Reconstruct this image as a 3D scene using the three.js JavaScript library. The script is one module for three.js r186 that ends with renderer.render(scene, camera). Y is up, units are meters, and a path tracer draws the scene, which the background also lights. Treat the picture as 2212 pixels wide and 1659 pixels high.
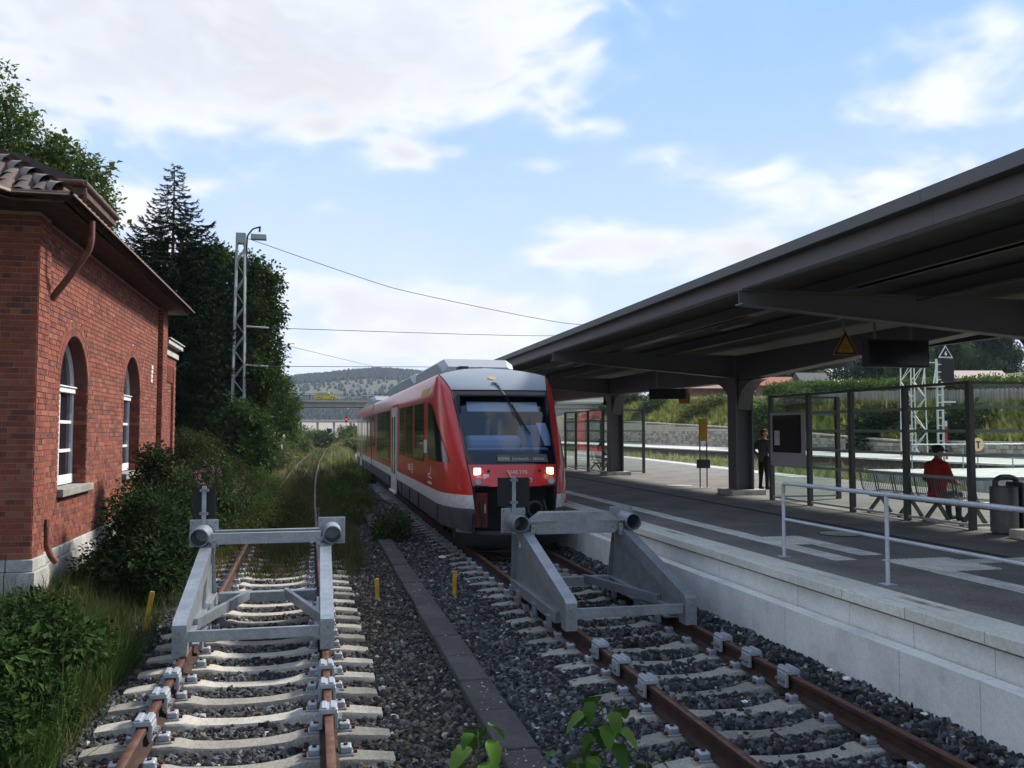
import * as THREE from 'three';
import { mergeGeometries, toCreasedNormals } from 'three/addons/utils/BufferGeometryUtils.js';
import { RoundedBoxGeometry } from 'three/addons/geometries/RoundedBoxGeometry.js';
import { MarchingCubes } from 'three/addons/objects/MarchingCubes.js';

// ---------- camera, sky, sun, exposure ----------
// x to the right of the tracks, y up from the rail tops, z = -(distance along the tracks)
const scene = new THREE.Scene();
const camera = new THREE.PerspectiveCamera(47.17, 4 / 3, 0.1, 9000);
const YAW = 12.58 * Math.PI / 180, PITCH = 3.058 * Math.PI / 180;
camera.position.set(0, 2.45, 0);
camera.lookAt(Math.sin(YAW) * Math.cos(PITCH), 2.45 + Math.sin(PITCH), -Math.cos(YAW) * Math.cos(PITCH));
const renderer = new THREE.WebGLRenderer({ antialias: true });
renderer.setSize(1024, 768);
renderer.toneMapping = THREE.LinearToneMapping;
renderer.toneMappingExposure = 2.6;
renderer.shadowMap.enabled = true;
const SUN_AZ = 66 * Math.PI / 180, SUN_EL = 41 * Math.PI / 180;
const sun = new THREE.DirectionalLight(new THREE.Color(1, 0.95, 0.86), 2.7);
sun.position.set(Math.sin(SUN_AZ) * Math.cos(SUN_EL) * 150, Math.sin(SUN_EL) * 150, -Math.cos(SUN_AZ) * Math.cos(SUN_EL) * 150 - 25);
sun.target.position.set(0, 0, -25);
sun.castShadow = true;
sun.shadow.radius = 14;
sun.shadow.mapSize.set(2048, 2048);
Object.assign(sun.shadow.camera, { left: -80, right: 80, top: 80, bottom: -80, near: 1, far: 400 });
scene.add(sun, sun.target);

// ---------- random numbers and noise ----------
function rngOf(seed) {
  let a = seed >>> 0;
  return () => { a = (a + 0x6D2B79F5) >>> 0; let t = Math.imul(a ^ (a >>> 15), 1 | a); t = (t + Math.imul(t ^ (t >>> 7), 61 | t)) ^ t; return ((t ^ (t >>> 14)) >>> 0) / 4294967296; };
}
const clamp = (x, a, b) => Math.min(b, Math.max(a, x)), mix = (a, b, t) => a + (b - a) * t;
const sstep = (a, b, x) => { const t = clamp((x - a) / (b - a), 0, 1); return t * t * (3 - 2 * t); };
const HASH = new Float32Array(65536); { const r = rngOf(77); for (let i = 0; i < 65536; i++) HASH[i] = r(); }
const hash3 = (x, y, z) => HASH[(Math.imul(x, 73856093) ^ Math.imul(y, 19349663) ^ Math.imul(z, 83492791)) & 65535];
function vnoise(x, y, z, per = 0) {   // value noise, optionally periodic in x and y
  const xi = Math.floor(x), yi = Math.floor(y), zi = Math.floor(z);
  let fx = x - xi, fy = y - yi, fz = z - zi; fx = fx * fx * (3 - 2 * fx); fy = fy * fy * (3 - 2 * fy); fz = fz * fz * (3 - 2 * fz);
  const w = per ? (v) => ((v % per) + per) % per : (v) => v;
  const x0 = w(xi), x1 = w(xi + 1), y0 = w(yi), y1 = w(yi + 1);
  const a = mix(mix(hash3(x0, y0, zi), hash3(x1, y0, zi), fx), mix(hash3(x0, y1, zi), hash3(x1, y1, zi), fx), fy);
  if (fz === 0) return a;
  return mix(a, mix(mix(hash3(x0, y0, zi + 1), hash3(x1, y0, zi + 1), fx), mix(hash3(x0, y1, zi + 1), hash3(x1, y1, zi + 1), fx), fy), fz);
}
function fbm(x, y, z, oct, per = 0) { let s = 0, a = 0.5, n = 0; for (let i = 0; i < oct; i++) { s += a * vnoise(x, y, z + i * 17, per); n += a; a *= 0.5; x *= 2; y *= 2; z *= 2; per *= 2; } return s / n; }

// ---------- the sky: blue air with broken summer cloud ----------
{
  const W = 4096, Hh = 2048, data = new Float32Array(W * Hh * 4);
  // cloud masses: azimuth (degrees right of the tracks), elevation, half widths, strength
  const B = [];
  const px = (x, y, rx, ry, a) => {   // named by where they stand in the view when the camera stood here
    const dx = (x - 1106) / 1900, dy = -(y - 829.5) / 1900;
    const cp = Math.cos(PITCH), sp = Math.sin(PITCH), fy = sp + dy * cp, fz = cp - dy * sp;
    B.push([(YAW + Math.atan2(dx, fz)), Math.atan2(fy, Math.hypot(dx, fz)), rx / 1900, ry / 1900, a]);
  };
  px(100, 60, 420, 170, .66); px(380, 150, 360, 110, .46); px(560, 60, 420, 130, .58); px(850, 70, 300, 120, .5); px(1010, 190, 130, 60, .42); px(1100, 30, 240, 90, .38); px(60, 200, 130, 70, .5);
  px(1195, 235, 50, 34, .62); px(1290, 275, 70, 24, .4); px(1235, 110, 60, 40, .34); px(880, 328, 80, 36, .85); px(702, 278, 40, 20, .6); px(985, 327, 22, 14, .36); px(1170, 357, 54, 17, .38);
  px(1285, 520, 110, 46, .74); px(1215, 560, 64, 30, .5); px(1400, 545, 90, 44, .6); px(1620, 540, 90, 42, .78); px(1530, 575, 120, 30, .4);
  px(720, 655, 150, 44, .7); px(900, 680, 200, 60, .6); px(1120, 690, 180, 50, .56); px(600, 610, 50, 30, .4); px(760, 740, 260, 50, .5); px(1050, 765, 220, 36, .55);
  px(2080, 195, 150, 60, .5); px(1960, 235, 90, 36, .45); px(1560, 360, 140, 36, .42); px(1660, 405, 90, 26, .36); px(1440, 330, 60, 18, .26); px(2050, 360, 190, 60, .46); px(1880, 430, 170, 50, .42); px(2180, 60, 120, 50, .3); px(1960, 90, 70, 34, .28);
  px(430, 395, 40, 18, .4); px(270, 450, 90, 40, .55); px(420, 330, 50, 14, .3); px(330, 520, 90, 50, .5); px(705, 452, 36, 16, .3);
  for (let j = 0; j < Hh; j++) {
    const el = (j + 0.5) / Hh * Math.PI - Math.PI / 2, e = Math.max(el, 0), ce = Math.cos(el), se = Math.sin(el);
    const t = sstep(0, 0.55, e);
    const blue = [mix(.335, .138, Math.pow(t, .75)), mix(.38, .238, Math.pow(t, .75)), mix(.44, .415, t)];
    for (let i = 0; i < W; i++) {
      const k = (j * W + i) * 4;
      if (el < -0.02) { data[k] = .2; data[k + 1] = .21; data[k + 2] = .18; data[k + 3] = 1; continue; }
      const lon = ((i + 0.5) / W - 0.5) * 2 * Math.PI;               // atan2(z, x)
      const x = Math.cos(lon) * ce, z = Math.sin(lon) * ce;
      let az = Math.atan2(x, -z);
      // in the view the masses above; elsewhere masses of the same kind from noise
      let c = 0;
      if (Math.abs(az - YAW) < 1 && el < .75) for (const b of B) {
        const da = az - b[0];
        if (Math.abs(el - b[1]) > b[3] * 2.45) continue;
        const q = (da * ce / b[2]) ** 2 + ((el - b[1]) / b[3]) ** 2;
        if (q < 6) c = Math.max(c, 0) + b[4] * Math.exp(-q * 0.8) * (1 - Math.min(c, 1) * .4);
      }
      const away = Math.max(sstep(.50, .75, Math.abs(az - YAW)), sstep(.46, .62, el));
      if (away > 0) c = Math.max(c, away * 1.1 * sstep(.40, .62, fbm(x * 3.1 + 5, se * 6.5 + 9, z * 3.1 + 2, 4)));
      c += .30 * (1 - sstep(.015, .16, e));
      const wq = fbm(x * 7 + 3, se * 7 + 8, z * 7 + 1, 3) - .5, n = fbm(x * 19 + 40 + wq * 2.2, se * 46 + 40 + wq * 3, z * 19 + 40, 7), n2 = fbm(x * 5 + 11, se * 10 + 4, z * 5 + 7, 4), n3 = vnoise(x * 260, se * 420, z * 260);
      const dens = c * (.55 + n2 * .9) + (n - .5) * 1.25 * (.34 + c) - .10;
      let a = sstep(.02, .62, dens); a = a * .84 + .09 * sstep(.42, .66, n2);
      const thick = sstep(.35, 1.15, dens + (n2 - .5) * .9 + (n - .5) * .3);
      const under = mix(1, .76, thick * (.6 + .4 * n2));
      const w = under * (1.0 + (n - .5) * .34);
      const cr = .405 * w, cg = .407 * w, cb = .415 * w * mix(1, 1.02, thick);
      data[k] = mix(blue[0], cr, a) + (n3 - .5) * .004; data[k + 1] = mix(blue[1], cg, a); data[k + 2] = mix(blue[2], cb, a); data[k + 3] = 1;
    }
  }
  const sky = new THREE.DataTexture(data, W, Hh, THREE.RGBAFormat, THREE.FloatType);
  sky.mapping = THREE.EquirectangularReflectionMapping; sky.magFilter = THREE.LinearFilter; sky.needsUpdate = true;
  scene.background = sky; scene.environment = sky;
}

// ---------- small builders ----------
const V = (x, y, d) => new THREE.Vector3(x, y, -d);
const col = (r, g, b) => new THREE.Color().setRGB(r, g, b);
const taken = {};
function numbered(n) { const k = taken[n] = (taken[n] ?? -1) + 1; return k ? `${n}_${String(k).padStart(3, '0')}` : n; }
function top(o, name, label, category, group, kind) {
  o.name = numbered(name); o.userData = { ...o.userData, label, category };
  if (group) o.userData.group = group;
  if (kind) o.userData.kind = kind;
  scene.add(o); return o;
}
function structure(o, name, label) { o.name = numbered(name); o.userData.kind = 'structure'; if (label) o.userData.label = label; scene.add(o); return o; }
const group = (x = 0, y = 0, d = 0, turn = 0) => { const g = new THREE.Group(); g.position.set(x, y, -d); g.rotation.y = turn; return g; };
function metreUV(g, s = 1) {   // uv in metres, projected along the main axis of each face
  if (g.index) g = g.toNonIndexed();
  const p = g.attributes.position, uv = new Float32Array(p.count * 2), a = new THREE.Vector3(), b = new THREE.Vector3(), c = new THREE.Vector3(), n = new THREE.Vector3();
  for (let i = 0; i < p.count; i += 3) {
    a.fromBufferAttribute(p, i); b.fromBufferAttribute(p, i + 1); c.fromBufferAttribute(p, i + 2);
    n.subVectors(b, a).cross(c.clone().sub(a)); const X = Math.abs(n.x), Y = Math.abs(n.y), Z = Math.abs(n.z);
    for (let k = 0; k < 3; k++) { const q = [a, b, c][k]; const w = Y >= X && Y >= Z ? [q.x, q.z] : X >= Z ? [q.z, q.y] : [q.x, q.y]; uv[(i + k) * 2] = w[0] * s; uv[(i + k) * 2 + 1] = w[1] * s; }
  }
  g.setAttribute('uv', new THREE.BufferAttribute(uv, 2)); return g;
}
class Geo {   // collects shapes; x, y and d (distance) in metres
  constructor() { this.l = []; }
  add(g, m) { if (m) g.applyMatrix4(m); g = metreUV(g); for (const k of Object.keys(g.attributes)) if (!['position', 'normal', 'uv'].includes(k)) g.deleteAttribute(k); if (!g.attributes.normal) g.computeVertexNormals(); this.l.push(g); return this; }
  box(x0, x1, y0, y1, d0, d1, r = 0) {
    const w = Math.abs(x1 - x0), h = Math.abs(y1 - y0), l = Math.abs(d1 - d0);
    const g = r ? new RoundedBoxGeometry(w, h, l, 1, Math.min(r, w / 2.01, h / 2.01, l / 2.01)) : new THREE.BoxGeometry(w, h, l);
    g.translate((x0 + x1) / 2, (y0 + y1) / 2, -(d0 + d1) / 2); return this.add(g);
  }
  beam(p, q, w, h, up = new THREE.Vector3(0, 1, 0), r = 0) {   // bar with a w x h section from p to q
    const L = p.distanceTo(q), g = r ? new RoundedBoxGeometry(w, h, L, 1, r) : new THREE.BoxGeometry(w, h, L);
    const z = q.clone().sub(p).normalize(), x = up.clone().cross(z).normalize(), y = z.clone().cross(x);
    return this.add(g, new THREE.Matrix4().makeBasis(x, y, z).setPosition(p.clone().add(q).multiplyScalar(.5)));
  }
  rod(p, q, r, seg = 10, r2 = r, open = false) {
    const L = p.distanceTo(q), g = new THREE.CylinderGeometry(r2, r, L, seg, 1, open);
    const m = new THREE.Matrix4().compose(p.clone().add(q).multiplyScalar(.5), new THREE.Quaternion().setFromUnitVectors(new THREE.Vector3(0, 1, 0), q.clone().sub(p).normalize()), new THREE.Vector3(1, 1, 1));
    return this.add(g, m);
  }
  tube(pts, r, seg = 8, n = pts.length * 6) { return this.add(new THREE.TubeGeometry(new THREE.CatmullRomCurve3(pts, false, 'catmullrom', .2), n, r, seg)); }
  ball(x, y, d, r, s = [1, 1, 1], w = 10, h = 8) { const g = new THREE.SphereGeometry(r, w, h); g.scale(...s); g.translate(x, y, -d); return this.add(g); }
  quad(a, b, c, e) { const g = new THREE.BufferGeometry().setFromPoints([a, b, c, a, c, e]); g.computeVertexNormals(); return this.add(g); }
  // outline [[u, v], ...] in a plane, pushed out by t: plane 'x' (u = d, v = y, from x0), 'd' (u = x, v = y, from d0), 'y' (u = x, v = d, from y0)
  plate(pts, plane, at, t, holes = []) {
    const s = new THREE.Shape(pts.map(([u, v]) => new THREE.Vector2(u, v)));
    for (const h of holes) s.holes.push(new THREE.Path(h.map(([u, v]) => new THREE.Vector2(u, v))));
    const g = new THREE.ExtrudeGeometry(s, { depth: t, bevelEnabled: false, curveSegments: 8 });
    const m = new THREE.Matrix4();
    if (plane === 'x') m.set(0, 0, 1, at, 0, 1, 0, 0, -1, 0, 0, 0, 0, 0, 0, 1);
    else if (plane === 'd') m.set(1, 0, 0, 0, 0, 1, 0, 0, 0, 0, -1, -at, 0, 0, 0, 1);
    else m.set(1, 0, 0, 0, 0, 0, 1, at, 0, -1, 0, 0, 0, 0, 0, 1);
    g.applyMatrix4(m);
    if (m.determinant() < 0) { const n = g.toNonIndexed(), p = n.attributes.position.array; for (let i = 0; i < p.length; i += 9) for (let k = 0; k < 3; k++) { const s2 = p[i + 3 + k]; p[i + 3 + k] = p[i + 6 + k]; p[i + 6 + k] = s2; } n.computeVertexNormals(); return this.add(n); }
    return this.add(g);
  }
  geo() { return this.l.length === 1 ? this.l[0] : mergeGeometries(this.l); }
  mesh(name, mat, parent) { const m = new THREE.Mesh(this.geo(), mat); m.name = name; if (parent) parent.add(m); return m; }
}
const G = () => new Geo();

// ---------- surfaces ----------
function tex(size, metres, fn, srgb = true) {
  const a = new Uint8Array(size * size * 4);
  for (let j = 0; j < size; j++) for (let i = 0; i < size; i++) { const c = fn(i / size, j / size), k = (j * size + i) * 4; for (let q = 0; q < 3; q++) a[k + q] = clamp(c[q] ?? c[0], 0, 1) * 255; a[k + 3] = 255; }
  const t = new THREE.DataTexture(a, size, size); t.wrapS = t.wrapT = THREE.RepeatWrapping; t.magFilter = THREE.LinearFilter; t.minFilter = THREE.LinearMipmapLinearFilter; t.generateMipmaps = true;
  if (srgb) t.colorSpace = THREE.SRGBColorSpace; t.repeat.set(1 / metres, 1 / metres); t.needsUpdate = true; return t;
}
const grey = (v) => [v, v, v];
const tSpeck = tex(512, 1.3, (u, v) => { const n = fbm(u * 6, v * 6, 3, 4, 6), f = fbm(u * 90, v * 90, 9, 2, 90), s = vnoise(u * 200, v * 200, 5, 200); return grey(.87 + (n - .5) * .30 + (f - .5) * .26 - (s > .9 ? .16 : 0)); });
const tConc = tex(1024, 3.1, (u, v) => { const n = fbm(u * 5, v * 5, 1, 5, 5), st = fbm(u * 26, v * 3, 6, 3, 1) , f = fbm(u * 160, v * 160, 2, 2, 160); const d = sstep(.56, .78, fbm(u * 9, v * 9, 30, 4, 9)); const k = .92 + (n - .5) * .16 + (f - .5) * .10 - d * .05; return [k, k * .995, k * .97]; });
const tAsph = tex(1024, 2.4, (u, v) => { const n = fbm(u * 4, v * 4, 8, 4, 4), f = vnoise(u * 190, v * 190, 3, 190), f2 = vnoise(u * 330, v * 330, 4, 330); const k = .80 + (n - .5) * .34 + (f - .5) * .24 + (f2 - .5) * .2 + (f2 > .93 ? .2 : 0); return [k, k * .99, k * .985]; });
const tGalv = tex(512, .9, (u, v) => { const n = fbm(u * 5, v * 5, 12, 4, 5), s = fbm(u * 34, v * 34, 13, 2, 34), dr = fbm(u * 60, v * 4, 15, 2, 4); const k = .90 + (n - .5) * .16 + (s - .5) * .14; return [k * .985, k * .995, k]; });
const tRust = tex(512, .7, (u, v) => { const n = fbm(u * 7, v * 7, 22, 4, 7), s = fbm(u * 60, v * 60, 23, 2, 60); const k = .82 + (n - .5) * .45 + (s - .5) * .3; return [k, k * (.92 + (n - .5) * .3), k * (.86 + (n - .5) * .3)]; });
const tGrit = tex(1024, 1.1, (u, v) => { const c = vnoise(u * 34, v * 34, 51, 34), e = vnoise(u * 70, v * 70, 52, 70), n = fbm(u * 5, v * 5, 53, 3, 5), f = vnoise(u * 180, v * 180, 54, 180); const k = .62 + (c - .5) * .5 + (e - .5) * .45 + (n - .5) * .2 + (f - .5) * .2 + (e > .92 ? .3 : 0); return [k, k * .98, k * .96]; });
const tSoil = tex(1024, 2.7, (u, v) => { const n = fbm(u * 6, v * 6, 61, 5, 6), m = fbm(u * 14, v * 14, 66, 3, 14), f = vnoise(u * 150, v * 150, 62, 150); const k = .80 + (n - .5) * .6 + (f - .5) * .3, g = sstep(.42, .62, m); return [k * mix(1.0, .82, g), k * mix(.86, .95, g), k * mix(.66, .55, g)]; });
const tFine = tex(256, .5, (u, v) => { const n = fbm(u * 8, v * 8, 71, 4, 8), f = vnoise(u * 80, v * 80, 72, 80); return grey(.90 + (n - .5) * .26 + (f - .5) * .2); });
const tStain = tex(1024, 6.2, (u, v) => { const n = fbm(u * 8, v * 8, 91, 4, 8), f = fbm(u * 220, v * 220, 92, 2, 220), s = sstep(.60, .82, fbm(u * 90, v * 5, 93, 4, 5)) * sstep(.40, .62, fbm(u * 12, v * 12, 95, 3, 12)), k = .93 + (n - .5) * .14 + (f - .5) * .12; return [k - s * .42, k - s * .39, k * .985 - s * .42]; });
const mat = (c, rough = .8, o = {}) => new THREE.MeshStandardMaterial({ color: Array.isArray(c) ? col(...c) : c, roughness: rough, ...o });
const M = {
  concrete: mat([.80, .80, .785], .9, { map: tConc, bumpMap: tSpeck, bumpScale: .002 }),
  coping: mat([.74, .72, .645], .92, { map: tStain, bumpMap: tSpeck, bumpScale: .003 }),
  footing: mat([.58, .54, .45], .92, { map: tSpeck, bumpMap: tSpeck, bumpScale: .003 }),
  sleeper: mat([.60, .555, .47], .95, { map: tSpeck, bumpMap: tSpeck, bumpScale: .004 }),
  kerb: mat([.16, .145, .135], .95, { map: tSpeck, bumpMap: tSpeck, bumpScale: .006 }),
  asphalt: mat([.18, .176, .175], .95, { map: tAsph, bumpMap: tAsph, bumpScale: .003 }),
  galv: mat([.40, .43, .46], .42, { map: tGalv, metalness: .65, bumpMap: tGalv, bumpScale: .0006 }),
  galvDull: mat([.26, .27, .28], .55, { map: tGalv, metalness: .4 }),
  rail: mat([.15, .068, .043], .55, { map: tRust, metalness: .3, bumpMap: tRust, bumpScale: .001 }),
  railSide: mat([.05, .024, .016], .9, { map: tRust }),
  clip: mat([.46, .48, .51], .45, { map: tGalv, metalness: .45 }),
  rustBolt: mat([.10, .03, .02], .85, { map: tRust }),
  grit: mat([.055, .055, .057], .95, { map: tGrit, bumpMap: tGrit, bumpScale: .03 }),
  soil: mat([.10, .095, .062], 1, { map: tSoil, bumpMap: tSoil, bumpScale: .03 }),
  black: mat([.008, .008, .009], .75),
  dark: mat([.02, .02, .022], .7),
  white: mat([.78, .78, .77], .55, { map: tFine }),
  linePaint: mat([.88, .86, .78], .8, { map: tSpeck, bumpMap: tSpeck, bumpScale: .001 }),
  yellowPost: mat([.60, .33, .02], .6, { map: tFine }),
  steelDark: mat([.03, .03, .032], .55, { map: tFine }),
  canopyGrey: mat([.095, .097, .10], .5),
  glass: new THREE.MeshPhysicalMaterial({ color: col(.78, .85, .82), roughness: .02, transmission: 1, thickness: 0, ior: 1.36 }),
};
const up = new THREE.Vector3(0, 1, 0);

// ---------- ground ----------
const lerpTable = (t) => (d) => { if (d <= t[0][0]) return t[0][1]; for (let i = 1; i < t.length; i++) if (d <= t[i][0]) return mix(t[i - 1][1], t[i][1], sstep(0, 1, (d - t[i - 1][0]) / (t[i][0] - t[i - 1][0])) * .35 + .65 * (d - t[i - 1][0]) / (t[i][0] - t[i - 1][0])); return t[t.length - 1][1]; };
const trackL = lerpTable([[0, -.60], [12, -.62], [20, -.68], [30, -.74], [40, -.745], [50, -.69], [70, -.46], [100, .2], [150, 1.5], [205, 3.0], [254, 3.9], [400, 7]]);
const trackR = lerpTable([[0, 3.95], [60, 3.94], [73, 3.98], [110, 5.2], [160, 6.75], [227, 8.4], [400, 11]]);
const bank = (x, d) => sstep(-2.3, -3.6, x) * (.42 + .25 * sstep(9, 5, d)) * sstep(60, 26, d) + sstep(-6, -14, x) * .3;
function terrain(x, d) {
  let y = -.34 + bank(x, d);
  y += (fbm(x * .7 + 30, d * .7 + 30, 4, 3) - .5) * .12 * sstep(-1.9, -2.6, x);
  if (x > 40) y += sstep(52, 70, x) * 4.2 + sstep(70, 150, x) * 10;                     // slope behind the far retaining wall
  y += sstep(170, 420, d) * 1.5 * sstep(30, 0, Math.abs(x - 4)) * 0;
  return y;
}
function sheet(xs, ds, h, m) {
  const p = [], uv = [], ix = [], nx = xs.length;
  for (const d of ds) for (const x of xs) { p.push(x, h(x, d), -d); uv.push(x, d); }
  for (let j = 0; j < ds.length - 1; j++) for (let i = 0; i < nx - 1; i++) { const a = j * nx + i, b = a + 1, c = a + nx, e = c + 1; ix.push(a, b, e, a, e, c); }
  const g = new THREE.BufferGeometry(); g.setAttribute('position', new THREE.Float32BufferAttribute(p, 3)); g.setAttribute('uv', new THREE.Float32BufferAttribute(uv, 2)); g.setIndex(ix); g.computeVertexNormals();
  return new THREE.Mesh(g, m);
}
const span = (a, b, n) => Array.from({ length: n + 1 }, (_, i) => a + (b - a) * i / n);
structure(sheet([...span(-3000, -60, 12), ...span(-50, -12, 8), ...span(-11, 6, 68), ...span(8, 90, 60), ...span(110, 3000, 14)], [...span(-400, -10, 5), ...span(-6, 40, 92), ...span(42, 120, 39), ...span(130, 400, 20), ...span(500, 3600, 10)], (x, d) => terrain(x, d) - (x > -2.4 && x < 5.6 && d < 70 ? .03 : 0), M.soil), 'ground');

// ---------- ballast beds ----------
const pathOf = (f, a, b, s) => { const o = []; for (let d = a; d < b; d += s) o.push(d); o.push(b); return o; };
const bedL = (x, d) => -.275 + .09 * sstep(.5, 1.5, x) + (fbm(x * 2.2, d * 2.2, 7, 3) - .5) * .05 - .10 * sstep(-1.5, -2.1, x - trackL(d) + .2) * .4;
const bedR = (x, d) => -.245 + .13 * sstep(5.0, 5.5, x) + .05 * sstep(2.5, 1.75, x) + (fbm(x * 2.2, d * 2.2, 9, 3) - .5) * .05;
{
  const m1 = sheet(span(-2.75, 1.5, 30), pathOf(0, 3.5, 34, .3), (x, d) => Math.max(bedL(x, d) - .02, -9), M.grit); structure(m1, 'ballast_bed', 'dark ballast bed of the siding on the left');
  const m2 = sheet(span(1.72, 5.5, 26), pathOf(0, 3.5, 62, .4), (x, d) => bedR(x, d) - .02, M.grit); structure(m2, 'ballast_bed', 'dark ballast bed of the platform track');
  const far = new THREE.BufferGeometry();
  const m3 = sheet(span(0, 1, 6), pathOf(0, 34, 300, 3), (t, d) => 0, M.grit); const p = m3.geometry.attributes.position;
  for (let i = 0; i < p.count; i++) { const t = p.getX(i), d = -p.getZ(i); p.setXYZ(i, trackL(d) + (t - .5) * 2.7, -.27 - .06 * Math.abs(t - .5) * 2, -d); } m3.geometry.computeVertexNormals(); structure(m3, 'ballast_bed', 'distant ballast of the curving siding');
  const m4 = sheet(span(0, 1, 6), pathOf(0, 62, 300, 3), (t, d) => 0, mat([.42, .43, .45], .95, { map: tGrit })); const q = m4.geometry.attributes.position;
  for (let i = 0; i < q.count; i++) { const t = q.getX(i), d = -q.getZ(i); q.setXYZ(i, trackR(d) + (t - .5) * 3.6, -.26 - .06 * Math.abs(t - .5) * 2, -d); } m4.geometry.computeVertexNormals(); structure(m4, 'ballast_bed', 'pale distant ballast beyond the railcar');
}

// ---------- tracks ----------
function sweep(profile, path, cap = true) {   // profile [[x, y]...] clockwise seen along the track, path [[x, d]...]
  const p = [], ix = [], n = profile.length;
  path.forEach(([x, d], i) => {
    const a = path[Math.max(0, i - 1)], b = path[Math.min(path.length - 1, i + 1)], t = Math.atan2(b[0] - a[0], b[1] - a[1]);
    for (const [u, y] of profile) p.push(x + u * Math.cos(t), y, -(d - u * Math.sin(t)));
  });
  for (let j = 0; j < path.length - 1; j++) for (let i = 0; i < n; i++) { const a = j * n + i, b = j * n + (i + 1) % n, c = a + n, e = b + n; ix.push(a, c, b, b, c, e); }
  if (cap) for (let i = 1; i < n - 1; i++) { ix.push(0, i, i + 1); const o = (path.length - 1) * n; ix.push(o, o + i + 1, o + i); }
  const g = new THREE.BufferGeometry(); g.setAttribute('position', new THREE.Float32BufferAttribute(p, 3)); g.setIndex(ix);
  return toCreasedNormals(g, .7);
}
const RAIL = [[-.075, -.172], [-.075, -.160], [-.012, -.142], [-.009, -.05], [-.036, -.038], [-.036, -.006], [-.029, 0], [.029, 0], [.036, -.006], [.036, -.038], [.009, -.05], [.012, -.142], [.075, -.160], [.075, -.172]];
const sleeperGeo = [];
for (let v = 0; v < 4; v++) {
  const r = rngOf(900 + v), st = [[-1.28, -.235, .095], [-1.2, -.222, .105], [-1.02, -.205, .115], [-.92, -.190, .12], [-.56, -.190, .12], [-.5, -.196, .118], [-.4, -.222, .108], [-.2, -.238, .1], [0, -.242, .098], [.2, -.238, .1], [.4, -.222, .108], [.5, -.196, .118], [.56, -.190, .12], [.92, -.190, .12], [1.02, -.205, .115], [1.2, -.222, .105], [1.28, -.235, .095]];
  const p = [], ix = []; const J = () => (r() - .5) * .008;
  for (const [x, y, w] of st) p.push(x, -.40, w + .05, x, y - .035 + J(), w + .018, x + J(), y - .006 + J(), w, x, y + J() * .5, w * .75, x, y + J() * .5, -w * .75, x + J(), y - .006 + J(), -w, x, y - .035, -w - .018, x, -.40, -w - .05);
  const n = 8; for (let j = 0; j < st.length - 1; j++) for (let i = 0; i < n - 1; i++) { const a = j * n + i, b = a + 1, c = a + n, e = c + 1; ix.push(a, c, b, b, c, e); }
  for (const o of [0, (st.length - 1) * n]) for (let i = 1; i < n - 1; i++) o ? ix.push(o, o + i + 1, o + i) : ix.push(0, i, i + 1);
  const g = new THREE.BufferGeometry(); g.setAttribute('position', new THREE.Float32BufferAttribute(p, 3)); g.setIndex(ix);
  sleeperGeo.push(metreUV(toCreasedNormals(g.toNonIndexed(), .6)));
}
const clipGeo = G().box(-.05, .05, -.175, -.115, -.058, .058, .018).box(-.062, .062, -.19, -.172, -.07, .07, .004).geo();
const boltGeo = G().rod(V(-.062, -.16, -.045), V(-.062, -.16, -.045).add(new THREE.Vector3(-.03, 0, 0)), .016, 7).rod(V(-.062, -.16, .04), V(-.092, -.16, .04), .016, 7).rod(V(-.0, -.118, 0), V(0, -.10, 0), .02, 6).geo();
const sleeperTones = [0, 1, 2].map((i) => mat([[.50, .465, .395], [.41, .38, .32], [.31, .285, .24]][i], .95, { map: i === 1 ? tStain : tSpeck, bumpMap: tSpeck, bumpScale: .004 }));
const sleeperDull = [0, 1, 2].map((i) => mat([[.36, .335, .28], [.30, .28, .235], [.42, .39, .325]][i], .95, { map: tSpeck, bumpMap: tSpeck, bumpScale: .005 }));
function railTrack(name, label, f, ds, tones, end) {
  const t = group(); top(t, name, label, 'railway track');
  const path = pathOf(0, 3.5, end, 1.5);
  for (const s of [-.7535, .7535]) {
    const r = new THREE.Mesh(metreUV(sweep(RAIL, path.map((d) => [f(d) + s, d]))), M.railSide); r.name = 'rail'; t.add(r);
    const c = new THREE.Mesh(metreUV(sweep([[-.0345, .0005], [-.029, .004], [.029, .004], [.0345, .0005]], path.map((d) => [f(d) + s, d]))), M.rail); c.name = 'running_surface'; r.add(c);
  }
  const r = rngOf(name.length * 31 + end);
  ds.forEach((d, i) => {
    const s = new THREE.Mesh(sleeperGeo[i % 4], tones[Math.floor(r() * 3)]); s.name = 'sleeper'; s.position.set(f(d) + (r() - .5) * .05, (r() - .5) * .012, -d); s.rotation.y = (r() - .5) * .03; t.add(s);
    for (const q of [-.7535, .7535]) for (const o of [-.125, .125]) {
      const c = new THREE.Mesh(clipGeo, M.clip); c.name = 'rail_clip'; c.position.set(q + o, 0, 0); c.rotation.set((r() - .5) * .06, o > 0 ? Math.PI : 0, 0); s.add(c);
      if (d < 18) { const b = new THREE.Mesh(boltGeo, M.rustBolt); b.name = 'clip_bolt'; b.position.set(q + o, 0, 0); b.rotation.y = c.rotation.y; b.userData.kind = 'stuff'; s.add(b); }
    }
  });
  return t;
}
const sleepersL = span(4.4, 4.4 + .615 * 42, 42), sleepersR = span(4.25, 4.25 + .615 * 66, 66);
railTrack('siding_track', 'rusty siding track on pale concrete sleepers, curving away left of the railcar', trackL, sleepersL, sleeperTones, 300);
railTrack('platform_track', 'rusty track along the platform wall that the red railcar stands on', trackR, sleepersR, sleeperDull, 260);

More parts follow.
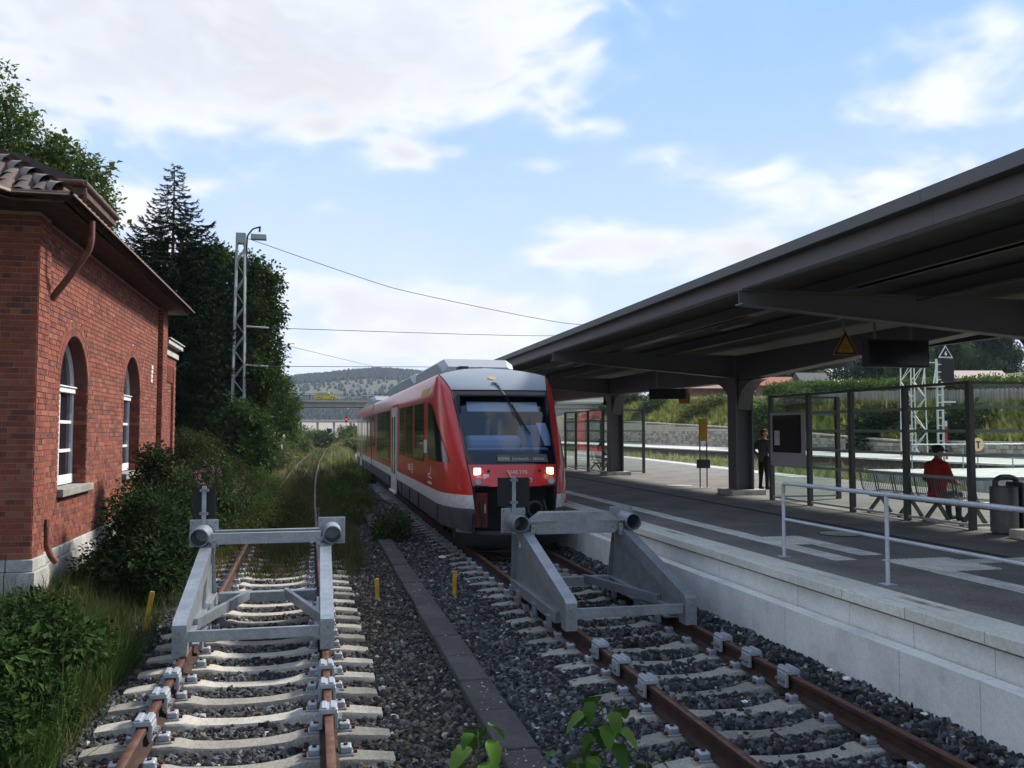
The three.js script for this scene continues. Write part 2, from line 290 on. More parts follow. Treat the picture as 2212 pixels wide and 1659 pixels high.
// ---------- ballast stones ----------
const stoneGeo = [];
for (let v = 0; v < 5; v++) {
  const r = rngOf(40 + v), g = v < 3 ? new THREE.IcosahedronGeometry(1, 0) : new THREE.DodecahedronGeometry(1, 0), p = g.attributes.position, m = new Map();
  for (let i = 0; i < p.count; i++) { const k = [p.getX(i), p.getY(i), p.getZ(i)].map((q) => q.toFixed(3)).join(); if (!m.has(k)) m.set(k, [.68 + r() * .6, .55 + r() * .45]); const [a, b] = m.get(k); p.setXYZ(i, p.getX(i) * a, p.getY(i) * a * .72, p.getZ(i) * a * .9); }
  g.computeVertexNormals(); stoneGeo.push(metreUV(g));
}
const stoneMat = mat([1, 1, 1], .9, { map: tFine });
function stones(label, n, seed, place, tone) {
  const o = group(); top(o, 'ballast_stones', label, 'ballast', null, 'stuff');
  const r = rngOf(seed), lists = stoneGeo.map(() => []), mtx = new THREE.Matrix4(), q = new THREE.Quaternion(), e = new THREE.Euler(), c = new THREE.Color();
  for (let i = 0; i < n; i++) { const s = place(r); if (!s) continue; lists[Math.floor(r() * 5)].push([...s, tone(r, s)]); }
  lists.forEach((l, k) => {
    const im = new THREE.InstancedMesh(stoneGeo[k], stoneMat, l.length); im.name = 'stone'; im.userData.kind = 'stuff';
    l.forEach(([x, y, d, sc, tn], i) => { e.set(r() * 6.3, r() * 6.3, r() * 6.3); q.setFromEuler(e); mtx.compose(V(x, y, d), q, new THREE.Vector3(sc * (.8 + r() * .5), sc * (.8 + r() * .4), sc * (.8 + r() * .5))); im.setMatrixAt(i, mtx); im.setColorAt(i, c.setRGB(...tn)); });
    o.add(im);
  });
}
const onSleeper = (x, d, f, list) => Math.abs(x - f(d)) < 1.32 && list.some((s) => Math.abs(s - d) < .15);
const stoneTone = (warm, g = 1) => (r, s) => { const k = (.014 + Math.pow(r(), 3) * .17) * g, q = r(); if (q > .984) return [.42, .41, .39]; const w = r() < warm(s) ? 1 : 0; return w ? [k * 1.25, k * .95, k * .68] : [k * .96, k, k * 1.06]; };
stones('dark grey ballast stones between the sleepers of the left siding', 88000, 5, (r) => {
  const d = 4.6 + Math.pow(r(), 1.25) * 24, x = -2.7 + r() * 4.17;
  if (onSleeper(x, d, trackL, sleepersL) && r() > .012) return null;
  for (const s of [-.7535, .7535]) if (Math.abs(x - trackL(d) - s) < .09) return null;
  if (x < -1.95 && r() > sstep(-2.75, -1.95, x)) return null;
  const sc = .023 + r() * .024; return [x, bedL(x, d) + (r() - .6) * .035, d, sc];
}, stoneTone((s) => (s[0] > .35 ? .66 : .16), .8));
stones('dark grey ballast stones round the platform track and along the kerb wall', 98000, 6, (r) => {
  const d = 4.4 + Math.pow(r(), 1.35) * 30, x = 1.77 + r() * 3.69;
  if (d > 19 && x > 2.9) return null;
  if (onSleeper(x, d, trackR, sleepersR) && r() > .05) return null;
  for (const s of [-.7535, .7535]) if (Math.abs(x - trackR(d) - s) < .09) return null;
  const sc = .023 + r() * .024; return [x, bedR(x, d) + (r() - .55) * .035, d, sc];
}, stoneTone(() => .12));

// ---------- low concrete kerb wall between the tracks ----------
{
  const t = group(); top(t, 'kerb_wall', 'long low weathered concrete kerb wall between the two tracks', 'kerb');
  const r = rngOf(8), tones = [0, 1, 2].map((i) => mat([[.075, .068, .063], [.066, .060, .056], [.085, .077, .072]][i], .95, { map: tSpeck, bumpMap: tSpeck, bumpScale: .006 }));
  let d = 3.0; while (d < 31.5) { const L = 1.0 + (r() - .5) * .04; G().box(1.456 + (r() - .5) * .02, 1.783 + (r() - .5) * .02, -.5, -.085 + (r() - .5) * .014, d + .006, d + L - .006, .02).mesh('kerb_block', tones[Math.floor(r() * 3)], t); d += L; }
  // lichen and mortar crumbs on top
  const im = G(); for (let i = 0; i < 380; i++) { const dd = 4.5 + Math.pow(r(), 1.6) * 16; im.ball(1.49 + r() * .26, -.087, dd, .003 + Math.pow(r(), 2) * .013, [1, .4, 1.2], 5, 4); }
  const c = im.mesh('mortar_crumbs', mat([.36, .34, .30], .95), t); c.userData.kind = 'stuff';
}

// ---------- platform ----------
const PH = .735;
const platform = group(); structure(platform, 'platform', 'island platform with asphalt top and pale concrete edge');
{
  const r = rngOf(12);
  G().plate([[6.05, 0], [17.4, 0], [18.4, 30], [20.6, 54], [21.5, 90], [7.2, 90], [6.05, 60]], 'y', PH - .3, .3).mesh('asphalt_surface', mat([.27, .258, .243], .95, { map: tAsph, bumpMap: tAsph, bumpScale: .003 }), platform);
  const tone = (a) => [0, 1, 2, 3].map((i) => { const m = a.clone(); m.color.multiplyScalar([1, .955, 1.03, .98][i]); return m; });
  const tc = tone(M.coping), tw = tone(M.concrete);
  for (let k = -6; k < 52; k++) {
    const d0 = 10.72 - 1.045 * 4 + 1.045 * (k - 2), d1 = d0 + 1.045; if (d0 < 1.5) continue;
    const q = (v) => (r() - .5) * v;
    G().box(5.58 + q(.006), 6.06, PH - .105, PH + .012 + q(.004), d0 + .005, d1 - .005, .012).mesh('coping_slab', tc[Math.floor(r() * 4)], platform);
    G().box(5.645 + q(.004), 5.8, .36, PH - .135, d0 - .045, d1 - .053).mesh('wall_panel', tw[Math.floor(r() * 4)], platform);
    G().box(5.44 + q(.004), 5.62, -.6, .372 + q(.003), d0 - .095, d1 - .102, .006).mesh('wall_panel', tw[Math.floor(r() * 4)], platform);
  }
  G().box(5.8, 6.04, -.6, PH - .11, 1, 62).mesh('wall_core', M.dark, platform);
  // painted and ribbed guide strips, 4 mm above the asphalt
  const L = (pts, name = 'guide_strip') => G().plate(pts, 'y', PH + .001, .006).mesh(name, M.linePaint, platform);
  L([[6.74, 14.3], [7.05, 14.3], [7.08, 24.2], [7.12, 58], [6.82, 58], [6.78, 24.2]]);
  L([[6.74, 12.15], [7.06, 12.15], [7.06, 10.55], [6.74, 10.55]]);
  L([[7.36, 12.15], [7.70, 12.15], [7.70, 10.9], [7.36, 10.9]]);
  L([[7.34, 9.45], [7.66, 9.45], [7.62, 3], [7.30, 3]]);
  L([[8.36, 10.22], [13, 10.22], [13, 9.92], [8.36, 9.92]]);
  // ribbed attention fields
  const field = (x0, x1, d0, d1) => { G().box(x0, x1, PH, PH + .004, d0, d1).mesh('tactile_field', M.linePaint, platform); const n = Math.round((x1 - x0 + d1 - d0) / .075); const g = G(); for (let i = 1; i < n; i++) { const u = i / n * (x1 - x0 + d1 - d0); const a = V(x0 + Math.min(u, x1 - x0), PH + .006, d0 + Math.max(0, u - (x1 - x0))), b = V(x0 + Math.max(0, u - (d1 - d0)), PH + .006, d0 + Math.min(u, d1 - d0)); if (a.distanceTo(b) > .04) g.beam(a, b, .032, .008); } g.mesh('rib', M.linePaint, platform).userData.kind = 'stuff'; };
  field(6.74, 7.70, 12.15, 13.1); field(6.74, 7.06, 13.1, 14.3); field(7.36, 8.36, 9.45, 10.45);
  // paler band of slabs at the far edge
  for (let i = 0; i < 30; i++) { const d = 30 + i * 1.05, x = mix(18.35, 20.5, (d - 30) / 24); G().box(x - .95 + .0, x - .1, PH, PH + .006, d, d + .62).mesh('edge_slab', M.linePaint, platform); }
  // dark drainage strip in the asphalt
  const s = mat([.05, .032, .026], .95, { map: tAsph });
  G().plate([[9.05, 3], [9.2, 3], [9.62, 44], [9.5, 44]], 'y', PH + .0005, .003).mesh('drain_strip', s, platform);
  for (const [x, d, rr] of [[8.55, 13.2, .34], [11.15, 25.9, .42]]) { const t = group(x, PH, d); top(t, 'manhole_cover', d < 20 ? 'pale round concrete cover in the asphalt behind the handrail' : 'pale round cover in the shaded asphalt near the yellow timetable', 'manhole cover'); const c = new THREE.Mesh(new THREE.CylinderGeometry(rr, rr, .012, 40), M.footing); c.position.y = .006; c.name = 'lid'; t.add(c); const b = new THREE.Mesh(new THREE.TorusGeometry(rr + .02, .014, 6, 40), M.steelDark); b.rotation.x = Math.PI / 2; b.position.y = .002; b.name = 'rim'; t.add(b); }
}

// ---------- buffer stops ----------
function bufferStop(xc, d0, yT, beamKind, label, signW, signH, tone) {
  const t = group(); top(t, 'buffer_stop', label, 'buffer stop');
  const m = tone, dT = d0 + 2.28;                       // near end of the buffer tubes
  for (const s of [-1, 1]) {
    const x = xc + s * .7535, xt = xc + s * .875;
    // sloping box strut from the foot on the rail up to the tube
    G().plate([[d0, .012], [d0, .345], [d0 + .05, .385], [dT + .12, yT - .10], [dT + .45, yT - .10], [dT + .45, yT - .26], [dT + .30, yT - .26], [d0 + .22, .21], [d0 + .2, .012]], 'x', x - .075 + s * .03, .15).mesh('strut', m, t);
    // web plate under the strut
    G().plate([[d0 + .22, .20], [dT + .30, yT - .25], [dT + .62, yT - .25], [dT + .78, .10], [d0 + .3, .10]], 'x', x - .008 + s * .03, .016).mesh('web_plate', m, t);
    G().beam(V(x + s * .03, .10, dT + .80), V(x + s * .06, yT - .2, dT + .62), .14, .02, new THREE.Vector3(0, 0, 1)).mesh('rear_stiffener', m, t);
    const base = G().box(x - .11, x + .11, .008, .03, d0 + .5, dT + .85).box(x - .075 + s * .03, x + .075 + s * .03, .03, .15, d0 + .5, dT + .85, .01).mesh('base_beam', m, t);
    for (const dd of [d0 + .7, d0 + 1.5, dT + .2, dT + .7]) G().box(x - .13, x - .085, -.10, .06, dd, dd + .14, .006).box(x + .085, x + .13, -.10, .06, dd, dd + .14, .006).mesh('clamp_jaw', m, base);
    const bolts = G(); for (const dd of [dT + .60, dT + .68, dT + .76]) for (const o of [-.09, .09]) bolts.rod(V(x + o, .03, dd), V(x + o, .065, dd), .014, 6); bolts.mesh('bolts', M.galvDull, base);
    // hollow tube with an impact plate at its far end
    const R = .128, r = .112, tb = new THREE.Mesh(metreUV(new THREE.LatheGeometry([[r, 0], [R, 0], [R, .55], [r, .55], [r, 0]].map(([a, b]) => new THREE.Vector2(a, b)), 28)), m);
    tb.rotation.x = -Math.PI / 2; tb.position.set(xt, yT, -dT); tb.name = 'buffer_tube'; t.add(tb);
    const pl = G().box(xt - .19, xt + .19, yT - .19, yT + .19, dT + .55, dT + .58, .006).mesh('impact_plate', m, t);
    const pb = G(); for (const a of [-.15, .15]) for (const b of [-.15, .15]) pb.rod(V(xt + a, yT + b, dT + .55), V(xt + a, yT + b, dT + .525), .016, 6); pb.mesh('bolts', M.galvDull, pl);
    G().beam(V(x - s * .02, .16, d0 + .95), V(xc + s * .25, .16, dT + .55), .06, .12).mesh('diagonal_brace', m, t);
    G().box(Math.min(xt - s * .12, xt - s * .30), Math.max(xt - s * .12, xt - s * .30), yT - .10, yT - .06, dT + .10, dT + .40, .004).mesh('bracket', m, t);
    if (s < 0) {
      const xp = xt + .0, ps = G().box(xp - .03, xp + .03, yT + .10, yT + .20 + signH + .06, dT + .50, dT + .53, .003).mesh('sign_post', m, t);
      G().box(xp - signW / 2, xp + signW / 2, yT + .22, yT + .24 + signH, dT + .535, dT + .55).mesh('stop_board_back', M.black, t);
      G().box(xp - .06, xp + .06, yT + .24 + signH - .06, yT + .24 + signH - .02, dT + .49, dT + .534).box(xp - .06, xp + .06, yT + .26, yT + .30, dT + .49, dT + .534).mesh('sign_bracket', M.galvDull, ps);
    }
  }
  for (const s of [-1, 1]) { const lug = G().box(xc + s * .69 - .03, xc + s * .69 + .03, yT - .20, yT - .02, dT + .04, dT + .12, .006).mesh('lug', m, t); const lb = G(); for (const y of [-.06, -.15]) lb.rod(V(xc + s * .69, yT + y, dT + .045), V(xc + s * .69, yT + y, dT + .02), .016, 6); lb.mesh('lug_bolts', M.galvDull, lug).userData.kind = 'stuff'; const fb = G(); for (const y of [.06, .26]) fb.rod(V(xc + s * .79, y, d0 + .004), V(xc + s * .79, y, d0 - .014), .014, 6); fb.mesh('foot_bolts', M.galvDull, t).userData.kind = 'stuff'; }
  if (beamKind === 'box') G().box(xc - .7535 - .03 - .012, xc - .7535 - .03 - .0095, yT - .40, yT - .30, dT + .42, dT + .50).mesh('maker_plate', M.white, t);
  G().box(xc - .70, xc + .70, .15, .27, d0 + .04, d0 + .09, .004).mesh('front_crossbar', m, t);
  G().box(xc - .66, xc + .66, .05, .19, dT + .5, dT + .64, .008).mesh('rear_crossbeam', m, t);
  if (beamKind === 'channels') {
    G().box(xc - .72, xc + .72, yT - .10, yT + .045, dT + .06, dT + .075).box(xc - .72, xc + .72, yT + .030, yT + .045, dT + .075, dT + .15).box(xc - .72, xc + .72, yT - .10, yT - .085, dT + .075, dT + .15).mesh('channel_beam', m, t);
    G().box(xc - .70, xc + .70, yT - .06, yT + .065, dT + .34, dT + .355).box(xc - .70, xc + .70, yT + .05, yT + .065, dT + .27, dT + .34).mesh('channel_beam', m, t);
  } else {
    G().plate([[xc - .72, yT - .08], [xc - .72, yT - .0], [xc - .52, yT + .15], [xc + .52, yT + .15], [xc + .72, yT - .0], [xc + .72, yT - .08], [xc + .6, yT - .17], [xc - .6, yT - .17]], 'd', dT + .12, .26).mesh('box_beam', m, t);
    for (const s of [-1, 1]) G().plate([[xc + s * .74, dT + .02], [xc + s * .28, dT + .10], [xc + s * .74, dT + .16]].map((q) => q), 'y', yT + .02, .014).mesh('gusset', m, t);
  }
  return t;
}
bufferStop(-.63, 10.2, 1.02, 'channels', 'galvanised steel buffer stop with two thin crossbars on the overgrown left siding', .30, .40, M.galv);
bufferStop(3.86, 10.45, 1.075, 'box', 'galvanised steel buffer stop with deep box beam in front of the red railcar', .50, .42, mat([.36, .38, .40], .48, { map: tGalv, metalness: .6, bumpMap: tGalv, bumpScale: .0006 }));
{ // bolted rail clamps behind the stops
  const g = G().box(-.075, .075, .006, .06, -.105, .105, .014).box(-.082, -.046, -.12, .02, -.09, .09, .008).box(.046, .082, -.12, .02, -.09, .09, .008).box(-.06, -.015, .055, .072, -.1, .1, .006).box(.015, .06, .055, .072, -.1, .1, .006).geo();
  const b = G(); for (const s of [-1, 1]) for (const q of [-.055, 0, .055]) b.rod(V(s * .08, -.05, q), V(s * .115, -.05, q), .017, 6).rod(V(s * .08, -.05, q), V(s * .092, -.05, q), .026, 10); const bg = b.geo();
  const where = [['left', 'left', -1, 0], ['left', 'right', 1, 0], ['platform', 'left', -1, 1], ['platform', 'right', 1, 1]], pos = ['nearest the camera', 'middle of the three', 'nearest the buffer stop'];
  for (const [tr, rl, s, q] of where) [7.98, 8.75, 9.45].forEach((d, i) => {
    const dd = d + (q ? .24 : 0), t = group((q ? trackR(dd) : trackL(dd)) + s * .7535, 0, dd, (i - 1) * .02);
    top(t, 'rail_clamp', `galvanised bolted clamp on ${rl} rail of ${tr} track, ${pos[i]}`, 'rail clamp', 'clamps bolted on the rails');
    const c = new THREE.Mesh(g, M.clip); c.name = 'saddle'; t.add(c); const e = new THREE.Mesh(bg, M.galvDull); e.name = 'bolts'; t.add(e);
  });
}
for (const [x, y0, y1, d, lean, l] of [[2.23, -.26, .17, 14.3, .02, 'yellow marker post in the ballast beside the platform track'], [.98, -.28, .12, 14.1, -.03, 'yellow marker post in brown ballast left of the kerb wall'], [-2.22, -.3, .28, 12.8, .16, 'leaning yellow marker post half hidden at the grass edge']]) {
  const t = group(x, y0, d); t.rotation.z = -lean; top(t, 'marker_post', l, 'marker post', 'yellow marker posts');
  G().box(-.032, .032, 0, y1 - y0, -.02, .02, .006).mesh('post', M.yellowPost, t); G().box(-.031, .031, y1 - y0, y1 - y0 + .01, -.019, .019, .004).mesh('cap', mat([.5, .3, .03], .7), t);
}

// ---------- handrail on the platform edge ----------
{
  const t = group(); top(t, 'handrail', 'galvanised tubular handrail along the platform edge in front of the shelter', 'handrail');
  const m = mat([.66, .69, .73], .42, { map: tGalv, metalness: .3 }), x = 6.28, y1 = 1.735, y2 = 1.245;
  for (const d of [11.04, 8.8, 6.56, 4.32]) { const p = G().rod(V(x, PH, d), V(x, y1 - .02, d), .024, 12).mesh('post', m, t); G().box(x - .07, x + .07, PH, PH + .008, d - .07, d + .07, .002).mesh('base_plate', m, p); }
  G().tube([V(x, y1 - .12, 11.04), V(x, y1 - .02, 11.02), V(x, y1, 10.9), V(x, y1, 8.8), V(x, y1, 6.5), V(x, y1, 4.3)], .027, 12, 60).mesh('top_rail', m, t);
  for (const [a, b] of [[11.04, 8.8], [8.8, 6.56], [6.56, 4.32]]) G().rod(V(x, y2, a - .02), V(x, y2, b + .02), .02, 10).mesh('middle_rail', m, t);
}

// ---------- canopy ----------
const COL = [[11.42, 11.75, 4.25], [11.35, 22.15, 3.80], [11.5, 32.9, 3.85], [11.62, 43.6, 3.9]];
{
  const t = group(); top(t, 'platform_canopy', 'long dark grey steel canopy roof over the island platform', 'canopy');
  const dk = M.canopyGrey, soff = mat([.105, .10, .094], .9, { map: tConc }), fa = M.canopyGrey;
  const D0 = 1.5, D1 = 47;
  for (const [x, d, ys] of COL) {
    const c = G().box(x - .26, x - .215, PH + .14, 3.95, d - .24, d + .24).box(x + .215, x + .26, PH + .14, 3.95, d - .24, d + .24).box(x - .215, x + .215, PH + .14, 3.95, d - .03, d + .03).mesh('column', M.canopyGrey, t);
    G().box(x - .5, x + .5, PH - .02, PH + .14, d - .45, d + .45, .02).mesh('footing', M.footing, c);
    // haunched ends of the girder over the column
    for (const s of [-1, 1]) { const pts = []; for (let i = 0; i <= 12; i++) { const a = i / 12 * Math.PI / 2; pts.push([d + s * (.24 + 1.0 * (1 - Math.cos(a))), ys - .78 + .78 * Math.sin(a)]); } pts.push([d + s * .24, ys]); G().plate(s > 0 ? pts : pts.reverse(), 'x', x - .19, .38).mesh('haunch', dk, t); }
    // cantilever beams: tapered plates with flanges
    for (const s of [-1, 1]) {
      const xe = s < 0 ? 6.02 : 14.85, y = (q) => mix(3.9, 4.30, Math.abs(q - x) / Math.abs(xe - x));
      const b = G().plate((s < 0 ? [[xe, 4.30], [x - .2, 3.9], [x - .2, 4.5], [xe, 4.5]] : [[x + .2, 3.9], [xe, 4.30], [xe, 4.5], [x + .2, 4.5]]), 'd', d - .012, .024);
      b.beam(V(xe, y(xe), d), V(x + s * .2, 3.9, d), .22, .022).box(Math.min(xe, x + s * .2), Math.max(xe, x + s * .2), 4.49, 4.512, d - .1, d + .1);
      b.mesh('cantilever_beam', dk, t);
    }
  }
  for (let i = -1; i < 4; i++) { const a = i < 0 ? [11.15, D0, 4.25] : COL[i], b = i === 3 ? [11.66, D1, 3.9] : COL[i + 1]; G().plate([[a[1], a[2]], [b[1], b[2]], [b[1], 4.5], [a[1], 4.5]], 'x', (a[0] + b[0]) / 2 - .19, .38).mesh('girder', dk, t); }
  const purlins = [7.6, 9.35, 13.1];
  for (const x of purlins) G().box(x - .07, x + .07, 4.515, 4.72, D0, D1).box(x - .12, x + .12, 4.515, 4.535, D0 + .01, D1 - .01).mesh('purlin', dk, t);
  // edge channel and roof trim, in lengths
  for (const [x, s] of [[6.08, -1], [14.8, 1]]) for (let d = D0; d < D1; d += 6.15) {
    const e = Math.min(D1, d + 6.146);
    const xo = x + s * .0; G().box(xo - .015, xo + .015, 4.53, 4.73, d, e).box(Math.min(xo, xo - s * .1), Math.max(xo, xo - s * .1), 4.515, 4.53, d, e).box(Math.min(xo + s * .02, xo - s * .1), Math.max(xo + s * .02, xo - s * .1), 4.73, 4.742, d, e).mesh('edge_channel', fa, t);
    const q = x + s * .14; G().box(q - .02, q + .02, 4.745, 4.885, d, e, .006).box(Math.min(q, q - s * .3), Math.max(q, q - s * .3), 4.872, 4.887, d + .002, e - .002).mesh('roof_trim', fa, t);
  }
  let k = 0; for (let d = D0; d < D1; d += 3.07) { const e = Math.min(d + 3.064, D1); for (const [a, b] of [[5.97, 7.6], [7.6, 9.35], [9.35, 11.4], [11.4, 13.1], [13.1, 14.9]]) G().box(a + .004, b - .004, 4.748 + (k % 3) * .0004, 4.85, d, e).mesh('roof_panel', soff, t), k++; }
  // conduits and lamps under the roof
  G().tube([V(9.0, 4.46, 3), V(9.0, 4.45, 14), V(9.02, 4.46, 30), V(9, 4.46, 46)], .018, 6, 30).mesh('conduit', dk, t);
  const lm = mat([.16, .155, .15], .6); for (const d of [16.8, 27.5, 38]) for (const x of [8.5]) G().box(x - .09, x + .09, 4.60, 4.70, d - .65, d + .65, .03).mesh('strip_lamp', lm, t);
}
// lamps on posts beyond the canopy
for (const [x, d, l] of [[7.15, 52, 'round mushroom lamp head seen above the far canopy edge, left one'], [8.2, 55, 'round mushroom lamp head seen above the far canopy edge, right one']]) {
  const t = group(x, PH, d); top(t, 'platform_lamp', l, 'lamp', 'lamps beyond the canopy');
  G().rod(V(0, 0, 0), V(0, 5.15, 0), .06, 10).mesh('pole', M.canopyGrey, t);
  const h = new THREE.Mesh(new THREE.LatheGeometry([[0.02, .34], [.2, .32], [.52, .12], [.56, .08], [.5, .06], [.26, -.06], [.1, -.12], [.01, -.12]].map(([a, b]) => new THREE.Vector2(a, b)), 24), mat([.42, .44, .47], .5)); h.position.y = 5.2; h.name = 'lamp_head'; t.add(h);
}

// ---------- shelters ----------
const frost = mat([.36, .38, .39], .7), postM = mat([.07, .07, .07], .5);
function shelter(x0, x1, ds, label, board) {
  const t = group(); top(t, 'waiting_shelter', label, 'shelter'); const H = 3.33;
  for (const d of ds) { G().box(x0 - .05, x0 + .05, PH, H, d - .055, d + .055, .008).mesh('post', postM, t); }
  for (const d of [ds[0], ds[ds.length - 1]]) G().box(x1 - .05, x1 + .05, PH, H, d - .055, d + .055, .008).mesh('post', postM, t);
  const rail = (a, b) => G().beam(a, b, .06, .05).mesh('frame_rail', postM, t);
  const pane = (a, b, base) => {
    const dir = b.clone().sub(a).normalize(), n = new THREE.Vector3(-dir.z, 0, dir.x).multiplyScalar(.005);
    const P = (p, y) => p.clone().setY(y);
    G().quad(P(a, PH + .1).add(n), P(b, PH + .1).add(n), P(b, H - .06).add(n), P(a, H - .06).add(n)).mesh('glass_pane', M.glass, t);
    for (const y of [2.87, 2.45, 2.02, 1.61]) G().beam(P(a, y).sub(n), P(b, y).sub(n), .008, .055).mesh('frosted_band', frost, t);
    G().beam(P(a, PH + .08), P(b, PH + .08), .05, .045).mesh('bottom_rail', mat([.36, .37, .36], .6), t);
  };
  for (let i = 0; i < ds.length - 1; i++) { const a = V(x0, 0, ds[i] + .055), b = V(x0, 0, ds[i + 1] - .055); if (ds[i + 1] < ds[i]) { a.z = -(ds[i] - .055); b.z = -(ds[i + 1] + .055); } pane(a, b); rail(a.clone().setY(H - .03), b.clone().setY(H - .03)); }
  for (const d of [ds[0], ds[ds.length - 1]]) { const a = V(x0 + .05, 0, d), b = V(x1 - .05, 0, d); pane(a, b); rail(a.clone().setY(H - .03), b.clone().setY(H - .03)); }
  if (board) {
    const b = G().box(x0 - .075, x0 - .052, 1.60, 2.90, 18.46, 20.05, .004).mesh('notice_board', mat([.40, .41, .41], .6), t);
    G().box(x0 - .082, x0 - .076, 1.93, 2.83, 18.62, 19.92).mesh('board_window', new THREE.MeshPhysicalMaterial({ color: col(.01, .01, .012), roughness: .12 }), b);
    G().box(x0 - .085, x0 - .083, 2.10, 2.46, 19.58, 19.83).mesh('paper_notice', M.white, b);
  }
  return t;
}
shelter(11.15, 13.0, [20.13, 18.4, 16.75, 14.98, 13.26], 'near glazed waiting shelter with black notice board and a seated person inside', true);
shelter(11.36, 13.1, [39.5, 37.8, 36.0, 34.0], 'far glazed waiting shelter behind the red railcar, seen past a column', false);
function bench(x, d0, n, label) {
  const t = group(x, PH, d0); top(t, 'platform_bench', label, 'bench', 'wire seat benches in the shelters');
  const m = mat([.10, .10, .10], .5), L = n * .56;
  G().rod(V(.28, .34, 0), V(.28, .34, L), .035, 10).mesh('support_tube', m, t);
  for (const d of [.35, L - .35]) G().beam(V(.28, .34, d), V(-.02, .0, d), .07, .05).beam(V(.28, .34, d), V(.52, .0, d), .07, .05).mesh('leg', m, t);
  for (let i = 0; i < n; i++) {
    const d = i * .56 + .04, w = .48, s = G();
    for (let k = 0; k <= 8; k++) { const dd = d + w * k / 8; s.tube([V(.0, .86, dd), V(.03, .70, dd), V(.07, .50, dd), V(.14, .43, dd), V(.32, .43, dd), V(.50, .46, dd)], k === 0 || k === 8 ? .016 : .006, 5, 14); }
    s.rod(V(0, .86, d), V(0, .86, d + w), .014, 6).rod(V(.5, .46, d), V(.5, .46, d + w), .014, 6).mesh('seat_shell', mat([.16, .16, .155], .45, { metalness: .3 }), t);
  }
}
bench(11.42, 15.25, 3, 'wire mesh bench in the near shelter beyond the seated person');
bench(11.42, 13.5, 3, 'wire mesh bench the red jacket person sits on');
bench(11.55, 34.5, 4, 'wire bench in the far shelter behind the column');

// ---------- litter bin, timetable, signs ----------
{
  const t = group(11.3, PH, 12.68, .1); top(t, 'litter_bin', 'dark grey cylindrical litter bin with hooped hood at the right edge', 'litter bin');
  const m = mat([.13, .135, .14], .45, { map: tGalv, metalness: .3 });
  G().rod(V(-.02, .03, 0), V(-.02, .78, 0), .215, 28).mesh('drum', m, t);
  G().rod(V(-.02, 0, 0), V(-.02, .03, 0), .19, 24).mesh('plinth', M.dark, t);
  const dk = mat([.03, .032, .036], .5);
  G().box(.20, .29, 0, .86, -.17, .17, .02).mesh('back_post', dk, t);
  G().tube([V(-.2, .80, 0), V(-.19, .89, 0), V(-.08, .94, 0), V(.12, .94, 0), V(.25, .90, 0), V(.25, .8, 0)], .045, 8, 30).mesh('hood', dk, t);
  G().rod(V(-.02, .782, 0), V(-.02, .79, 0), .195, 24).mesh('opening', M.black, t);
}
{
  const t = group(11.40, PH, 24.65, -.05); top(t, 'timetable_stand', 'yellow timetable board on two thin posts beside the shaded column', 'timetable');
  for (const x of [-.11, .11]) { const p = G().rod(V(x, 0, 0), V(x, 2.08, 0), .022, 8).mesh('post', M.galvDull, t); G().box(x - .07, x + .07, 0, .012, -.07, .07).mesh('base_plate', mat([.6, .6, .58], .8), p); }
  G().box(-.125, .125, 1.42, 2.08, -.03, .03, .004).mesh('timetable_board', mat([.52, .30, .012], .6, { map: tFine }), t);
  const ln = G(); const r = rngOf(4); for (let i = 0; i < 14; i++) ln.box(-.1, -.1 + .1 + r() * .1, 1.98 - i * .038, 1.99 - i * .038, .031, .033); ln.mesh('printed_lines', mat([.22, .12, .01], .8), t);
  const cur = G().box(-.20, .20, .60, .86, -.06, .06, .015).mesh('leaflet_box', M.steelDark, t);
}
function canvasTex(w, h, draw) { const c = document.createElement('canvas'); c.width = w; c.height = h; const x = c.getContext('2d'); draw(x, w, h); const t = new THREE.CanvasTexture(c); t.colorSpace = THREE.SRGBColorSpace; return t; }
function printPlane(w, h, t, o = {}) { const m = new THREE.Mesh(new THREE.PlaneGeometry(w, h), new THREE.MeshStandardMaterial({ map: t, roughness: .6, ...o })); return m; }
{ // hanging warning triangles
  const t = group(9.2, 3.80, 14); top(t, 'warning_sign', 'yellow warning triangle hanging from the canopy on a rod', 'sign');
  G().rod(V(0, .42, 0), V(0, .86, 0), .03, 8).mesh('rod', M.galvDull, t);
  const tri = (r, y) => [[-r, y], [r, y], [0, y + r * 1.732]];
  for (const [dx, dd] of [[.02, -.03]]) {
    const f = G().plate(tri(.26, 0).map(([a, b]) => [a + dx, b]), 'd', dd, .012).mesh('sign_face', mat([.34, .19, .012], .7), t);
    G().plate(tri(.235, .014).map(([a, b]) => [a + dx, b]), 'd', dd - .003, .003, [tri(.175, .05).map(([a, b]) => [a + dx, b]).reverse()]).mesh('black_border', M.black, f);
  }
  G().box(-.05, .10, .10, .16, -.036, -.0335).box(-.05, .03, .17, .20, -.036, -.0335).mesh('pictogram', mat([.35, .10, .02], .7), t);
}
{
  const t = group(10.25, 3.6, 14); top(t, 'departure_display', 'dark hanging departure display box under the canopy near the shelter', 'display');
  G().box(-.63, .63, 0, .50, -.09, .09, .01).mesh('housing', mat([.010, .012, .022], .5), t); G().box(-.60, .60, .04, .46, -.095, -.0905).mesh('screen', mat([.004, .005, .01], .25), t);
  for (const x of [-.42, .32]) G().rod(V(x, .5, 0), V(x, .95, 0), .028, 8).mesh('rod', M.galvDull, t);
}
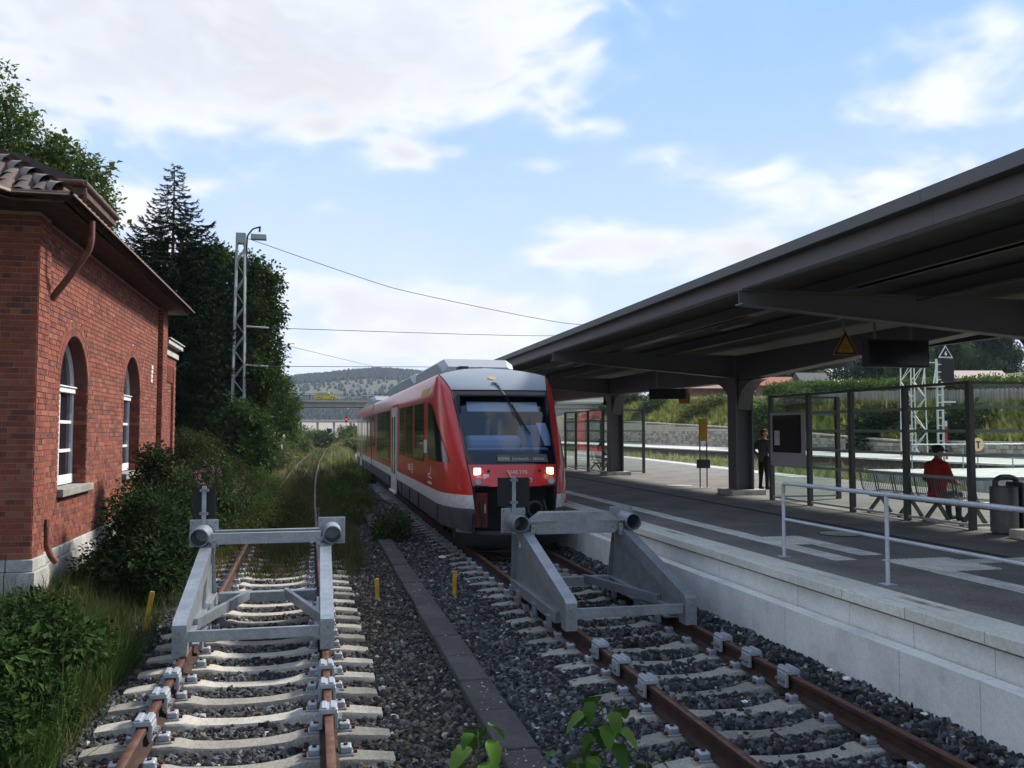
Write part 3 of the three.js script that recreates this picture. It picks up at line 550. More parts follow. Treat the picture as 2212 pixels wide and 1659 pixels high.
{
  const t = group(10.72, 3.42, 25.6, -.25); top(t, 'departure_display', 'second dark hanging display further down the platform with an orange plate', 'display');
  G().box(-.62, .5, .02, .34, -.08, .08, .01).mesh('housing', M.black, t); for (const x of [-.4, .4]) G().rod(V(x, .34, 0), V(x, .9, 0), .025, 8).mesh('rod', M.galvDull, t);
  G().plate([[.32, -.12], [.66, -.12], [.66, .16], [.56, .34], [.32, .34]], 'd', .12, .02).mesh('orange_plate', mat([.30, .11, .012], .6), t);
}
{
  const t = group(11.62, 3.50, 34.0, -.1); top(t, 'platform_number_sign', 'dark blue platform number 1 sign beside the far column', 'sign');
  G().box(-.22, .22, 0, .44, -.05, .05, .01).mesh('sign_box', mat([.008, .012, .035], .5), t);
  const p = printPlane(.40, .40, canvasTex(128, 128, (x, w, h) => { x.fillStyle = '#0b1226'; x.fillRect(0, 0, w, h); x.fillStyle = '#e8e8ea'; x.font = 'bold 110px sans-serif'; x.textAlign = 'center'; x.textBaseline = 'middle'; x.fillText('1', w * .72, h * .54); })); p.position.set(0, .22, .0515); p.name = 'number_face'; t.add(p);
  G().rod(V(0, .44, 0), V(0, .7, 0), .025, 8).mesh('hanger', M.galvDull, t);
}

// ---------- people ----------
const capsule = (p, a, b, ra, rb) => { const bx = b[0] - a[0], by = b[1] - a[1], bz = b[2] - a[2], px = p[0] - a[0], py = p[1] - a[1], pz = p[2] - a[2]; const h = clamp((px * bx + py * by + pz * bz) / (bx * bx + by * by + bz * bz + 1e-9), 0, 1); return [Math.hypot(px - bx * h, py - by * h, pz - bz * h) - mix(ra, rb, h), h]; };
function fleshGeo(bones, lo, size, N, k) {   // bones: [a, b, ra, rb, colour]
  const mc = new MarchingCubes(N, new THREE.MeshBasicMaterial(), true, false, 60000), f = mc.field, half = N / 2;
  for (let z = 0; z < N; z++) for (let y = 0; y < N; y++) for (let x = 0; x < N; x++) {
    const p = [lo[0] + (x / N) * size, lo[1] + (y / N) * size, lo[2] + (z / N) * size]; let s = 0;
    for (const b of bones) { const d = capsule(p, b[0], b[1], b[2], b[3])[0]; if (d < .2) s += Math.exp(-d / k); }
    f[x + y * N + z * N * N] = s > 0 ? Math.log(s) * k : -.2;
  }
  mc.isolation = 0; mc.update();
  const n = mc.count, P = new Float32Array(n * 3), C = new Float32Array(n * 3);
  for (let i = 0; i < n; i++) {
    const p = [0, 1, 2].map((q) => lo[q] + (mc.positionArray[i * 3 + q] + 1) / 2 * size); P.set(p, i * 3);
    let best = 9, c = bones[0][4]; for (const b of bones) { const d = capsule(p, b[0], b[1], b[2], b[3])[0]; if (d < best) { best = d; c = b[4]; } } C.set(c, i * 3);
  }
  const g = new THREE.BufferGeometry(); g.setAttribute('position', new THREE.BufferAttribute(P, 3)); g.setAttribute('normal', new THREE.BufferAttribute(mc.normalArray.slice(0, n * 3), 3)); g.setAttribute('color', new THREE.BufferAttribute(C, 3)); g.setAttribute('uv', new THREE.BufferAttribute(new Float32Array(n * 2), 2));
  g.computeVertexNormals(); { const m = new THREE.BufferGeometry().copy(g); g.setAttribute('normal', toCreasedNormals(m, 1.2).attributes.normal); }
  return g;
}
const flesh = new THREE.MeshStandardMaterial({ vertexColors: true, roughness: .85 });
const SKIN = [.42, .22, .15], HAIR = [.03, .02, .015];
const hand = (w, dir, side, sk) => {   // palm and five curled fingers from wrist w along dir (unit), side = thumb side
  const o = [], at = (a, b, c) => [w[0] + dir[0] * a + side[0] * b, w[1] + dir[1] * a + side[1] * b - c, w[2] + dir[2] * a + side[2] * b];
  o.push([w, at(.08, 0, .0), .026, .03, sk]);
  [[-.033, .065], [-.011, .075], [.011, .08], [.032, .07]].forEach(([s, l]) => { o.push([at(.085, s, 0), at(.085 + l * .55, s, .012), .0105, .0095, sk], [at(.085 + l * .55, s, .012), at(.085 + l * .8, s, .035), .0095, .008, sk]); });
  o.push([at(.02, .03, 0), at(.06, .062, .01), .012, .010, sk], [at(.06, .062, .01), at(.085, .062, .022), .010, .0085, sk]); return o;
};
function headBones(c, f, hat) {   // c = centre of the head, f = unit facing (x, z)
  const s = [-f[1], f[0]], at = (a, y, b) => [c[0] + f[0] * a + s[0] * b, c[1] + y, c[2] + f[1] * a + s[1] * b];
  const o = [[at(-.012, .03, 0), at(.008, .02, 0), .088, .086, SKIN], [at(.02, -.04, 0), at(.035, -.085, 0), .066, .042, SKIN], [at(.088, .005, 0), at(.112, -.022, 0), .012, .016, SKIN], [at(.075, .02, .035), at(.075, .02, .028), .016, .016, SKIN], [at(.075, .02, -.035), at(.075, .02, -.028), .016, .016, SKIN], [at(.078, -.062, .02), at(.078, -.062, -.02), .011, .011, [.34, .13, .10]], [at(0, 0, .088), at(-.005, -.03, .084), .017, .012, SKIN], [at(0, 0, -.088), at(-.005, -.03, -.084), .017, .012, SKIN]];
  o.push([at(-.03, .045, 0), at(-.05, -.03, 0), .085, .055, HAIR], [at(-.01, .06, 0), at(.02, .065, 0), .084, .078, HAIR]);
  return o;
}
{ // seated, red jacket, black cap, seen from behind; sits facing away from the camera track (towards +x)
  const t = group(11.6, PH, 14.72, .25); top(t, 'person', 'person in red jacket and black cap sitting on the shelter bench, seen from behind', 'person');
  const R = [.36, .008, .012], J = [.035, .04, .055], S = [.02, .02, .022];
  const b = [[[.02, .52, 0], [.03, .80, 0], .165, .17, R], [[.03, .80, 0], [.03, 1.02, 0], .165, .15, R], [[.03, 1.05, -.14], [.03, 1.05, .14], .09, .09, R], [[.04, 1.08, 0], [.06, 1.20, 0], .07, .062, SKIN], [[.04, 1.08, 0], [.045, 1.13, 0], .085, .078, R],
    [[.03, 1.05, -.18], [.07, .80, -.27], .075, .062, R], [[.07, .80, -.27], [.34, .74, -.20], .060, .045, R], [[.03, 1.05, .18], [.06, .80, .27], .075, .062, R], [[.06, .80, .27], [.33, .72, .17], .060, .045, R],
    [[.04, .49, -.10], [.46, .50, -.12], .105, .075, J], [[.46, .50, -.12], [.50, .09, -.12], .07, .05, J], [[.04, .49, .10], [.46, .50, .12], .105, .075, J], [[.46, .50, .12], [.44, .09, .13], .07, .05, J],
    [[.50, .045, -.12], [.66, .035, -.13], .048, .04, S], [[.44, .045, .13], [.60, .035, .14], .048, .04, S]];
  const low = fleshGeo(b, [-.5, -.1, -.7], 1.42, 84, .018);
  const hd = fleshGeo([...headBones([.075, 1.30, 0], [1, 0]), [[.04, 1.12, 0], [.06, 1.22, 0], .066, .06, SKIN], ...hand([.35, .735, -.2], [.95, -.05, .25], [.1, .3, .9], SKIN)], [-.2, .7, -.35], .75, 110, .006);
  const hd2 = fleshGeo(hand([.345, .715, .17], [.95, -.05, -.25], [.1, .3, -.9], SKIN), [.2, .5, -.05], .4, 60, .005);
  const m = new THREE.Mesh(mergeGeometries([low, hd, hd2]), flesh); m.name = 'body'; t.add(m);
  const cap = new THREE.Mesh(mergeGeometries([metreUV(new THREE.SphereGeometry(.118, 20, 10, 0, 6.3, 0, 1.62).translate(.068, 1.335, 0)), metreUV(new THREE.CylinderGeometry(.11, .115, .016, 20, 1, false, .1, 2.95).translate(.16, 1.342, 0))].map((g) => g.index ? g.toNonIndexed() : g)), M.black); cap.name = 'cap'; t.add(cap);
  const bag = group(12.35, PH + .38, 13.55); top(bag, 'shoulder_bag', 'black bag standing by the shelter end post next to the bin', 'bag'); G().box(-.16, .16, 0, .24, -.09, .09, .05).mesh('bag_body', M.black, bag); G().tube([V(-.12, .22, 0), V(-.06, .34, 0), V(.06, .34, 0), V(.12, .22, 0)], .011, 6, 20).mesh('strap', M.black, bag); bag.position.y = PH;
}
{ // standing behind the column, hand on hip
  const t = group(12.95, PH, 23.85, .3); top(t, 'person', 'person in dark sweater and black trousers standing behind the column, hand on hip', 'person');
  const W = [.055, .058, .064], J = [.008, .008, .010], S = [.01, .01, .01];
  const b = [[[0, .94, 0], [0, 1.18, 0], .145, .15, W], [[0, 1.18, 0], [.01, 1.34, 0], .155, .14, W], [[.01, 1.40, -.15], [.01, 1.40, .15], .075, .075, W], [[.01, 1.42, 0], [.02, 1.53, 0], .06, .055, SKIN],
    [[.01, 1.39, -.19], [-.10, 1.14, -.36], .064, .052, W], [[-.10, 1.14, -.36], [.06, .99, -.20], .05, .038, W], [[.01, 1.39, .19], [.0, 1.12, .26], .064, .052, W], [[0, 1.12, .26], [.1, .88, .25], .05, .036, W],
    [[0, .92, -.09], [.0, .50, -.11], .10, .07, J], [[0, .50, -.11], [-.02, .10, -.12], .068, .05, J], [[0, .92, .09], [.02, .50, .11], .10, .07, J], [[.02, .50, .11], [.0, .10, .12], .068, .05, J],
    [[-.04, .045, -.12], [.12, .035, -.15], .045, .036, S], [[-.02, .045, .12], [.14, .035, .15], .045, .036, S]];
  const hd = fleshGeo([...headBones([.03, 1.635, 0], [.95, .3]), [[.01, 1.44, 0], [.025, 1.55, 0], .056, .052, SKIN], [[.01, 1.44, 0], [.025, 1.55, 0], .056, .052, SKIN]], [-.3, 1.3, -.3], .62, 84, .006);
  const h1 = fleshGeo(hand([.06, .99, -.20], [.8, -.1, .5], [.3, .9, .1], SKIN), [-.05, .8, -.35], .4, 60, .005), h2 = fleshGeo(hand([.1, .88, .25], [.3, -.95, 0], [.9, .3, 0], SKIN), [-.05, .62, .05], .4, 60, .005);
  const m = new THREE.Mesh(mergeGeometries([fleshGeo(b, [-.85, -.1, -.85], 1.72, 84, .018), hd, h1, h2]), flesh); m.name = 'body'; t.add(m);
}
{ // far seated
  const t = group(11.75, PH, 35.6, .25); top(t, 'person', 'distant person in dark red top sitting in the far shelter', 'person');
  const R = [.16, .02, .022], J = [.03, .03, .04], S = [.02, .02, .02];
  const b = [[[.02, .52, 0], [.03, 1.02, 0], .155, .15, R], [[.03, 1.05, -.13], [.03, 1.05, .13], .08, .08, R], [[.04, 1.08, 0], [.06, 1.20, 0], .06, .055, SKIN], [[.03, 1.05, -.17], [.07, .80, -.25], .066, .055, R], [[.07, .80, -.25], [.36, .70, -.12], .052, .038, R], [[.03, 1.05, .17], [.06, .80, .25], .066, .055, R], [[.06, .80, .25], [.36, .70, .12], .052, .038, R],
    [[.04, .49, -.10], [.46, .50, -.12], .10, .07, J], [[.46, .50, -.12], [.48, .09, -.12], .065, .05, J], [[.04, .49, .10], [.46, .50, .12], .10, .07, J], [[.46, .50, .12], [.48, .09, .13], .065, .05, J], [[.48, .045, -.12], [.64, .035, -.13], .045, .04, S], [[.48, .045, .13], [.64, .035, .14], .045, .04, S], ...headBones([.075, 1.29, 0], [1, 0])];
  const hands = [...hand([.36, .70, -.12], [1, 0, .2], [0, .2, 1], SKIN), ...hand([.36, .70, .12], [1, 0, -.2], [0, .2, -1], SKIN)];
  const m = new THREE.Mesh(mergeGeometries([fleshGeo(b, [-.5, -.1, -.7], 1.5, 96, .014), fleshGeo(hands, [.28, .5, -.22], .45, 60, .005)]), flesh); m.name = 'body'; t.add(m);
}

// ---------- the red railcar ----------
{
  const XC = 3.94, D0 = 17.2, t = group(XC, 0, D0); top(t, 'railcar', 'red two-car diesel railcar with lit headlights standing at the buffer stop', 'train');
  const tab = (a) => (h) => { if (h <= a[0][0]) return a[0][1]; for (let i = 1; i < a.length; i++) if (h <= a[i][0]) return mix(a[i - 1][1], a[i][1], (h - a[i - 1][0]) / (a[i][0] - a[i - 1][0])); return a[a.length - 1][1]; };
  const uf = tab([[.45, .25], [.68, .12], [.9, .0], [1.17, .03], [1.34, .08], [1.55, .18], [1.77, .30], [2.03, .51], [2.3, .73], [2.6, .98], [2.9, 1.23], [3.05, 1.36], [3.18, 1.47], [3.34, 1.62], [3.44, 1.76], [3.5, 1.86], [3.62, 2.1], [3.72, 2.36], [3.78, 2.54], [3.84, 2.74], [3.90, 3.0], [3.95, 3.4]]);
  const wd = tab([[.45, 1.28], [.68, 1.34], [.9, 1.365], [1.17, 1.375], [3.1, 1.375], [3.3, 1.36], [3.5, 1.325], [3.62, 1.30], [3.72, 1.27], [3.78, 1.12], [3.84, .88], [3.90, .56], [3.95, .02]]);
  const half = (h) => h > 3.72 ? wd(h) * .975 : tab([[.45, .80], [.9, .82], [1.34, .87], [1.77, .93], [2.55, .99], [3.34, 1.07], [3.55, 1.15], [3.72, 1.235]])(h);
  const shape = tab([[0, 0], [.1, .02], [.27, .075], [.47, .176], [.67, .333], [.83, .535], [.93, .735], [1, 1]]);
  const tl = (h) => clamp((wd(h) - half(h)) * 2.9, .2, 1.7);
  // across the nose: c 0 to .7 is the front face, .7 to 1 the swept corner
  const acrossV = (c, h) => c <= .7 ? c / .7 * half(h) : mix(half(h), wd(h), (c - .7) / .3);
  const acrossU = (c, h) => c <= .7 ? .12 * Math.pow(c / .7, 2.6) : .12 + tl(h) * shape((c - .7) / .3);
  const du = (f) => .12 * Math.pow(Math.min(1, f / .66), 2.6);
  const rows = [.45, .68, .90, 1.035, 1.17, 1.34, 1.55, 1.77, 2.03, 2.3, 2.6, 2.9, 3.05, 3.18, 3.34, 3.39, 3.44, 3.5, 3.56, 3.62, 3.67, 3.72, 3.75, 3.78, 3.81, 3.84, 3.87, 3.90, 3.93, 3.95];
  const vfs = [0, .12, .24, .35, .45, .55, .62, .655, .70, .715, .73, .755, .78, .81, .84, .87, .90, .925, .95, .965, .98, .99, 1];
  const LEN = 24.1, TOP = 3.95;
  const cols = []; for (const s of [1, .75, .5, .25, .12, .04]) cols.push([-1, s]); for (const v of [...vfs].reverse()) cols.push([-v, 0]); for (const v of vfs.slice(1)) cols.push([v, 0]); for (const s of [.04, .12, .25, .5, .75, 1]) cols.push([1, s]);
  const S = ([vf, s], h) => { const c = Math.abs(vf), u0 = uf(h) + acrossU(c, h); return new THREE.Vector3(Math.sign(vf) * acrossV(c, h), h, -(s ? mix(u0, LEN, s) : u0)); };
  const nrm = (c, h, ci) => { const e = .012, a = cols[Math.max(0, ci - 1)], b = cols[Math.min(cols.length - 1, ci + 1)]; const dh = S(c, Math.min(TOP, h + e)).sub(S(c, Math.max(.45, h - e))), dc = S(b, h).sub(S(a, h)); return dc.cross(dh).normalize(); };
  const parts = {};
  const cls = (ci, h) => {
    const v = Math.max(Math.abs(cols[ci][0]), Math.abs(cols[ci + 1][0])), front = v <= .701 && !cols[ci][1] && !cols[ci + 1][1];
    if (front) { if (h < 1.34) return null; if (h < 1.77) return 'front_panel'; if (h < 3.34) return v <= .656 && h > 2.03 && h < 3.18 ? 'windscreen' : 'windscreen_surround'; return 'roof_cap'; }
    if (h < .9) return 'skirt'; if (h < 1.17) return 'white_band'; if (h < 3.72) return 'body_shell'; return 'roof';
  };
  for (let ci = 0; ci < cols.length - 1; ci++) for (let r = 0; r < rows.length - 1; r++) {
    let k = cls(ci, (rows[r] + rows[r + 1]) / 2); if (!k) continue; if (k === 'skirt' || k === 'white_band') k += cols[ci][0] < -.5 ? '' : '|'; const q = parts[k] ??= { p: [], n: [], u: [] };
    const quad = [[ci, r], [ci + 1, r], [ci + 1, r + 1], [ci, r], [ci + 1, r + 1], [ci, r + 1]];
    for (const [c, w] of quad) { const P = S(cols[c], rows[w]), N = nrm(cols[c], rows[w], c); q.p.push(P.x, P.y, P.z); q.n.push(N.x, N.y, N.z); q.u.push(P.z, P.y); }
  }
  const red = new THREE.MeshPhysicalMaterial({ color: col(.60, .018, .016), roughness: .38, clearcoat: .5, clearcoatRoughness: .1, map: tex(256, 2.2, (u, v) => { const k = .93 + (fbm(u * 6, v * 6, 81, 4, 6) - .5) * .14; return grey(k); }) });
  const streak = tex(512, 1.6, (u, v) => { const s = fbm(u * 26, v * 1.0, 83, 3, 1), k = .88 + (fbm(u * 9, v * 3, 84, 3, 3) - .5) * .22; return grey(k); });
  const greyR = mat([.20, .225, .255], .35), skirtM = mat([.115, .12, .125], .6, { map: streak }), whiteM = mat([.70, .70, .67], .5, { map: tFine });
  const gl = new THREE.MeshPhysicalMaterial({ color: col(.50, .58, .68), roughness: .02, transmission: 1, thickness: 0, ior: 1.6 });
  const surround = new THREE.MeshPhysicalMaterial({ color: col(.006, .007, .009), roughness: .12 });
  const mats = { windscreen: gl, windscreen_surround: surround, front_panel: red, roof_cap: greyR, skirt: skirtM, white_band: whiteM, body_shell: red, roof: greyR };
  const made = {};
  for (const k of Object.keys(parts)) { const g = new THREE.BufferGeometry(); g.setAttribute('position', new THREE.Float32BufferAttribute(parts[k].p, 3)); g.setAttribute('normal', new THREE.Float32BufferAttribute(parts[k].n, 3)); g.setAttribute('uv', new THREE.Float32BufferAttribute(parts[k].u, 2)); const m = new THREE.Mesh(g, mats[k.replace('|', '')]); m.name = k.replace('|', ''); t.add(m); made[k] = m; }
  // dark seams beside the front panel
  for (const s of [-1, 1]) { const pts = rows.filter((h) => h >= .9 && h <= 3.90).map((h) => { const p = S([s * .702, 0], h); p.z += .004; return p; }); G().tube(pts, .013, 6, 60).mesh('seam', M.black, t); }
  G().tube(vfs.filter((v) => v <= .70).reverse().map((v) => S([-v, 0], 3.34)).concat(vfs.filter((v) => v && v <= .70).map((v) => S([v, 0], 3.34))).map((p) => { p.z += .004; return p; }), .011, 6, 50).mesh('seam', M.black, t);
  // lamps
  const lampOn = new THREE.MeshStandardMaterial({ color: col(1, .9, .65), emissive: col(1, .80, .42), emissiveIntensity: 1.3 });
  for (const s of [-1, 1]) {
    const x = s * .755, dd = uf(1.62) + du(.755 / 1.375) - .012;
    const h = G().box(x - .09, x + .09, 1.555, 1.725, dd - .004, dd + .07, .035).mesh('headlight_bezel', mat([.55, .36, .08], .4), t);
    G().box(x - .072, x + .072, 1.565, 1.705, dd - .022, dd, .03).mesh('headlight', lampOn, h);
    const L = new THREE.PointLight(col(1, .82, .5), .012); L.position.set(x, 1.635, -(dd - .14)); L.shadow.radius = 3; L.castShadow = true; L.name = 'headlight_glow'; t.add(L);
    const y2 = 1.445, d2 = uf(y2) + du(.755 / 1.375) - .01, g2 = new THREE.Mesh(new THREE.CylinderGeometry(.068, .068, .04, 24), mat([.55, .56, .57], .2, { metalness: .7 })); g2.rotation.x = Math.PI / 2; g2.position.set(x - s * .0, y2, -d2); g2.name = 'tail_lamp'; t.add(g2);
    const g3 = new THREE.Mesh(new THREE.TorusGeometry(.07, .011, 8, 28), mat([.25, .25, .25], .4)); g3.position.set(x, y2, -(d2 - .02)); g3.name = 'lamp_ring'; t.add(g3);
    const hole = new THREE.Mesh(new THREE.CylinderGeometry(.03, .03, .02, 14), M.black); hole.rotation.x = Math.PI / 2; hole.position.set(s * .53, 1.64, -(uf(1.64) + du(.39) - .006)); hole.name = 'socket'; t.add(hole);
  }
  { const d = uf(3.56) + .0, g = new THREE.Mesh(new THREE.CylinderGeometry(.085, .085, .03, 26), mat([.5, .5, .5], .3, { metalness: .5 })); g.rotation.x = .62; g.position.set(-.10, 3.62, -(uf(3.62) - .0)); g.name = 'marker_lamp'; t.add(g);
    const e = new THREE.Mesh(new THREE.CylinderGeometry(.066, .066, .012, 24), mat([.62, .36, .10], .35)); e.position.y = .018; e.name = 'amber_lens'; g.add(e); }
  // wiper
  const W_ = (x, h, o = .05) => V(x, h, uf(h) - o);
  G().beam(W_(-.06, 3.50, .03), W_(.12, 3.12), .05, .035).beam(W_(.10, 3.14), W_(.40, 2.46), .022, .02).beam(W_(-.02, 3.46), W_(.20, 2.78), .012, .012).mesh('wiper_arm', M.black, t);
  G().beam(W_(.18, 3.02, .03), W_(.46, 2.38, .03), .016, .03).mesh('wiper_blade', M.dark, t);
  G().box(-.14, -.06, 3.46, 3.53, uf(3.5) - .05, uf(3.5) + .05, .01).mesh('wiper_mount', M.galvDull, t);
  // destination display, number plate
  const disp = printPlane(1.06, .20, canvasTex(1024, 192, (x, w, h) => {
    x.fillStyle = '#20262c'; x.fillRect(0, 0, w, h); x.fillStyle = '#8f9474'; x.font = 'bold 118px sans-serif'; x.textBaseline = 'middle'; x.fillStyle = '#39402f'; x.fillRect(6, 10, 260, h - 20); x.fillStyle = '#c9c48a'; x.fillText('RB86', 18, h * .55, 240); x.font = 'bold 92px sans-serif'; x.fillText('Einbeck - Mitte', 300, h * .58, 690);
    x.fillStyle = '#20262c'; for (let i = 0; i < w; i += 8) x.fillRect(i, 0, 2, h); for (let j = 0; j < h; j += 8) x.fillRect(0, j, w, 2);
  }), { roughness: .3 }); disp.position.set(.20, 1.895, -(uf(1.895) - .016)); disp.rotation.x = -.68; disp.name = 'destination_display'; t.add(disp);
  const clear = (w, h, W, Hh, draw, name, x, y, d, ry, rx = 0) => { const c = canvasTex(W, Hh, draw); const m = printPlane(w, h, c, { transparent: true, alphaTest: .4 }); m.position.set(x, y, -d); m.rotation.set(rx, ry, 0); m.name = name; t.add(m); return m; };
  clear(.52, .13, 512, 128, (x, w, h) => { x.clearRect(0, 0, w, h); x.fillStyle = '#c9a9a9'; x.font = 'bold 104px sans-serif'; x.textBaseline = 'middle'; x.fillText('648 776', 20, h / 2, w - 40); }, 'number', .13, 1.62, uf(1.62) - .012, 0, -.44);
  // grab bar and stickers
  G().tube([V(-.04, 1.42, .08), V(-.04, 1.48, .05), V(.0, 1.50, .05), V(.28, 1.50, .05), V(.32, 1.48, .05), V(.32, 1.42, .08)], .011, 6, 30).mesh('grab_bar', M.white, t);
  G().box(-.64, -.53, 1.48, 1.58, uf(1.53) + .03, uf(1.53) + .05, .02).mesh('sticker', mat([.75, .62, .62], .6), t);
  G().beam(V(-.16, 1.66, .18), V(-.08, 1.50, .10), .03, .012).mesh('hose_hook', mat([.6, .45, .45], .5), t);
  // coupler recess
  for (const [g, n] of [[G().box(-.84, .84, .42, 1.35, .75, .8), 'recess_back'], [G().box(-.86, -.82, .42, 1.35, .18, .8), 'recess_side'], [G().box(.82, .86, .42, 1.35, .18, .8), 'recess_side'], [G().box(-.84, .84, 1.33, 1.36, .12, .8), 'recess_top'], [G().box(-.84, .84, .40, .43, .25, .8), 'recess_floor']]) g.mesh(n, M.black, t);
  { const c = new THREE.Mesh(new THREE.CylinderGeometry(.15, .19, .45, 22), mat([.03, .03, .032], .6)); c.rotation.x = Math.PI / 2; c.position.set(.0, .82, -.45); c.name = 'coupler'; t.add(c); G().box(-.22, .22, .62, 1.02, .10, .30, .03).mesh('coupler_head', mat([.025, .025, .028], .6), t); }
  { const c = new THREE.Mesh(new THREE.TorusGeometry(.15, .03, 8, 26), mat([.05, .05, .052], .6)); c.position.set(.46, .86, -.35); c.name = 'buffer_ring'; t.add(c); }
  G().box(-.80, -.53, .50, 1.22, .30, .60, .02).mesh('hose_cabinet', mat([.11, .004, .004], .6), t);
  G().tube([V(-.68, 1.05, .28), V(-.67, .85, .22), V(-.63, .68, .24), V(-.66, .55, .28)], .028, 8, 24).mesh('air_hose', M.dark, t);
  G().rod(V(-.60, .98, .26), V(-.60, .80, .26), .02, 8).mesh('hose_cock', mat([.55, .3, .1], .5), t);
  G().tube([V(.62, 1.05, .28), V(.66, .85, .2), V(.62, .62, .22), V(.5, .55, .3)], .026, 8, 24).mesh('air_hose', M.dark, t);
    // red wedge mark on the right white corner
  { const p = S([.86, 0], 1.04); G().plate([[p.x - .02, .96], [p.x + .05, .97], [p.x + .02, 1.11]], 'd', -p.z - .06, .012).mesh('wedge_mark', mat([.45, .015, .015], .5), t); }
  // plough under the nose
  { const pts = [], n = 18; const p = [], ix = []; for (let i = 0; i <= n; i++) { const a = (i / n - .5) * 2, x = a * 1.12, z = Math.pow(Math.abs(a), 2.4) * .75; p.push(x, .46, -(.02 + z), x, .40, -(-.10 + z), x * .99, .26, -(-.04 + z), x * .96, .13, -(.10 + z), x * .96, .13, -(.16 + z)); }
    for (let i = 0; i < n; i++) for (let j = 0; j < 4; j++) { const a = i * 5 + j, b = a + 5; ix.push(a, a + 1, b, b, a + 1, b + 1); }
    const g = new THREE.BufferGeometry(); g.setAttribute('position', new THREE.Float32BufferAttribute(p, 3)); g.setIndex(ix); const m = new THREE.Mesh(metreUV(toCreasedNormals(g.toNonIndexed(), .5)), mat([.035, .036, .038], .5, { map: tFine, side: THREE.DoubleSide })); m.name = 'snow_plough'; t.add(m); }
  // cab interior behind the windscreen
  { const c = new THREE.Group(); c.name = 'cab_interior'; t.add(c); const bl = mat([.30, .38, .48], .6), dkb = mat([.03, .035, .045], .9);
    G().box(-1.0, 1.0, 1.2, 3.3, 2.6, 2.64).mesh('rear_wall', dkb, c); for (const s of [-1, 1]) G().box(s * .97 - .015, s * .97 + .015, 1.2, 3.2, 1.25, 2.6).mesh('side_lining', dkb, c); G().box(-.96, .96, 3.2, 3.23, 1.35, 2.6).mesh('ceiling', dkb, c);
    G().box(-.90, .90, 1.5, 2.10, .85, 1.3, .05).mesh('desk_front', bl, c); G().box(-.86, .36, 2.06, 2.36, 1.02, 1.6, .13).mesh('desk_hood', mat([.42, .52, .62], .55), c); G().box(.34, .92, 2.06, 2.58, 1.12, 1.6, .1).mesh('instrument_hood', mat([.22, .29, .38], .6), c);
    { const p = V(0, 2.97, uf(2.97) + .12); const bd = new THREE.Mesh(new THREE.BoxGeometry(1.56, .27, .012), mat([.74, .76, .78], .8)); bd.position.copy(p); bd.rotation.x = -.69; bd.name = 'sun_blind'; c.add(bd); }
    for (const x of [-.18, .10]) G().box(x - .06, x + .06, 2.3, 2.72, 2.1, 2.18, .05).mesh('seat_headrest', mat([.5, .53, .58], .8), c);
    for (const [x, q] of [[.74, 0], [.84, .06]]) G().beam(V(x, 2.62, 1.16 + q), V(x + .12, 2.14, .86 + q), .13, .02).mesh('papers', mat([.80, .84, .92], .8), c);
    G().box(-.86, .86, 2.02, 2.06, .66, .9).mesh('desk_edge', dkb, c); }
  // ---------- sides ----------
  const glassM = new THREE.MeshPhysicalMaterial({ color: col(.008, .010, .010), roughness: .05, ior: 1.5 });
  const frameM = mat([.02, .02, .022], .4), silver = mat([.62, .64, .62], .45, { metalness: .2, map: tFine });
  const x0 = 1.375;
  const sidePane = (s, a, b, y0, y1, name = 'window', m = glassM) => { const o = G().box(s * x0 - .012, s * x0 + .012, y0, y1, a, b, .011).mesh(name, m, t); return o; };
  const onSide = (s, u, h) => { let lo = .70, hi = 1; const target = u - uf(h); if (target >= .12 + tl(h)) return s * (wd(h) + .012); for (let i = 0; i < 24; i++) { const m = (lo + hi) / 2; acrossU(m, h) < target ? lo = m : hi = m; } return s * (acrossV((lo + hi) / 2, h) + .012); };
  const win = (s, a, b, y0, y1) => { const f = sidePane(s, a - .035, b + .035, y0 - .035, y1 + .035, 'window', frameM); G().box(s * (x0 + .010), s * (x0 + .017), y0, y1, a, b).mesh('pane', glassM, f); };
  for (const s of [-1, 1]) {
    // cab side window, bowed with the nose
    { const p = [], ix = [], n = 16, m = 16, lead = tab([[1.80, .86], [2.1, 1.22], [2.35, 1.55], [2.65, 1.95], [2.9, 2.28], [3.03, 2.55], [3.10, 2.9]]);
      for (let i = 0; i <= n; i++) for (let j = 0; j <= m; j++) { const h = mix(1.80, 3.10, j / m), u = mix(lead(h), 3.22, i / n); p.push(onSide(s, u, h), h, -u); }
      for (let i = 0; i < n; i++) for (let j = 0; j < m; j++) { const a = i * (m + 1) + j, b = a + m + 1; s < 0 ? ix.push(a, a + 1, b, b, a + 1, b + 1) : ix.push(a, b, a + 1, b, b + 1, a + 1); }
      const g = new THREE.BufferGeometry(); g.setAttribute('position', new THREE.Float32BufferAttribute(p, 3)); g.setAttribute('uv', new THREE.Float32BufferAttribute(new Float32Array(p.length / 3 * 2), 2)); g.setIndex(ix); g.computeVertexNormals(); const w = new THREE.Mesh(g, surround); w.name = 'cab_window'; t.add(w); }
    win(s, 4.08, 6.05, 1.74, 3.12); win(s, 6.62, 8.5, 1.76, 3.13); win(s, 8.95, 10.35, 1.77, 3.14);
    sidePane(s, 10.42, 10.49, 1.8, 3.12, 'light_strip', silver);
    win(s, 14.15, 16.05, 1.38, 3.16); win(s, 16.2, 18.6, 1.38, 3.17); win(s, 18.75, 20.7, 1.38, 3.18); win(s, 22.05, 23.8, 1.8, 3.18);
    sidePane(s, 16.08, 16.16, 1.4, 3.17, 'light_strip', silver);
    // entrance door with two narrow panes
    const d = G().box(s * (x0 - .01), s * (x0 + .030), .50, 3.22, 11.25, 13.12, .012).mesh('door', silver, t);
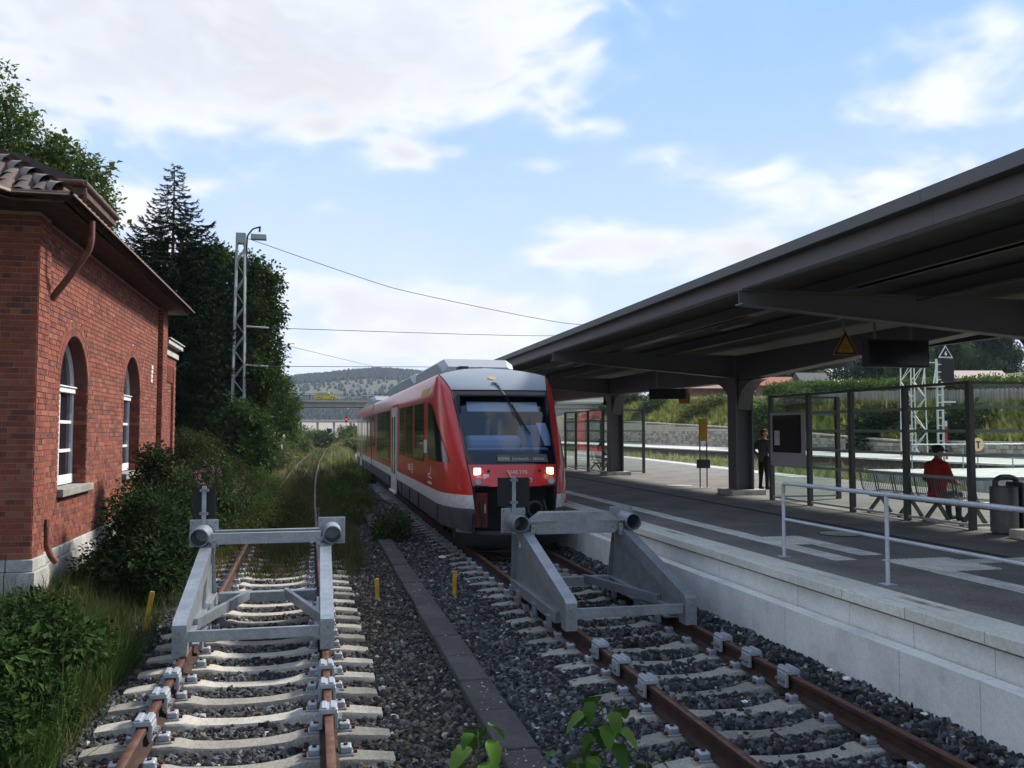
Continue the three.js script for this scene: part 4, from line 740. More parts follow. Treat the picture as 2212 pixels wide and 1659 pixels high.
    for (const [a, b] of [[11.40, 12.10], [12.26, 12.97]]) { G().box(s * (x0 + .026), s * (x0 + .034), .72, 3.06, a, b, .003).mesh('door_leaf', mat([.56, .58, .56], .45), d); G().box(s * (x0 + .030), s * (x0 + .037), 1.05, 2.92, a + .14, b - .14, .003).mesh('door_pane', glassM, d); }
    G().box(s * (x0 + .0), s * (x0 + .10), .42, .50, 11.2, 13.15, .02).mesh('door_step', silver, t);
    G().box(s * (x0 - .05), s * (x0 + .006), 3.22, 3.32, 11.1, 13.3, .01).mesh('door_header', red, t);
    // yellow first-class stripe on the sloping roof edge
    { const q = (u, h) => new THREE.Vector3(s * (wd(h) + .006), h, -u); G().quad(...(s < 0 ? [q(4.9, 3.32), q(3.5, 3.32), q(3.3, 3.46), q(4.7, 3.46)] : [q(3.5, 3.32), q(4.9, 3.32), q(4.7, 3.46), q(3.3, 3.46)])).mesh('class_stripe', mat([.55, .45, .06], .6), t); }
    G().box(s * (x0 + .008), s * (x0 + .014), 1.93, 2.24, 3.42, 4.0).mesh('info_panel', M.white, t);
    for (const [a, b] of [[1.7, 1.9], [5.2, 5.32], [7.4, 7.52], [9.8, 9.9], [14.2, 14.3]]) G().box(s * (x0 - .02), s * (x0 + .004), .47, .9, a, a + .012).mesh('skirt_seam', M.black, t);
  }
  const ink = '#efe9e6';
  clear(1.35, .30, 512, 114, (x, w, h) => { x.clearRect(0, 0, w, h); x.fillStyle = ink; x.font = 'bold 88px sans-serif'; x.textBaseline = 'middle'; x.fillText('REGIO', 6, h / 2, 330); x.strokeStyle = ink; x.lineWidth = 9; x.strokeRect(360, 16, 130, 82); x.font = 'bold 66px sans-serif'; x.fillText('DB', 378, h / 2 + 2, 96); }, 'side_lettering', -1.381, 1.45, 7.1, -Math.PI / 2);
  { const lg = clear(.62, .52, 256, 214, (x, w, h) => { x.clearRect(0, 0, w, h); x.strokeStyle = ink; x.fillStyle = ink; x.lineWidth = 9; x.lineJoin = 'round'; x.beginPath(); x.moveTo(20, 100); x.lineTo(110, 104); x.quadraticCurveTo(150, 100, 172, 30); x.quadraticCurveTo(184, 60, 190, 118); x.stroke(); x.beginPath(); x.moveTo(20, 124); x.lineTo(130, 128); x.quadraticCurveTo(170, 128, 235, 140); x.stroke(); x.font = 'bold 42px sans-serif'; x.fillText('Harz-Weser', 16, 194, 226); }, 'region_logo', -1.36, 1.46, 2.75, -Math.PI / 2); lg.position.x = onSide(-1, 2.75, 1.46) - .012; lg.rotation.y = -Math.PI / 2 + .05; }
  // gangway and second car
  G().box(-1.22, 1.22, .6, 3.55, 24.1, 24.5).mesh('gangway_bellows', M.dark, t);
  { const prof = []; for (const h of rows) prof.push([wd(h), h]); const ring = [...prof.map(([w, h]) => [-w, h]), ...[...prof].reverse()];
    const seg = (lo, hi, name, m) => { const rs = rows.filter((h) => h >= lo - 1e-6 && h <= hi + 1e-6); for (const s of [-1, 1]) { const p = [], ix = []; for (const u of [24.5, 33, 39.2, 41.2, 42.1]) for (const h of rs) { const k = u > 39 ? (u > 42 ? .80 : u > 41 ? .94 : 1) : 1; p.push(s * wd(h) * k, h, -(u - (h > 1.8 ? (u > 41 ? (h - 1.8) * .55 : 0) : 0))); } const n = rs.length; for (let i = 0; i < 4; i++) for (let j = 0; j < n - 1; j++) { const a = i * n + j, b = a + n; s < 0 ? ix.push(a, a + 1, b, b, a + 1, b + 1) : ix.push(a, b, a + 1, b, b + 1, a + 1); } const g = new THREE.BufferGeometry(); g.setAttribute('position', new THREE.Float32BufferAttribute(p, 3)); g.setIndex(ix); const mm = new THREE.Mesh(metreUV(toCreasedNormals(g.toNonIndexed(), .9)), m); mm.name = name; t.add(mm); } };
    seg(.45, .9, 'skirt', skirtM); seg(.9, 1.17, 'white_band', whiteM); seg(1.17, 3.72, 'body_shell', red); seg(3.72, 3.95, 'roof', greyR);
    G().box(-1.05, 1.05, .5, 3.6, 41.0, 41.3).mesh('rear_end', M.dark, t); }
  for (const s of [-1, 1]) { win(s, 25.4, 27.0, 1.7, 3.18); win(s, 28.2, 30.2, 1.38, 3.18); win(s, 30.35, 32.4, 1.38, 3.18); const d = G().box(s * (x0 - .01), s * (x0 + .03), .5, 3.22, 32.7, 34.5, .012).mesh('door', silver, t); for (const [a, b] of [[32.85, 33.5], [33.7, 34.35]]) G().box(s * (x0 + .028), s * (x0 + .036), 1.0, 2.95, a, b, .003).mesh('door_pane', glassM, d); win(s, 34.8, 36.6, 1.5, 3.18); win(s, 36.75, 38.6, 1.5, 3.18); }
  // roof equipment
  const rb = mat([.30, .315, .335], .55), hump = (a, b, w, h0, h1, n) => { const p = [[-w, h0], [-w * .97, h1 - .12], [-w * .80, h1], [w * .80, h1], [w * .97, h1 - .12], [w, h0]]; const m = G().plate(p, 'd', a + .5, b - a - 1).mesh('roof_equipment_box', rb, t); const lid = (d0, d1) => { const g = G(); const q = p.map(([x, y]) => [x * .93, Math.max(h0, y - .22)]); for (let i = 0; i < p.length; i++) { const j = (i + 1) % p.length; g.quad(V(p[i][0], p[i][1], d1), V(p[j][0], p[j][1], d1), V(q[j][0], q[j][1], d0), V(q[i][0], q[i][1], d0)); } g.plate(q, 'd', d0, .01); return g; }; lid(a, a + .5).mesh('sloped_end', rb, m); lid(b, b - .5).mesh('sloped_end', rb, m);
    for (let i = 0; i < n; i++) G().box(-w * .7, w * .7, h1 + .002, h1 + .03, a + .8 + i * (b - a - 1.6) / n, a + .8 + (i + .55) * (b - a - 1.6) / n, .01).mesh('grille', mat([.16, .17, .18], .7), m); };
  hump(4.3, 10.0, 1.0, 3.70, 4.26, 4); hump(10.4, 19.4, 1.05, 3.66, 4.28, 5); hump(30.6, 34.6, 1.02, 3.66, 4.34, 3); hump(34.9, 40.0, .95, 3.66, 4.18, 3);
  G().box(-.62, -.38, 3.93, 4.0, 3.5, 3.9, .02).mesh('roof_horn', M.steelDark, t); G().box(-.03, .03, 3.86, 4.02, 4.0, 4.1).mesh('aerial', M.galvDull, t);
  // running gear
  G().box(-1.0, 1.0, .38, .62, 3.6, 40).mesh('underframe', M.dark, t);
  for (const d of [2.9, 4.8, 23.4, 25.3, 37.5, 39.4]) for (const s of [-1, 1]) { const w = new THREE.Mesh(new THREE.CylinderGeometry(.38, .38, .12, 30), mat([.06, .045, .04], .6)); w.rotation.z = Math.PI / 2; w.position.set(s * .76, .38, -d); w.name = 'wheel'; t.add(w); const ab = G().box(s * 1.0 - .12, s * 1.0 + .12, .28, .52, d - .18, d + .18, .04).mesh('axle_box', M.steelDark, t); }
  for (const s of [-1, 1]) for (const d of [2.4, 23.0, 37]) G().box(s * 1.02 - .07, s * 1.02 + .07, .44, .62, d - .2, d + 3.0, .03).mesh('bogie_frame', M.steelDark, t);
}

// ---------- brick station building on the left ----------
{
  const t = group(); top(t, 'brick_building', 'old red brick station building with arched windows on the left', 'building');
  const XB = -3.9, Y0 = .667, EAVE = 5.52, CH = .0835, tones = [[.25, .060, .030], [.22, .050, .027], [.185, .046, .028], [.27, .072, .036], [.135, .038, .027], [.235, .054, .030], [.285, .092, .050]];
  const brickMats = tones.map((c) => mat(c, .9, { map: tFine, bumpMap: tFine, bumpScale: .003 })), mortar = mat([.42, .38, .32], .95, { map: tSpeck });
  const brickVC = new THREE.MeshStandardMaterial({ vertexColors: true, roughness: .9, map: tFine });
  const sGeo = G().box(-.12, .12, -.0355, .0355, -.012, .008).geo(), hGeo = G().box(-.0575, .0575, -.0355, .0355, -.012, .008).geo();
  const arches = [{ c: 15.74, r: .86, y0: 1.55, ys: 3.15 }, { c: 20.43, r: .87, y0: 1.57, ys: 3.18 }];
  const single = [], rest = [];
  // face: 'side' looks to the tracks (u = distance), 'front' looks to the camera (u = x)
  function courses(face, at, u0, u1, y0, y1, cut, seed, weight = 1) {
    const r = rngOf(seed); let row = 0;
    for (let y = y0 + CH / 2; y < y1; y += CH, row++) {
      const st = row % 2 === 0, L = st ? .252 : .127; let u = u0 - (st ? .0 : .063) - (Math.floor(row / 2) % 2) * (st ? .126 : 0);
      let from = u0;
      for (; u < u1; u += L) {
        let a = Math.max(u, from) + .006, b = Math.min(u + L, u1) - .006; if (u < u0 && u + L - u0 < .05) continue; if (u < u0 + .05 && u >= u0) a = u0 + .002; if (u1 - u - L < .05 && u1 - u - L > 0) b = u1 - .002; else if (u + L >= u1) b = u1 - .002; if (b - a < .045) continue; if (u1 - u < .05) continue;
        if (cut) { const q = cut(a, b, y); if (!q) continue; [a, b] = q; if (b - a < .03) continue; }
        const z = Math.floor(Math.pow(r(), 1.1) * tones.length), proud = (r() - .5) * .004;
        rest.push({ face, at, a, b, y, z, proud, d: face === 'side' ? (a + b) / 2 : at, w: weight * (b - a) / (face === 'side' ? ((a + b) / 2) ** 2 : at) , k: [.88 + r() * .24, r()] });
      }
    }
  }
  const archCut = (a, b, y) => {
    for (const w of arches) {
      if (y < w.ys) { if (y < w.y0 - .13) continue; const l = w.c - w.r, q = w.c + w.r; if (a >= l && b <= q) return null; if (a < l && b > l) return [a, l - .004]; if (a < q && b > q) return [q + .004, b]; }
      else { const R = w.r + .255, dy = y - w.ys; if (dy < R) { const h = Math.sqrt(R * R - dy * dy), l = w.c - h, q = w.c + h; if (a >= l && b <= q) return null; if (a < l && b > l) return [a, l - .004]; if (a < q && b > q) return [q + .004, b]; } }
    } return [a, b];
  };
  courses('side', XB, 14.06, 23.46, Y0, EAVE, archCut, 1); courses('side', XB + .05, 13.52, 14.06, Y0, EAVE, null, 2); courses('side', XB + .12, 23.46, 24.12, Y0, EAVE + .1, null, 3);
  courses('front', 13.52, -5.4, XB + .05, Y0, EAVE, null, 4, .5); courses('front', 14.06 - 14.06 + 23.46, XB, XB + .12, Y0, EAVE, null, 5, .05);
  for (const w of arches) courses('front', w.c + w.r, XB - .26, XB, w.y0, w.ys, null, 6, .1);
  rest.sort((p, q) => q.w - p.w);
  const put = (o, g) => { const m = new THREE.Matrix4(); const s = (o.b - o.a) / .24; if (o.face === 'side') m.makeRotationY(Math.PI / 2).premultiply(new THREE.Matrix4().makeTranslation(o.at + o.proud, o.y, -(o.a + o.b) / 2)); else m.makeTranslation((o.a + o.b) / 2, o.y, -(o.at - o.proud)); m.multiply(new THREE.Matrix4().makeScale(s, 1, 1)); return m; };
  rest.slice(0, 300).forEach((o) => { const b = new THREE.Mesh(sGeo, brickMats[o.z]); b.name = 'brick'; b.applyMatrix4(put(o)); t.add(b); });
  const P = [], N = [], U = [], C = [], v = new THREE.Vector3(), gp = sGeo.attributes.position, gn = sGeo.attributes.normal;
  for (const o of rest.slice(300)) { const m = put(o), c = tones[o.z], nm = new THREE.Matrix3().getNormalMatrix(m); for (let i = 0; i < gp.count; i++) { v.fromBufferAttribute(gn, i); if (v.z < -.5) continue; v.applyMatrix3(nm).normalize(); N.push(v.x, v.y, v.z); v.fromBufferAttribute(gp, i).applyMatrix4(m); P.push(v.x, v.y, v.z); U.push(v.x + v.z, v.y); C.push(c[0] * o.k[0], c[1] * o.k[0], c[2] * o.k[0]); } }
  { const g = new THREE.BufferGeometry(); g.setAttribute('position', new THREE.Float32BufferAttribute(P, 3)); g.setAttribute('normal', new THREE.Float32BufferAttribute(N, 3)); g.setAttribute('uv', new THREE.Float32BufferAttribute(U, 2)); g.setAttribute('color', new THREE.Float32BufferAttribute(C, 3)); const m = new THREE.Mesh(g, brickVC); m.name = 'brickwork'; m.userData.kind = 'stuff'; t.add(m); }
  // mortar backing with the arched openings
  const hole = (w) => { const p = [[w.c - w.r, w.y0 - .13], [w.c - w.r, w.ys]]; for (let i = 1; i < 20; i++) { const a = Math.PI - i / 20 * Math.PI; p.push([w.c + Math.cos(a) * w.r, w.ys + Math.sin(a) * w.r]); } p.push([w.c + w.r, w.ys], [w.c + w.r, w.y0 - .13]); return p; };
  G().plate([[14.0, Y0], [23.5, Y0], [23.5, EAVE + .1], [14.0, EAVE + .1]], 'x', XB - .30, .30, arches.map(hole)).mesh('wall', mortar, t);
  G().box(XB - .3, XB + .048, Y0, EAVE + .1, 13.522, 14.058).mesh('corner_pilaster', mortar, t); G().box(XB - .3, XB + .118, Y0, EAVE + .1, 23.462, 24.118).mesh('end_pilaster', mortar, t);
  G().box(-9, XB - .3, Y0, EAVE + .1, 13.522, 13.85).mesh('wall', mortar, t); G().box(-9, XB - .3, Y0, EAVE + .1, 23.8, 24.118).mesh('wall', mortar, t);
  G().box(-9, -8.8, Y0, EAVE, 13.85, 23.8).mesh('wall', mortar, t);
  // arch rings of bricks on edge, in two rings
  for (const w of arches) { const r = rngOf(77); for (const [rr, len, n] of [[w.r + .004, .122, 34], [w.r + .132, .120, 38]]) for (let i = 0; i < n; i++) { const a = (i + .5) / n * Math.PI, b = new THREE.Mesh(hGeo, brickMats[Math.floor(r() * 7)]); b.name = 'arch_brick'; b.position.set(XB + (r() - .5) * .003, w.ys + Math.sin(a) * (rr + len / 2), -(w.c + Math.cos(a) * (rr + len / 2))); b.rotation.set(0, Math.PI / 2, 0); b.rotateZ(a); b.scale.set(1, (Math.PI * (rr + .06) / n - .01) / .071, 1); t.add(b); } }
  for (const w of arches) { const h = hole({ ...w, r: w.r + .001, y0: w.y0 + .13 }), g = G(); for (let i = 0; i < h.length - 1; i++) { const [a, y] = h[i], [b, z] = h[i + 1]; const k = .004, cx = (q, yy) => yy > w.ys ? [w.c + (q - w.c) * (1 - k), w.ys + (yy - w.ys) * (1 - k)] : [q - Math.sign(q - w.c) * k, yy]; const [a1, y1] = cx(a, y), [b1, z1] = cx(b, z); g.quad(V(XB - .001, y1, a1), V(XB - .001, z1, b1), V(XB - .29, z1, b1), V(XB - .29, y1, a1)); } g.mesh('arch_lining', mat([.15, .055, .045], .95, { map: tFine, side: THREE.DoubleSide }), t); }
  // windows: white timber, arched head, transom, glazing bars, stone sill
  for (const w of arches) {
    const X = XB - .22, g = new THREE.Group(); g.name = 'window'; t.add(g); const wm = mat([.80, .80, .80], .5, { map: tFine }), in_ = w.r - .015;
    const outer = hole({ ...w, r: in_, y0: w.y0 + .145 }), inner = []; { const ri = in_ - .085; inner.push([w.c - ri, w.y0 + .17], [w.c - ri, w.ys]); for (let i = 1; i < 20; i++) { const a = Math.PI - i / 20 * Math.PI; inner.push([w.c + Math.cos(a) * ri, w.ys + Math.sin(a) * ri]); } inner.push([w.c + ri, w.ys], [w.c + ri, w.y0 + .17]); }
    G().plate(outer, 'x', X - .06, .075, [inner]).mesh('frame', wm, g);
    G().box(X - .07, X + .05, w.ys - .06, w.ys + .03, w.c - in_ + .01, w.c + in_ - .01, .01).box(X - .05, X + .075, w.ys + .03, w.ys + .055, w.c - in_ + .01, w.c + in_ - .01, .006).mesh('transom', wm, g);
    G().box(X - .05, X + .005, w.y0 + .17, w.ys - .06, w.c - .055, w.c + .055, .008).mesh('mullion', wm, g);
    for (const y of [2.12, 2.60]) for (const s of [-1, 1]) G().box(X - .04, X + .0, y - .028, y + .028, w.c + s * .42 - .36, w.c + s * .42 + .36, .006).mesh('glazing_bar', wm, g);
    G().box(X - .06, X + .03, w.y0 + .01, w.y0 + .17, w.c - in_, w.c + in_, .01).mesh('bottom_rail', wm, g);
    G().plate(inner, 'x', X - .035, .006).mesh('pane', new THREE.MeshPhysicalMaterial({ color: col(.012, .012, .018), roughness: .06 }), g);
    G().box(XB - .24, XB + .10, w.y0 - .13, w.y0 - .005, w.c - w.r - .0, w.c + w.r + .22, .015).mesh('sill', mat([.30, .29, .26], .95, { map: tSpeck, bumpMap: tSpeck, bumpScale: .006 }), g);
  }
  // plinth: moulded course over stone blocks
  const pl = [0, 1, 2].map((i) => mat([[.50, .49, .46], [.44, .43, .40], [.54, .53, .50]][i], .95, { map: tSpeck, bumpMap: tSpeck, bumpScale: .008 })), r = rngOf(21);
  const stone = (x0, x1, y0, y1, a, b) => G().box(x0, x1, y0, y1, a + .004, b - .004, .012).mesh('plinth_stone', pl[Math.floor(r() * 3)], t);
  stone(XB - .25, XB + .095, .50, .665, 13.46, 14.12); stone(XB - .25, XB + .13, -.35, .495, 13.42, 14.16); for (let d = 14.16; d < 24; d += .82) { stone(XB - .25, XB + .045, .50, .665, d, Math.min(d + .82, 24.1)); stone(XB - .25, XB + .075, -.35, .495, d, Math.min(d + .82, 24.1)); }
  for (let x = -8.6; x < XB - .3; x += .9) { G().box(x + .004, Math.min(x + .9, XB - .255) - .004, .50, .665, 13.46, 13.8, .012).mesh('plinth_stone', pl[Math.floor(r() * 3)], t); G().box(x + .004, Math.min(x + .9, XB - .255) - .004, -.35, .495, 13.42, 13.8, .012).mesh('plinth_stone', pl[Math.floor(r() * 3)], t); }
  // roof: hipped, with boarded eaves, gutter, tiles
  const XE = -3.36, DE = 12.88, DF = 24.95, YE = 5.66, s = Math.tan(33 * Math.PI / 180), XR = -7.4, wood = mat([.10, .066, .046], .9, { map: tRust }), gut = mat([.13, .075, .05], .55, { map: tRust, metalness: .2 });
  G().plate([[-9.6, 10.6], [-4.62, 10.6], [-4.62, 11.6], [-4.04, DE], [XE, DE], [XE, DF], [-9.6, DF]], 'y', YE - .10, .03).mesh('eaves_boards', wood, t);
  const slopeY = (x, d) => Math.min(YE + (XE - x) * s, YE + (d - DE) * s, YE + (DF - d) * s);
  const tileM = [0, 1, 2].map((i) => mat([[.13, .09, .072], [.10, .072, .062], [.16, .115, .095]][i], .9, { map: tFine, bumpMap: tSpeck, bumpScale: .006 }));
  const ridgeY = YE + (XE - XR) * s, k = (XE - XR);
  { const g = G(); g.quad(V(XE, YE, DE), V(XE, YE, DF), V(XR, ridgeY, DF - k), V(XR, ridgeY, DE + k)); g.quad(V(XE, YE, DE), V(XR, ridgeY, DE + k), V(XR - 3, ridgeY, DE + k), V(XR - 3, YE, DE)); g.quad(V(XE, YE, DF), V(XR - 3, YE, DF), V(XR - 3, ridgeY, DF - k), V(XR, ridgeY, DF - k)); g.mesh('roof_slope', mat([.10, .075, .065], .95, { map: tFine, side: THREE.DoubleSide }), t); }
  const pan = new THREE.CylinderGeometry(.115, .13, .40, 9, 1, true, -1.25, 2.5); const panG = metreUV(pan); panG.computeVertexNormals();
  for (const m of tileM) m.side = THREE.DoubleSide;
  const Q = (dirDown, nrm) => { const y = dirDown.clone().negate().normalize(), z = nrm.clone().normalize(), x = y.clone().cross(z); return new THREE.Matrix4().makeBasis(x, y, z); };
  const tile = (p, q) => { const m = new THREE.Mesh(panG, tileM[Math.floor(r() * 3)]); m.name = 'roof_tile'; m.applyMatrix4(q); m.position.copy(p); m.rotateZ((r() - .5) * .06); t.add(m); };
  const cs = Math.cos(33 * Math.PI / 180), sn = Math.sin(33 * Math.PI / 180);
  const qF = Q(new THREE.Vector3(0, -sn, cs), new THREE.Vector3(0, cs, sn)), qS = Q(new THREE.Vector3(cs, -sn, 0), new THREE.Vector3(sn, cs, 0));
  for (let row = 0; row < 7; row++) for (let c = 0; c < 9; c++) { const u = .16 + row * .31, x = XE - .2 - c * .235 - u * cs; if (x > XE - u * cs - .12) continue; tile(V(x, YE + u * sn - .03, DE + u * cs), qF); }
  for (let row = 0; row < 3; row++) for (let c = 0; c < 46; c++) { const u = .16 + row * .31, d = DE + .25 + c * .255; if (d < DE + u * cs + .1) continue; tile(V(XE - u * cs, YE + u * sn - .03, d), qS); }
  const hipDir = new THREE.Vector3(-1, s, -1).normalize(), hipG = metreUV(new THREE.CylinderGeometry(.13, .165, .44, 9, 1, true, -1.4, 2.8)), hipM = mat([.24, .20, .18], .9, { map: tFine, side: THREE.DoubleSide });
  for (let i = 0; i < 9; i++) { const m = new THREE.Mesh(hipG, hipM); m.name = 'hip_tile'; m.applyMatrix4(Q(hipDir.clone().negate(), new THREE.Vector3(-s * .5, 1, -s * .5 * -1))); m.position.copy(V(XE, YE, DE).addScaledVector(hipDir, .25 + i * .36)).add(new THREE.Vector3(0, -.02, 0)); t.add(m); }
  const half = (pts) => { const g = []; for (let i = 0; i < pts.length - 1; i++) { const a = pts[i], b = pts[i + 1]; const dir = b.clone().sub(a), L = dir.length(); const c = new THREE.CylinderGeometry(.075, .075, L + .04, 10, 1, true, 0, Math.PI); c.rotateZ(-Math.PI / 2); c.rotateX(Math.PI); /* open side up, along x */ const q = new THREE.Quaternion().setFromUnitVectors(new THREE.Vector3(1, 0, 0), dir.clone().normalize()); c.applyQuaternion(q); c.translate(...a.clone().add(b).multiplyScalar(.5).toArray()); g.push(metreUV(c)); } return mergeGeometries(g); };
  gut.side = THREE.DoubleSide;
  const gp_ = [V(XE + .06, YE - .03, DF + .05), V(XE + .06, YE - .03, DE - .06), V(-4.04, YE - .03, DE - .06), V(-4.66, YE - .03, 11.5), V(-4.66, YE - .03, 10.5)];
  const gm = new THREE.Mesh(half(gp_), gut); gm.name = 'gutter'; t.add(gm);
  const lips = G(); for (let i = 0; i < gp_.length - 1; i++) lips.rod(gp_[i].clone().add(new THREE.Vector3(i ? 0 : .07, .01, i ? .07 : 0)), gp_[i + 1].clone().add(new THREE.Vector3(i ? 0 : .07, .01, i ? .07 : .07)), .012, 6); lips.mesh('gutter_lip', mat([.22, .15, .10], .5), t);
  G().box(XE - .02, XE + .0, YE - .1, YE + .02, DE, DF).mesh('fascia_board', wood, t);
  G().tube([V(XE + .06, YE - .08, 14.05), V(XE + .06, YE - .34, 14.05), V(XE + .02, YE - .52, 14.07), V(-3.62, 4.72, 14.12), V(-3.78, 4.50, 14.14), V(-3.84, 4.38, 14.14)], .05, 10, 60).mesh('downpipe', mat([.17, .065, .045], .7, { map: tRust }), t);
  G().tube([V(-3.83, 1.05, 14.14), V(-3.82, .80, 14.14), V(-3.76, .62, 14.16), V(-3.70, .52, 14.2)], .045, 10, 24).mesh('pipe_stub', mat([.20, .07, .05], .8, { map: tRust }), t); G().box(-3.885, -3.80, 1.05, 1.16, 14.06, 14.2, .006).mesh('pipe_bracket', M.rustBolt, t);
  // raised roof part with its own eaves
  { const u = G().box(-8, -4.86, 6.2, 7.2, 18.62, 20.55).mesh('upper_wall', mat([.34, .34, .33], .9, { map: tConc }), t);
    G().box(-8.4, -4.42, 7.02, 7.27, 18.15, 20.98).mesh('upper_eaves', wood, t);
    G().plate([[-8.4, 7.27], [-4.42, 7.27], [-5.6, 7.75], [-8.4, 7.95]], 'd', 18.15, 2.83).mesh('upper_roof', mat([.07, .055, .05], .9, { map: tFine }), t);
    G().rod(V(-4.40, 7.22, 18.10), V(-4.40, 7.22, 21.0), .06, 8).rod(V(-8, 7.22, 18.10), V(-4.40, 7.22, 18.10), .06, 8).mesh('upper_gutter', gut, t);
    G().tube([V(-4.42, 7.15, 18.2), V(-4.42, 6.95, 18.25), V(-4.62, 6.72, 18.4), V(-4.82, 6.62, 18.55), V(-4.82, 6.2, 18.56)], .045, 8, 30).mesh('upper_downpipe', gut, t);
    G().box(-4.858, -4.82, 6.5, 7.1, 18.7, 19.5, .01).mesh('white_board', M.white, t); }
  // number plate remains on the wall
  for (let i = 0; i < 4; i++) G().box(XB + .008, XB + .02, 3.95 - i * .11, 4.04 - i * .11, 22.62 - i * .02, 22.82 - i * .02, .004).mesh('wall_tag', mat([.55, .53, .5], .8), t);
  // lower annex beyond, with a panel, dentils and stone cornice
  const a = t, XA = XB;
  G().box(XA - 3, XA - .06, -.3, 4.55, 24.12, 26.42).mesh('annex_wall', brickMats[1], a);
  rest.length = 0; courses('side', XA + .0, 24.12, 24.42, Y0, 4.45, null, 31); courses('side', XA + .0, 26.05, 26.42, Y0, 4.45, null, 32); courses('side', XA - .06, 24.42, 26.05, Y0, 3.72, null, 33); courses('side', XA, 24.42, 26.05, 4.22, 4.45, null, 34); courses('front', 26.05, XA - .06, XA, Y0, 3.8, null, 35);
  { const P2 = [], N2 = [], U2 = [], C2 = []; for (const o of rest) { const m = put(o), c = tones[o.z], nm = new THREE.Matrix3().getNormalMatrix(m); for (let i = 0; i < gp.count; i++) { v.fromBufferAttribute(gn, i); v.applyMatrix3(nm).normalize(); N2.push(v.x, v.y, v.z); v.fromBufferAttribute(gp, i).applyMatrix4(m); P2.push(v.x, v.y, v.z); U2.push(v.x + v.z, v.y); C2.push(...c.map((q) => q * o.k[0])); } }
    const g = new THREE.BufferGeometry(); g.setAttribute('position', new THREE.Float32BufferAttribute(P2, 3)); g.setAttribute('normal', new THREE.Float32BufferAttribute(N2, 3)); g.setAttribute('uv', new THREE.Float32BufferAttribute(U2, 2)); g.setAttribute('color', new THREE.Float32BufferAttribute(C2, 3)); const m = new THREE.Mesh(g, brickVC); m.name = 'annex_brickwork'; m.userData.kind = 'stuff'; t.add(m); }
  G().box(XA - .06, XA - .012, Y0, 4.45, 24.12, 24.42).box(XA - .06, XA - .012, Y0, 4.45, 26.05, 26.42).box(XA - .06, XA - .012, 4.2, 4.45, 24.42, 26.05).mesh('annex_mortar', mortar, t);
  for (let i = 0; i < 8; i++) G().box(XA - .06, XA + .006, 3.78, 4.22, 24.47 + i * .2, 24.57 + i * .2).mesh('dentil', brickMats[i % 3], t);
  G().box(XA - 3, XA + .07, 4.46, 4.60, 24.13, 26.5, .01).mesh('cornice', pl[0], t); G().box(XA - 3, XA + .03, 4.60, 4.72, 24.13, 26.46).mesh('cornice', brickMats[4], t); G().box(XA - 3, XA + .17, 4.72, 4.83, 24.13, 26.62, .02).mesh('cornice', pl[2], t); G().box(XA - 3, XA + .21, 4.86, 4.885, 24.13, 26.68).mesh('metal_flashing', mat([.5, .5, .5], .4, { metalness: .3 }), t); G().box(XA - 3, XA + .10, 4.83, 4.86, 24.14, 26.6).mesh('cornice', M.dark, t);
  G().box(XA - 3, XA + .08, -.35, .66, 24.13, 26.5, .01).mesh('plinth_stone', pl[1], t);
}

// ---------- lattice masts and wires ----------
function latticeMast(x, d, h, w0, w1, bays, label, m) {
  const t = group(x, 0, d); top(t, 'lattice_mast', label, 'mast', 'lattice masts'); const W = (y) => mix(w0, w1, y / h) / 2;
  for (const sx of [-1, 1]) for (const sz of [-1, 1]) G().beam(V(sx * W(0), -.3, sz * W(0)), V(sx * W(h), h, sz * W(h)), .075, .075).mesh('leg', m, t);
  for (let i = 0; i < bays; i++) {
    const ya = h * i / bays, yb = h * (i + 1) / bays, f = i % 2 ? 1 : -1;
    for (const s of [-1, 1]) { G().beam(V(-f * W(ya), ya, s * W(ya)), V(f * W(yb), yb, s * W(yb)), .05, .035).mesh('lattice_bar', m, t); G().beam(V(s * W(ya), ya, f * W(ya)), V(s * W(yb), yb, -f * W(yb)), .05, .035).mesh('lattice_bar', m, t); }
  }
  G().box(-W(h) - .04, W(h) + .04, h - .5, h, -W(h) - .045, W(h) + .045, .01).mesh('head_plate', m, t);
  return t;
}
const mastM = mat([.40, .42, .39], .65, { map: tGalv, metalness: .2 });
{
  const t = latticeMast(-3.62, 44, 12.0, .64, .36, 17, 'tall grey lattice mast with a lamp on top beside the dark trees', mastM);
  G().tube([V(.24, 9.9, 0), V(.26, 11.2, 0), V(.3, 11.9, 0), V(.55, 12.25, 0), V(.85, 12.36, 0), V(.92, 12.36, 0)], .04, 8, 40).mesh('lamp_arm', M.steelDark, t);
  G().rod(V(.86, 12.33, 0), V(.86, 12.12, 0), .05, 8).mesh('lamp_neck', M.steelDark, t); G().box(.45, 1.2, 11.72, 12.0, -.16, .16, .05).mesh('lamp_head', mat([.30, .33, .31], .5), t);
  for (const y of [7.49, 5.62]) G().rod(V(.3, y, 0), V(1.35, y - .05, 0), .045, 8).mesh('insulator', mat([.45, .46, .42], .4), t);
}
latticeMast(41.6, 55, 12, 1.25, 1.0, 10, 'pale lattice mast behind the glass shelter on the right', mat([.55, .56, .52], .6));
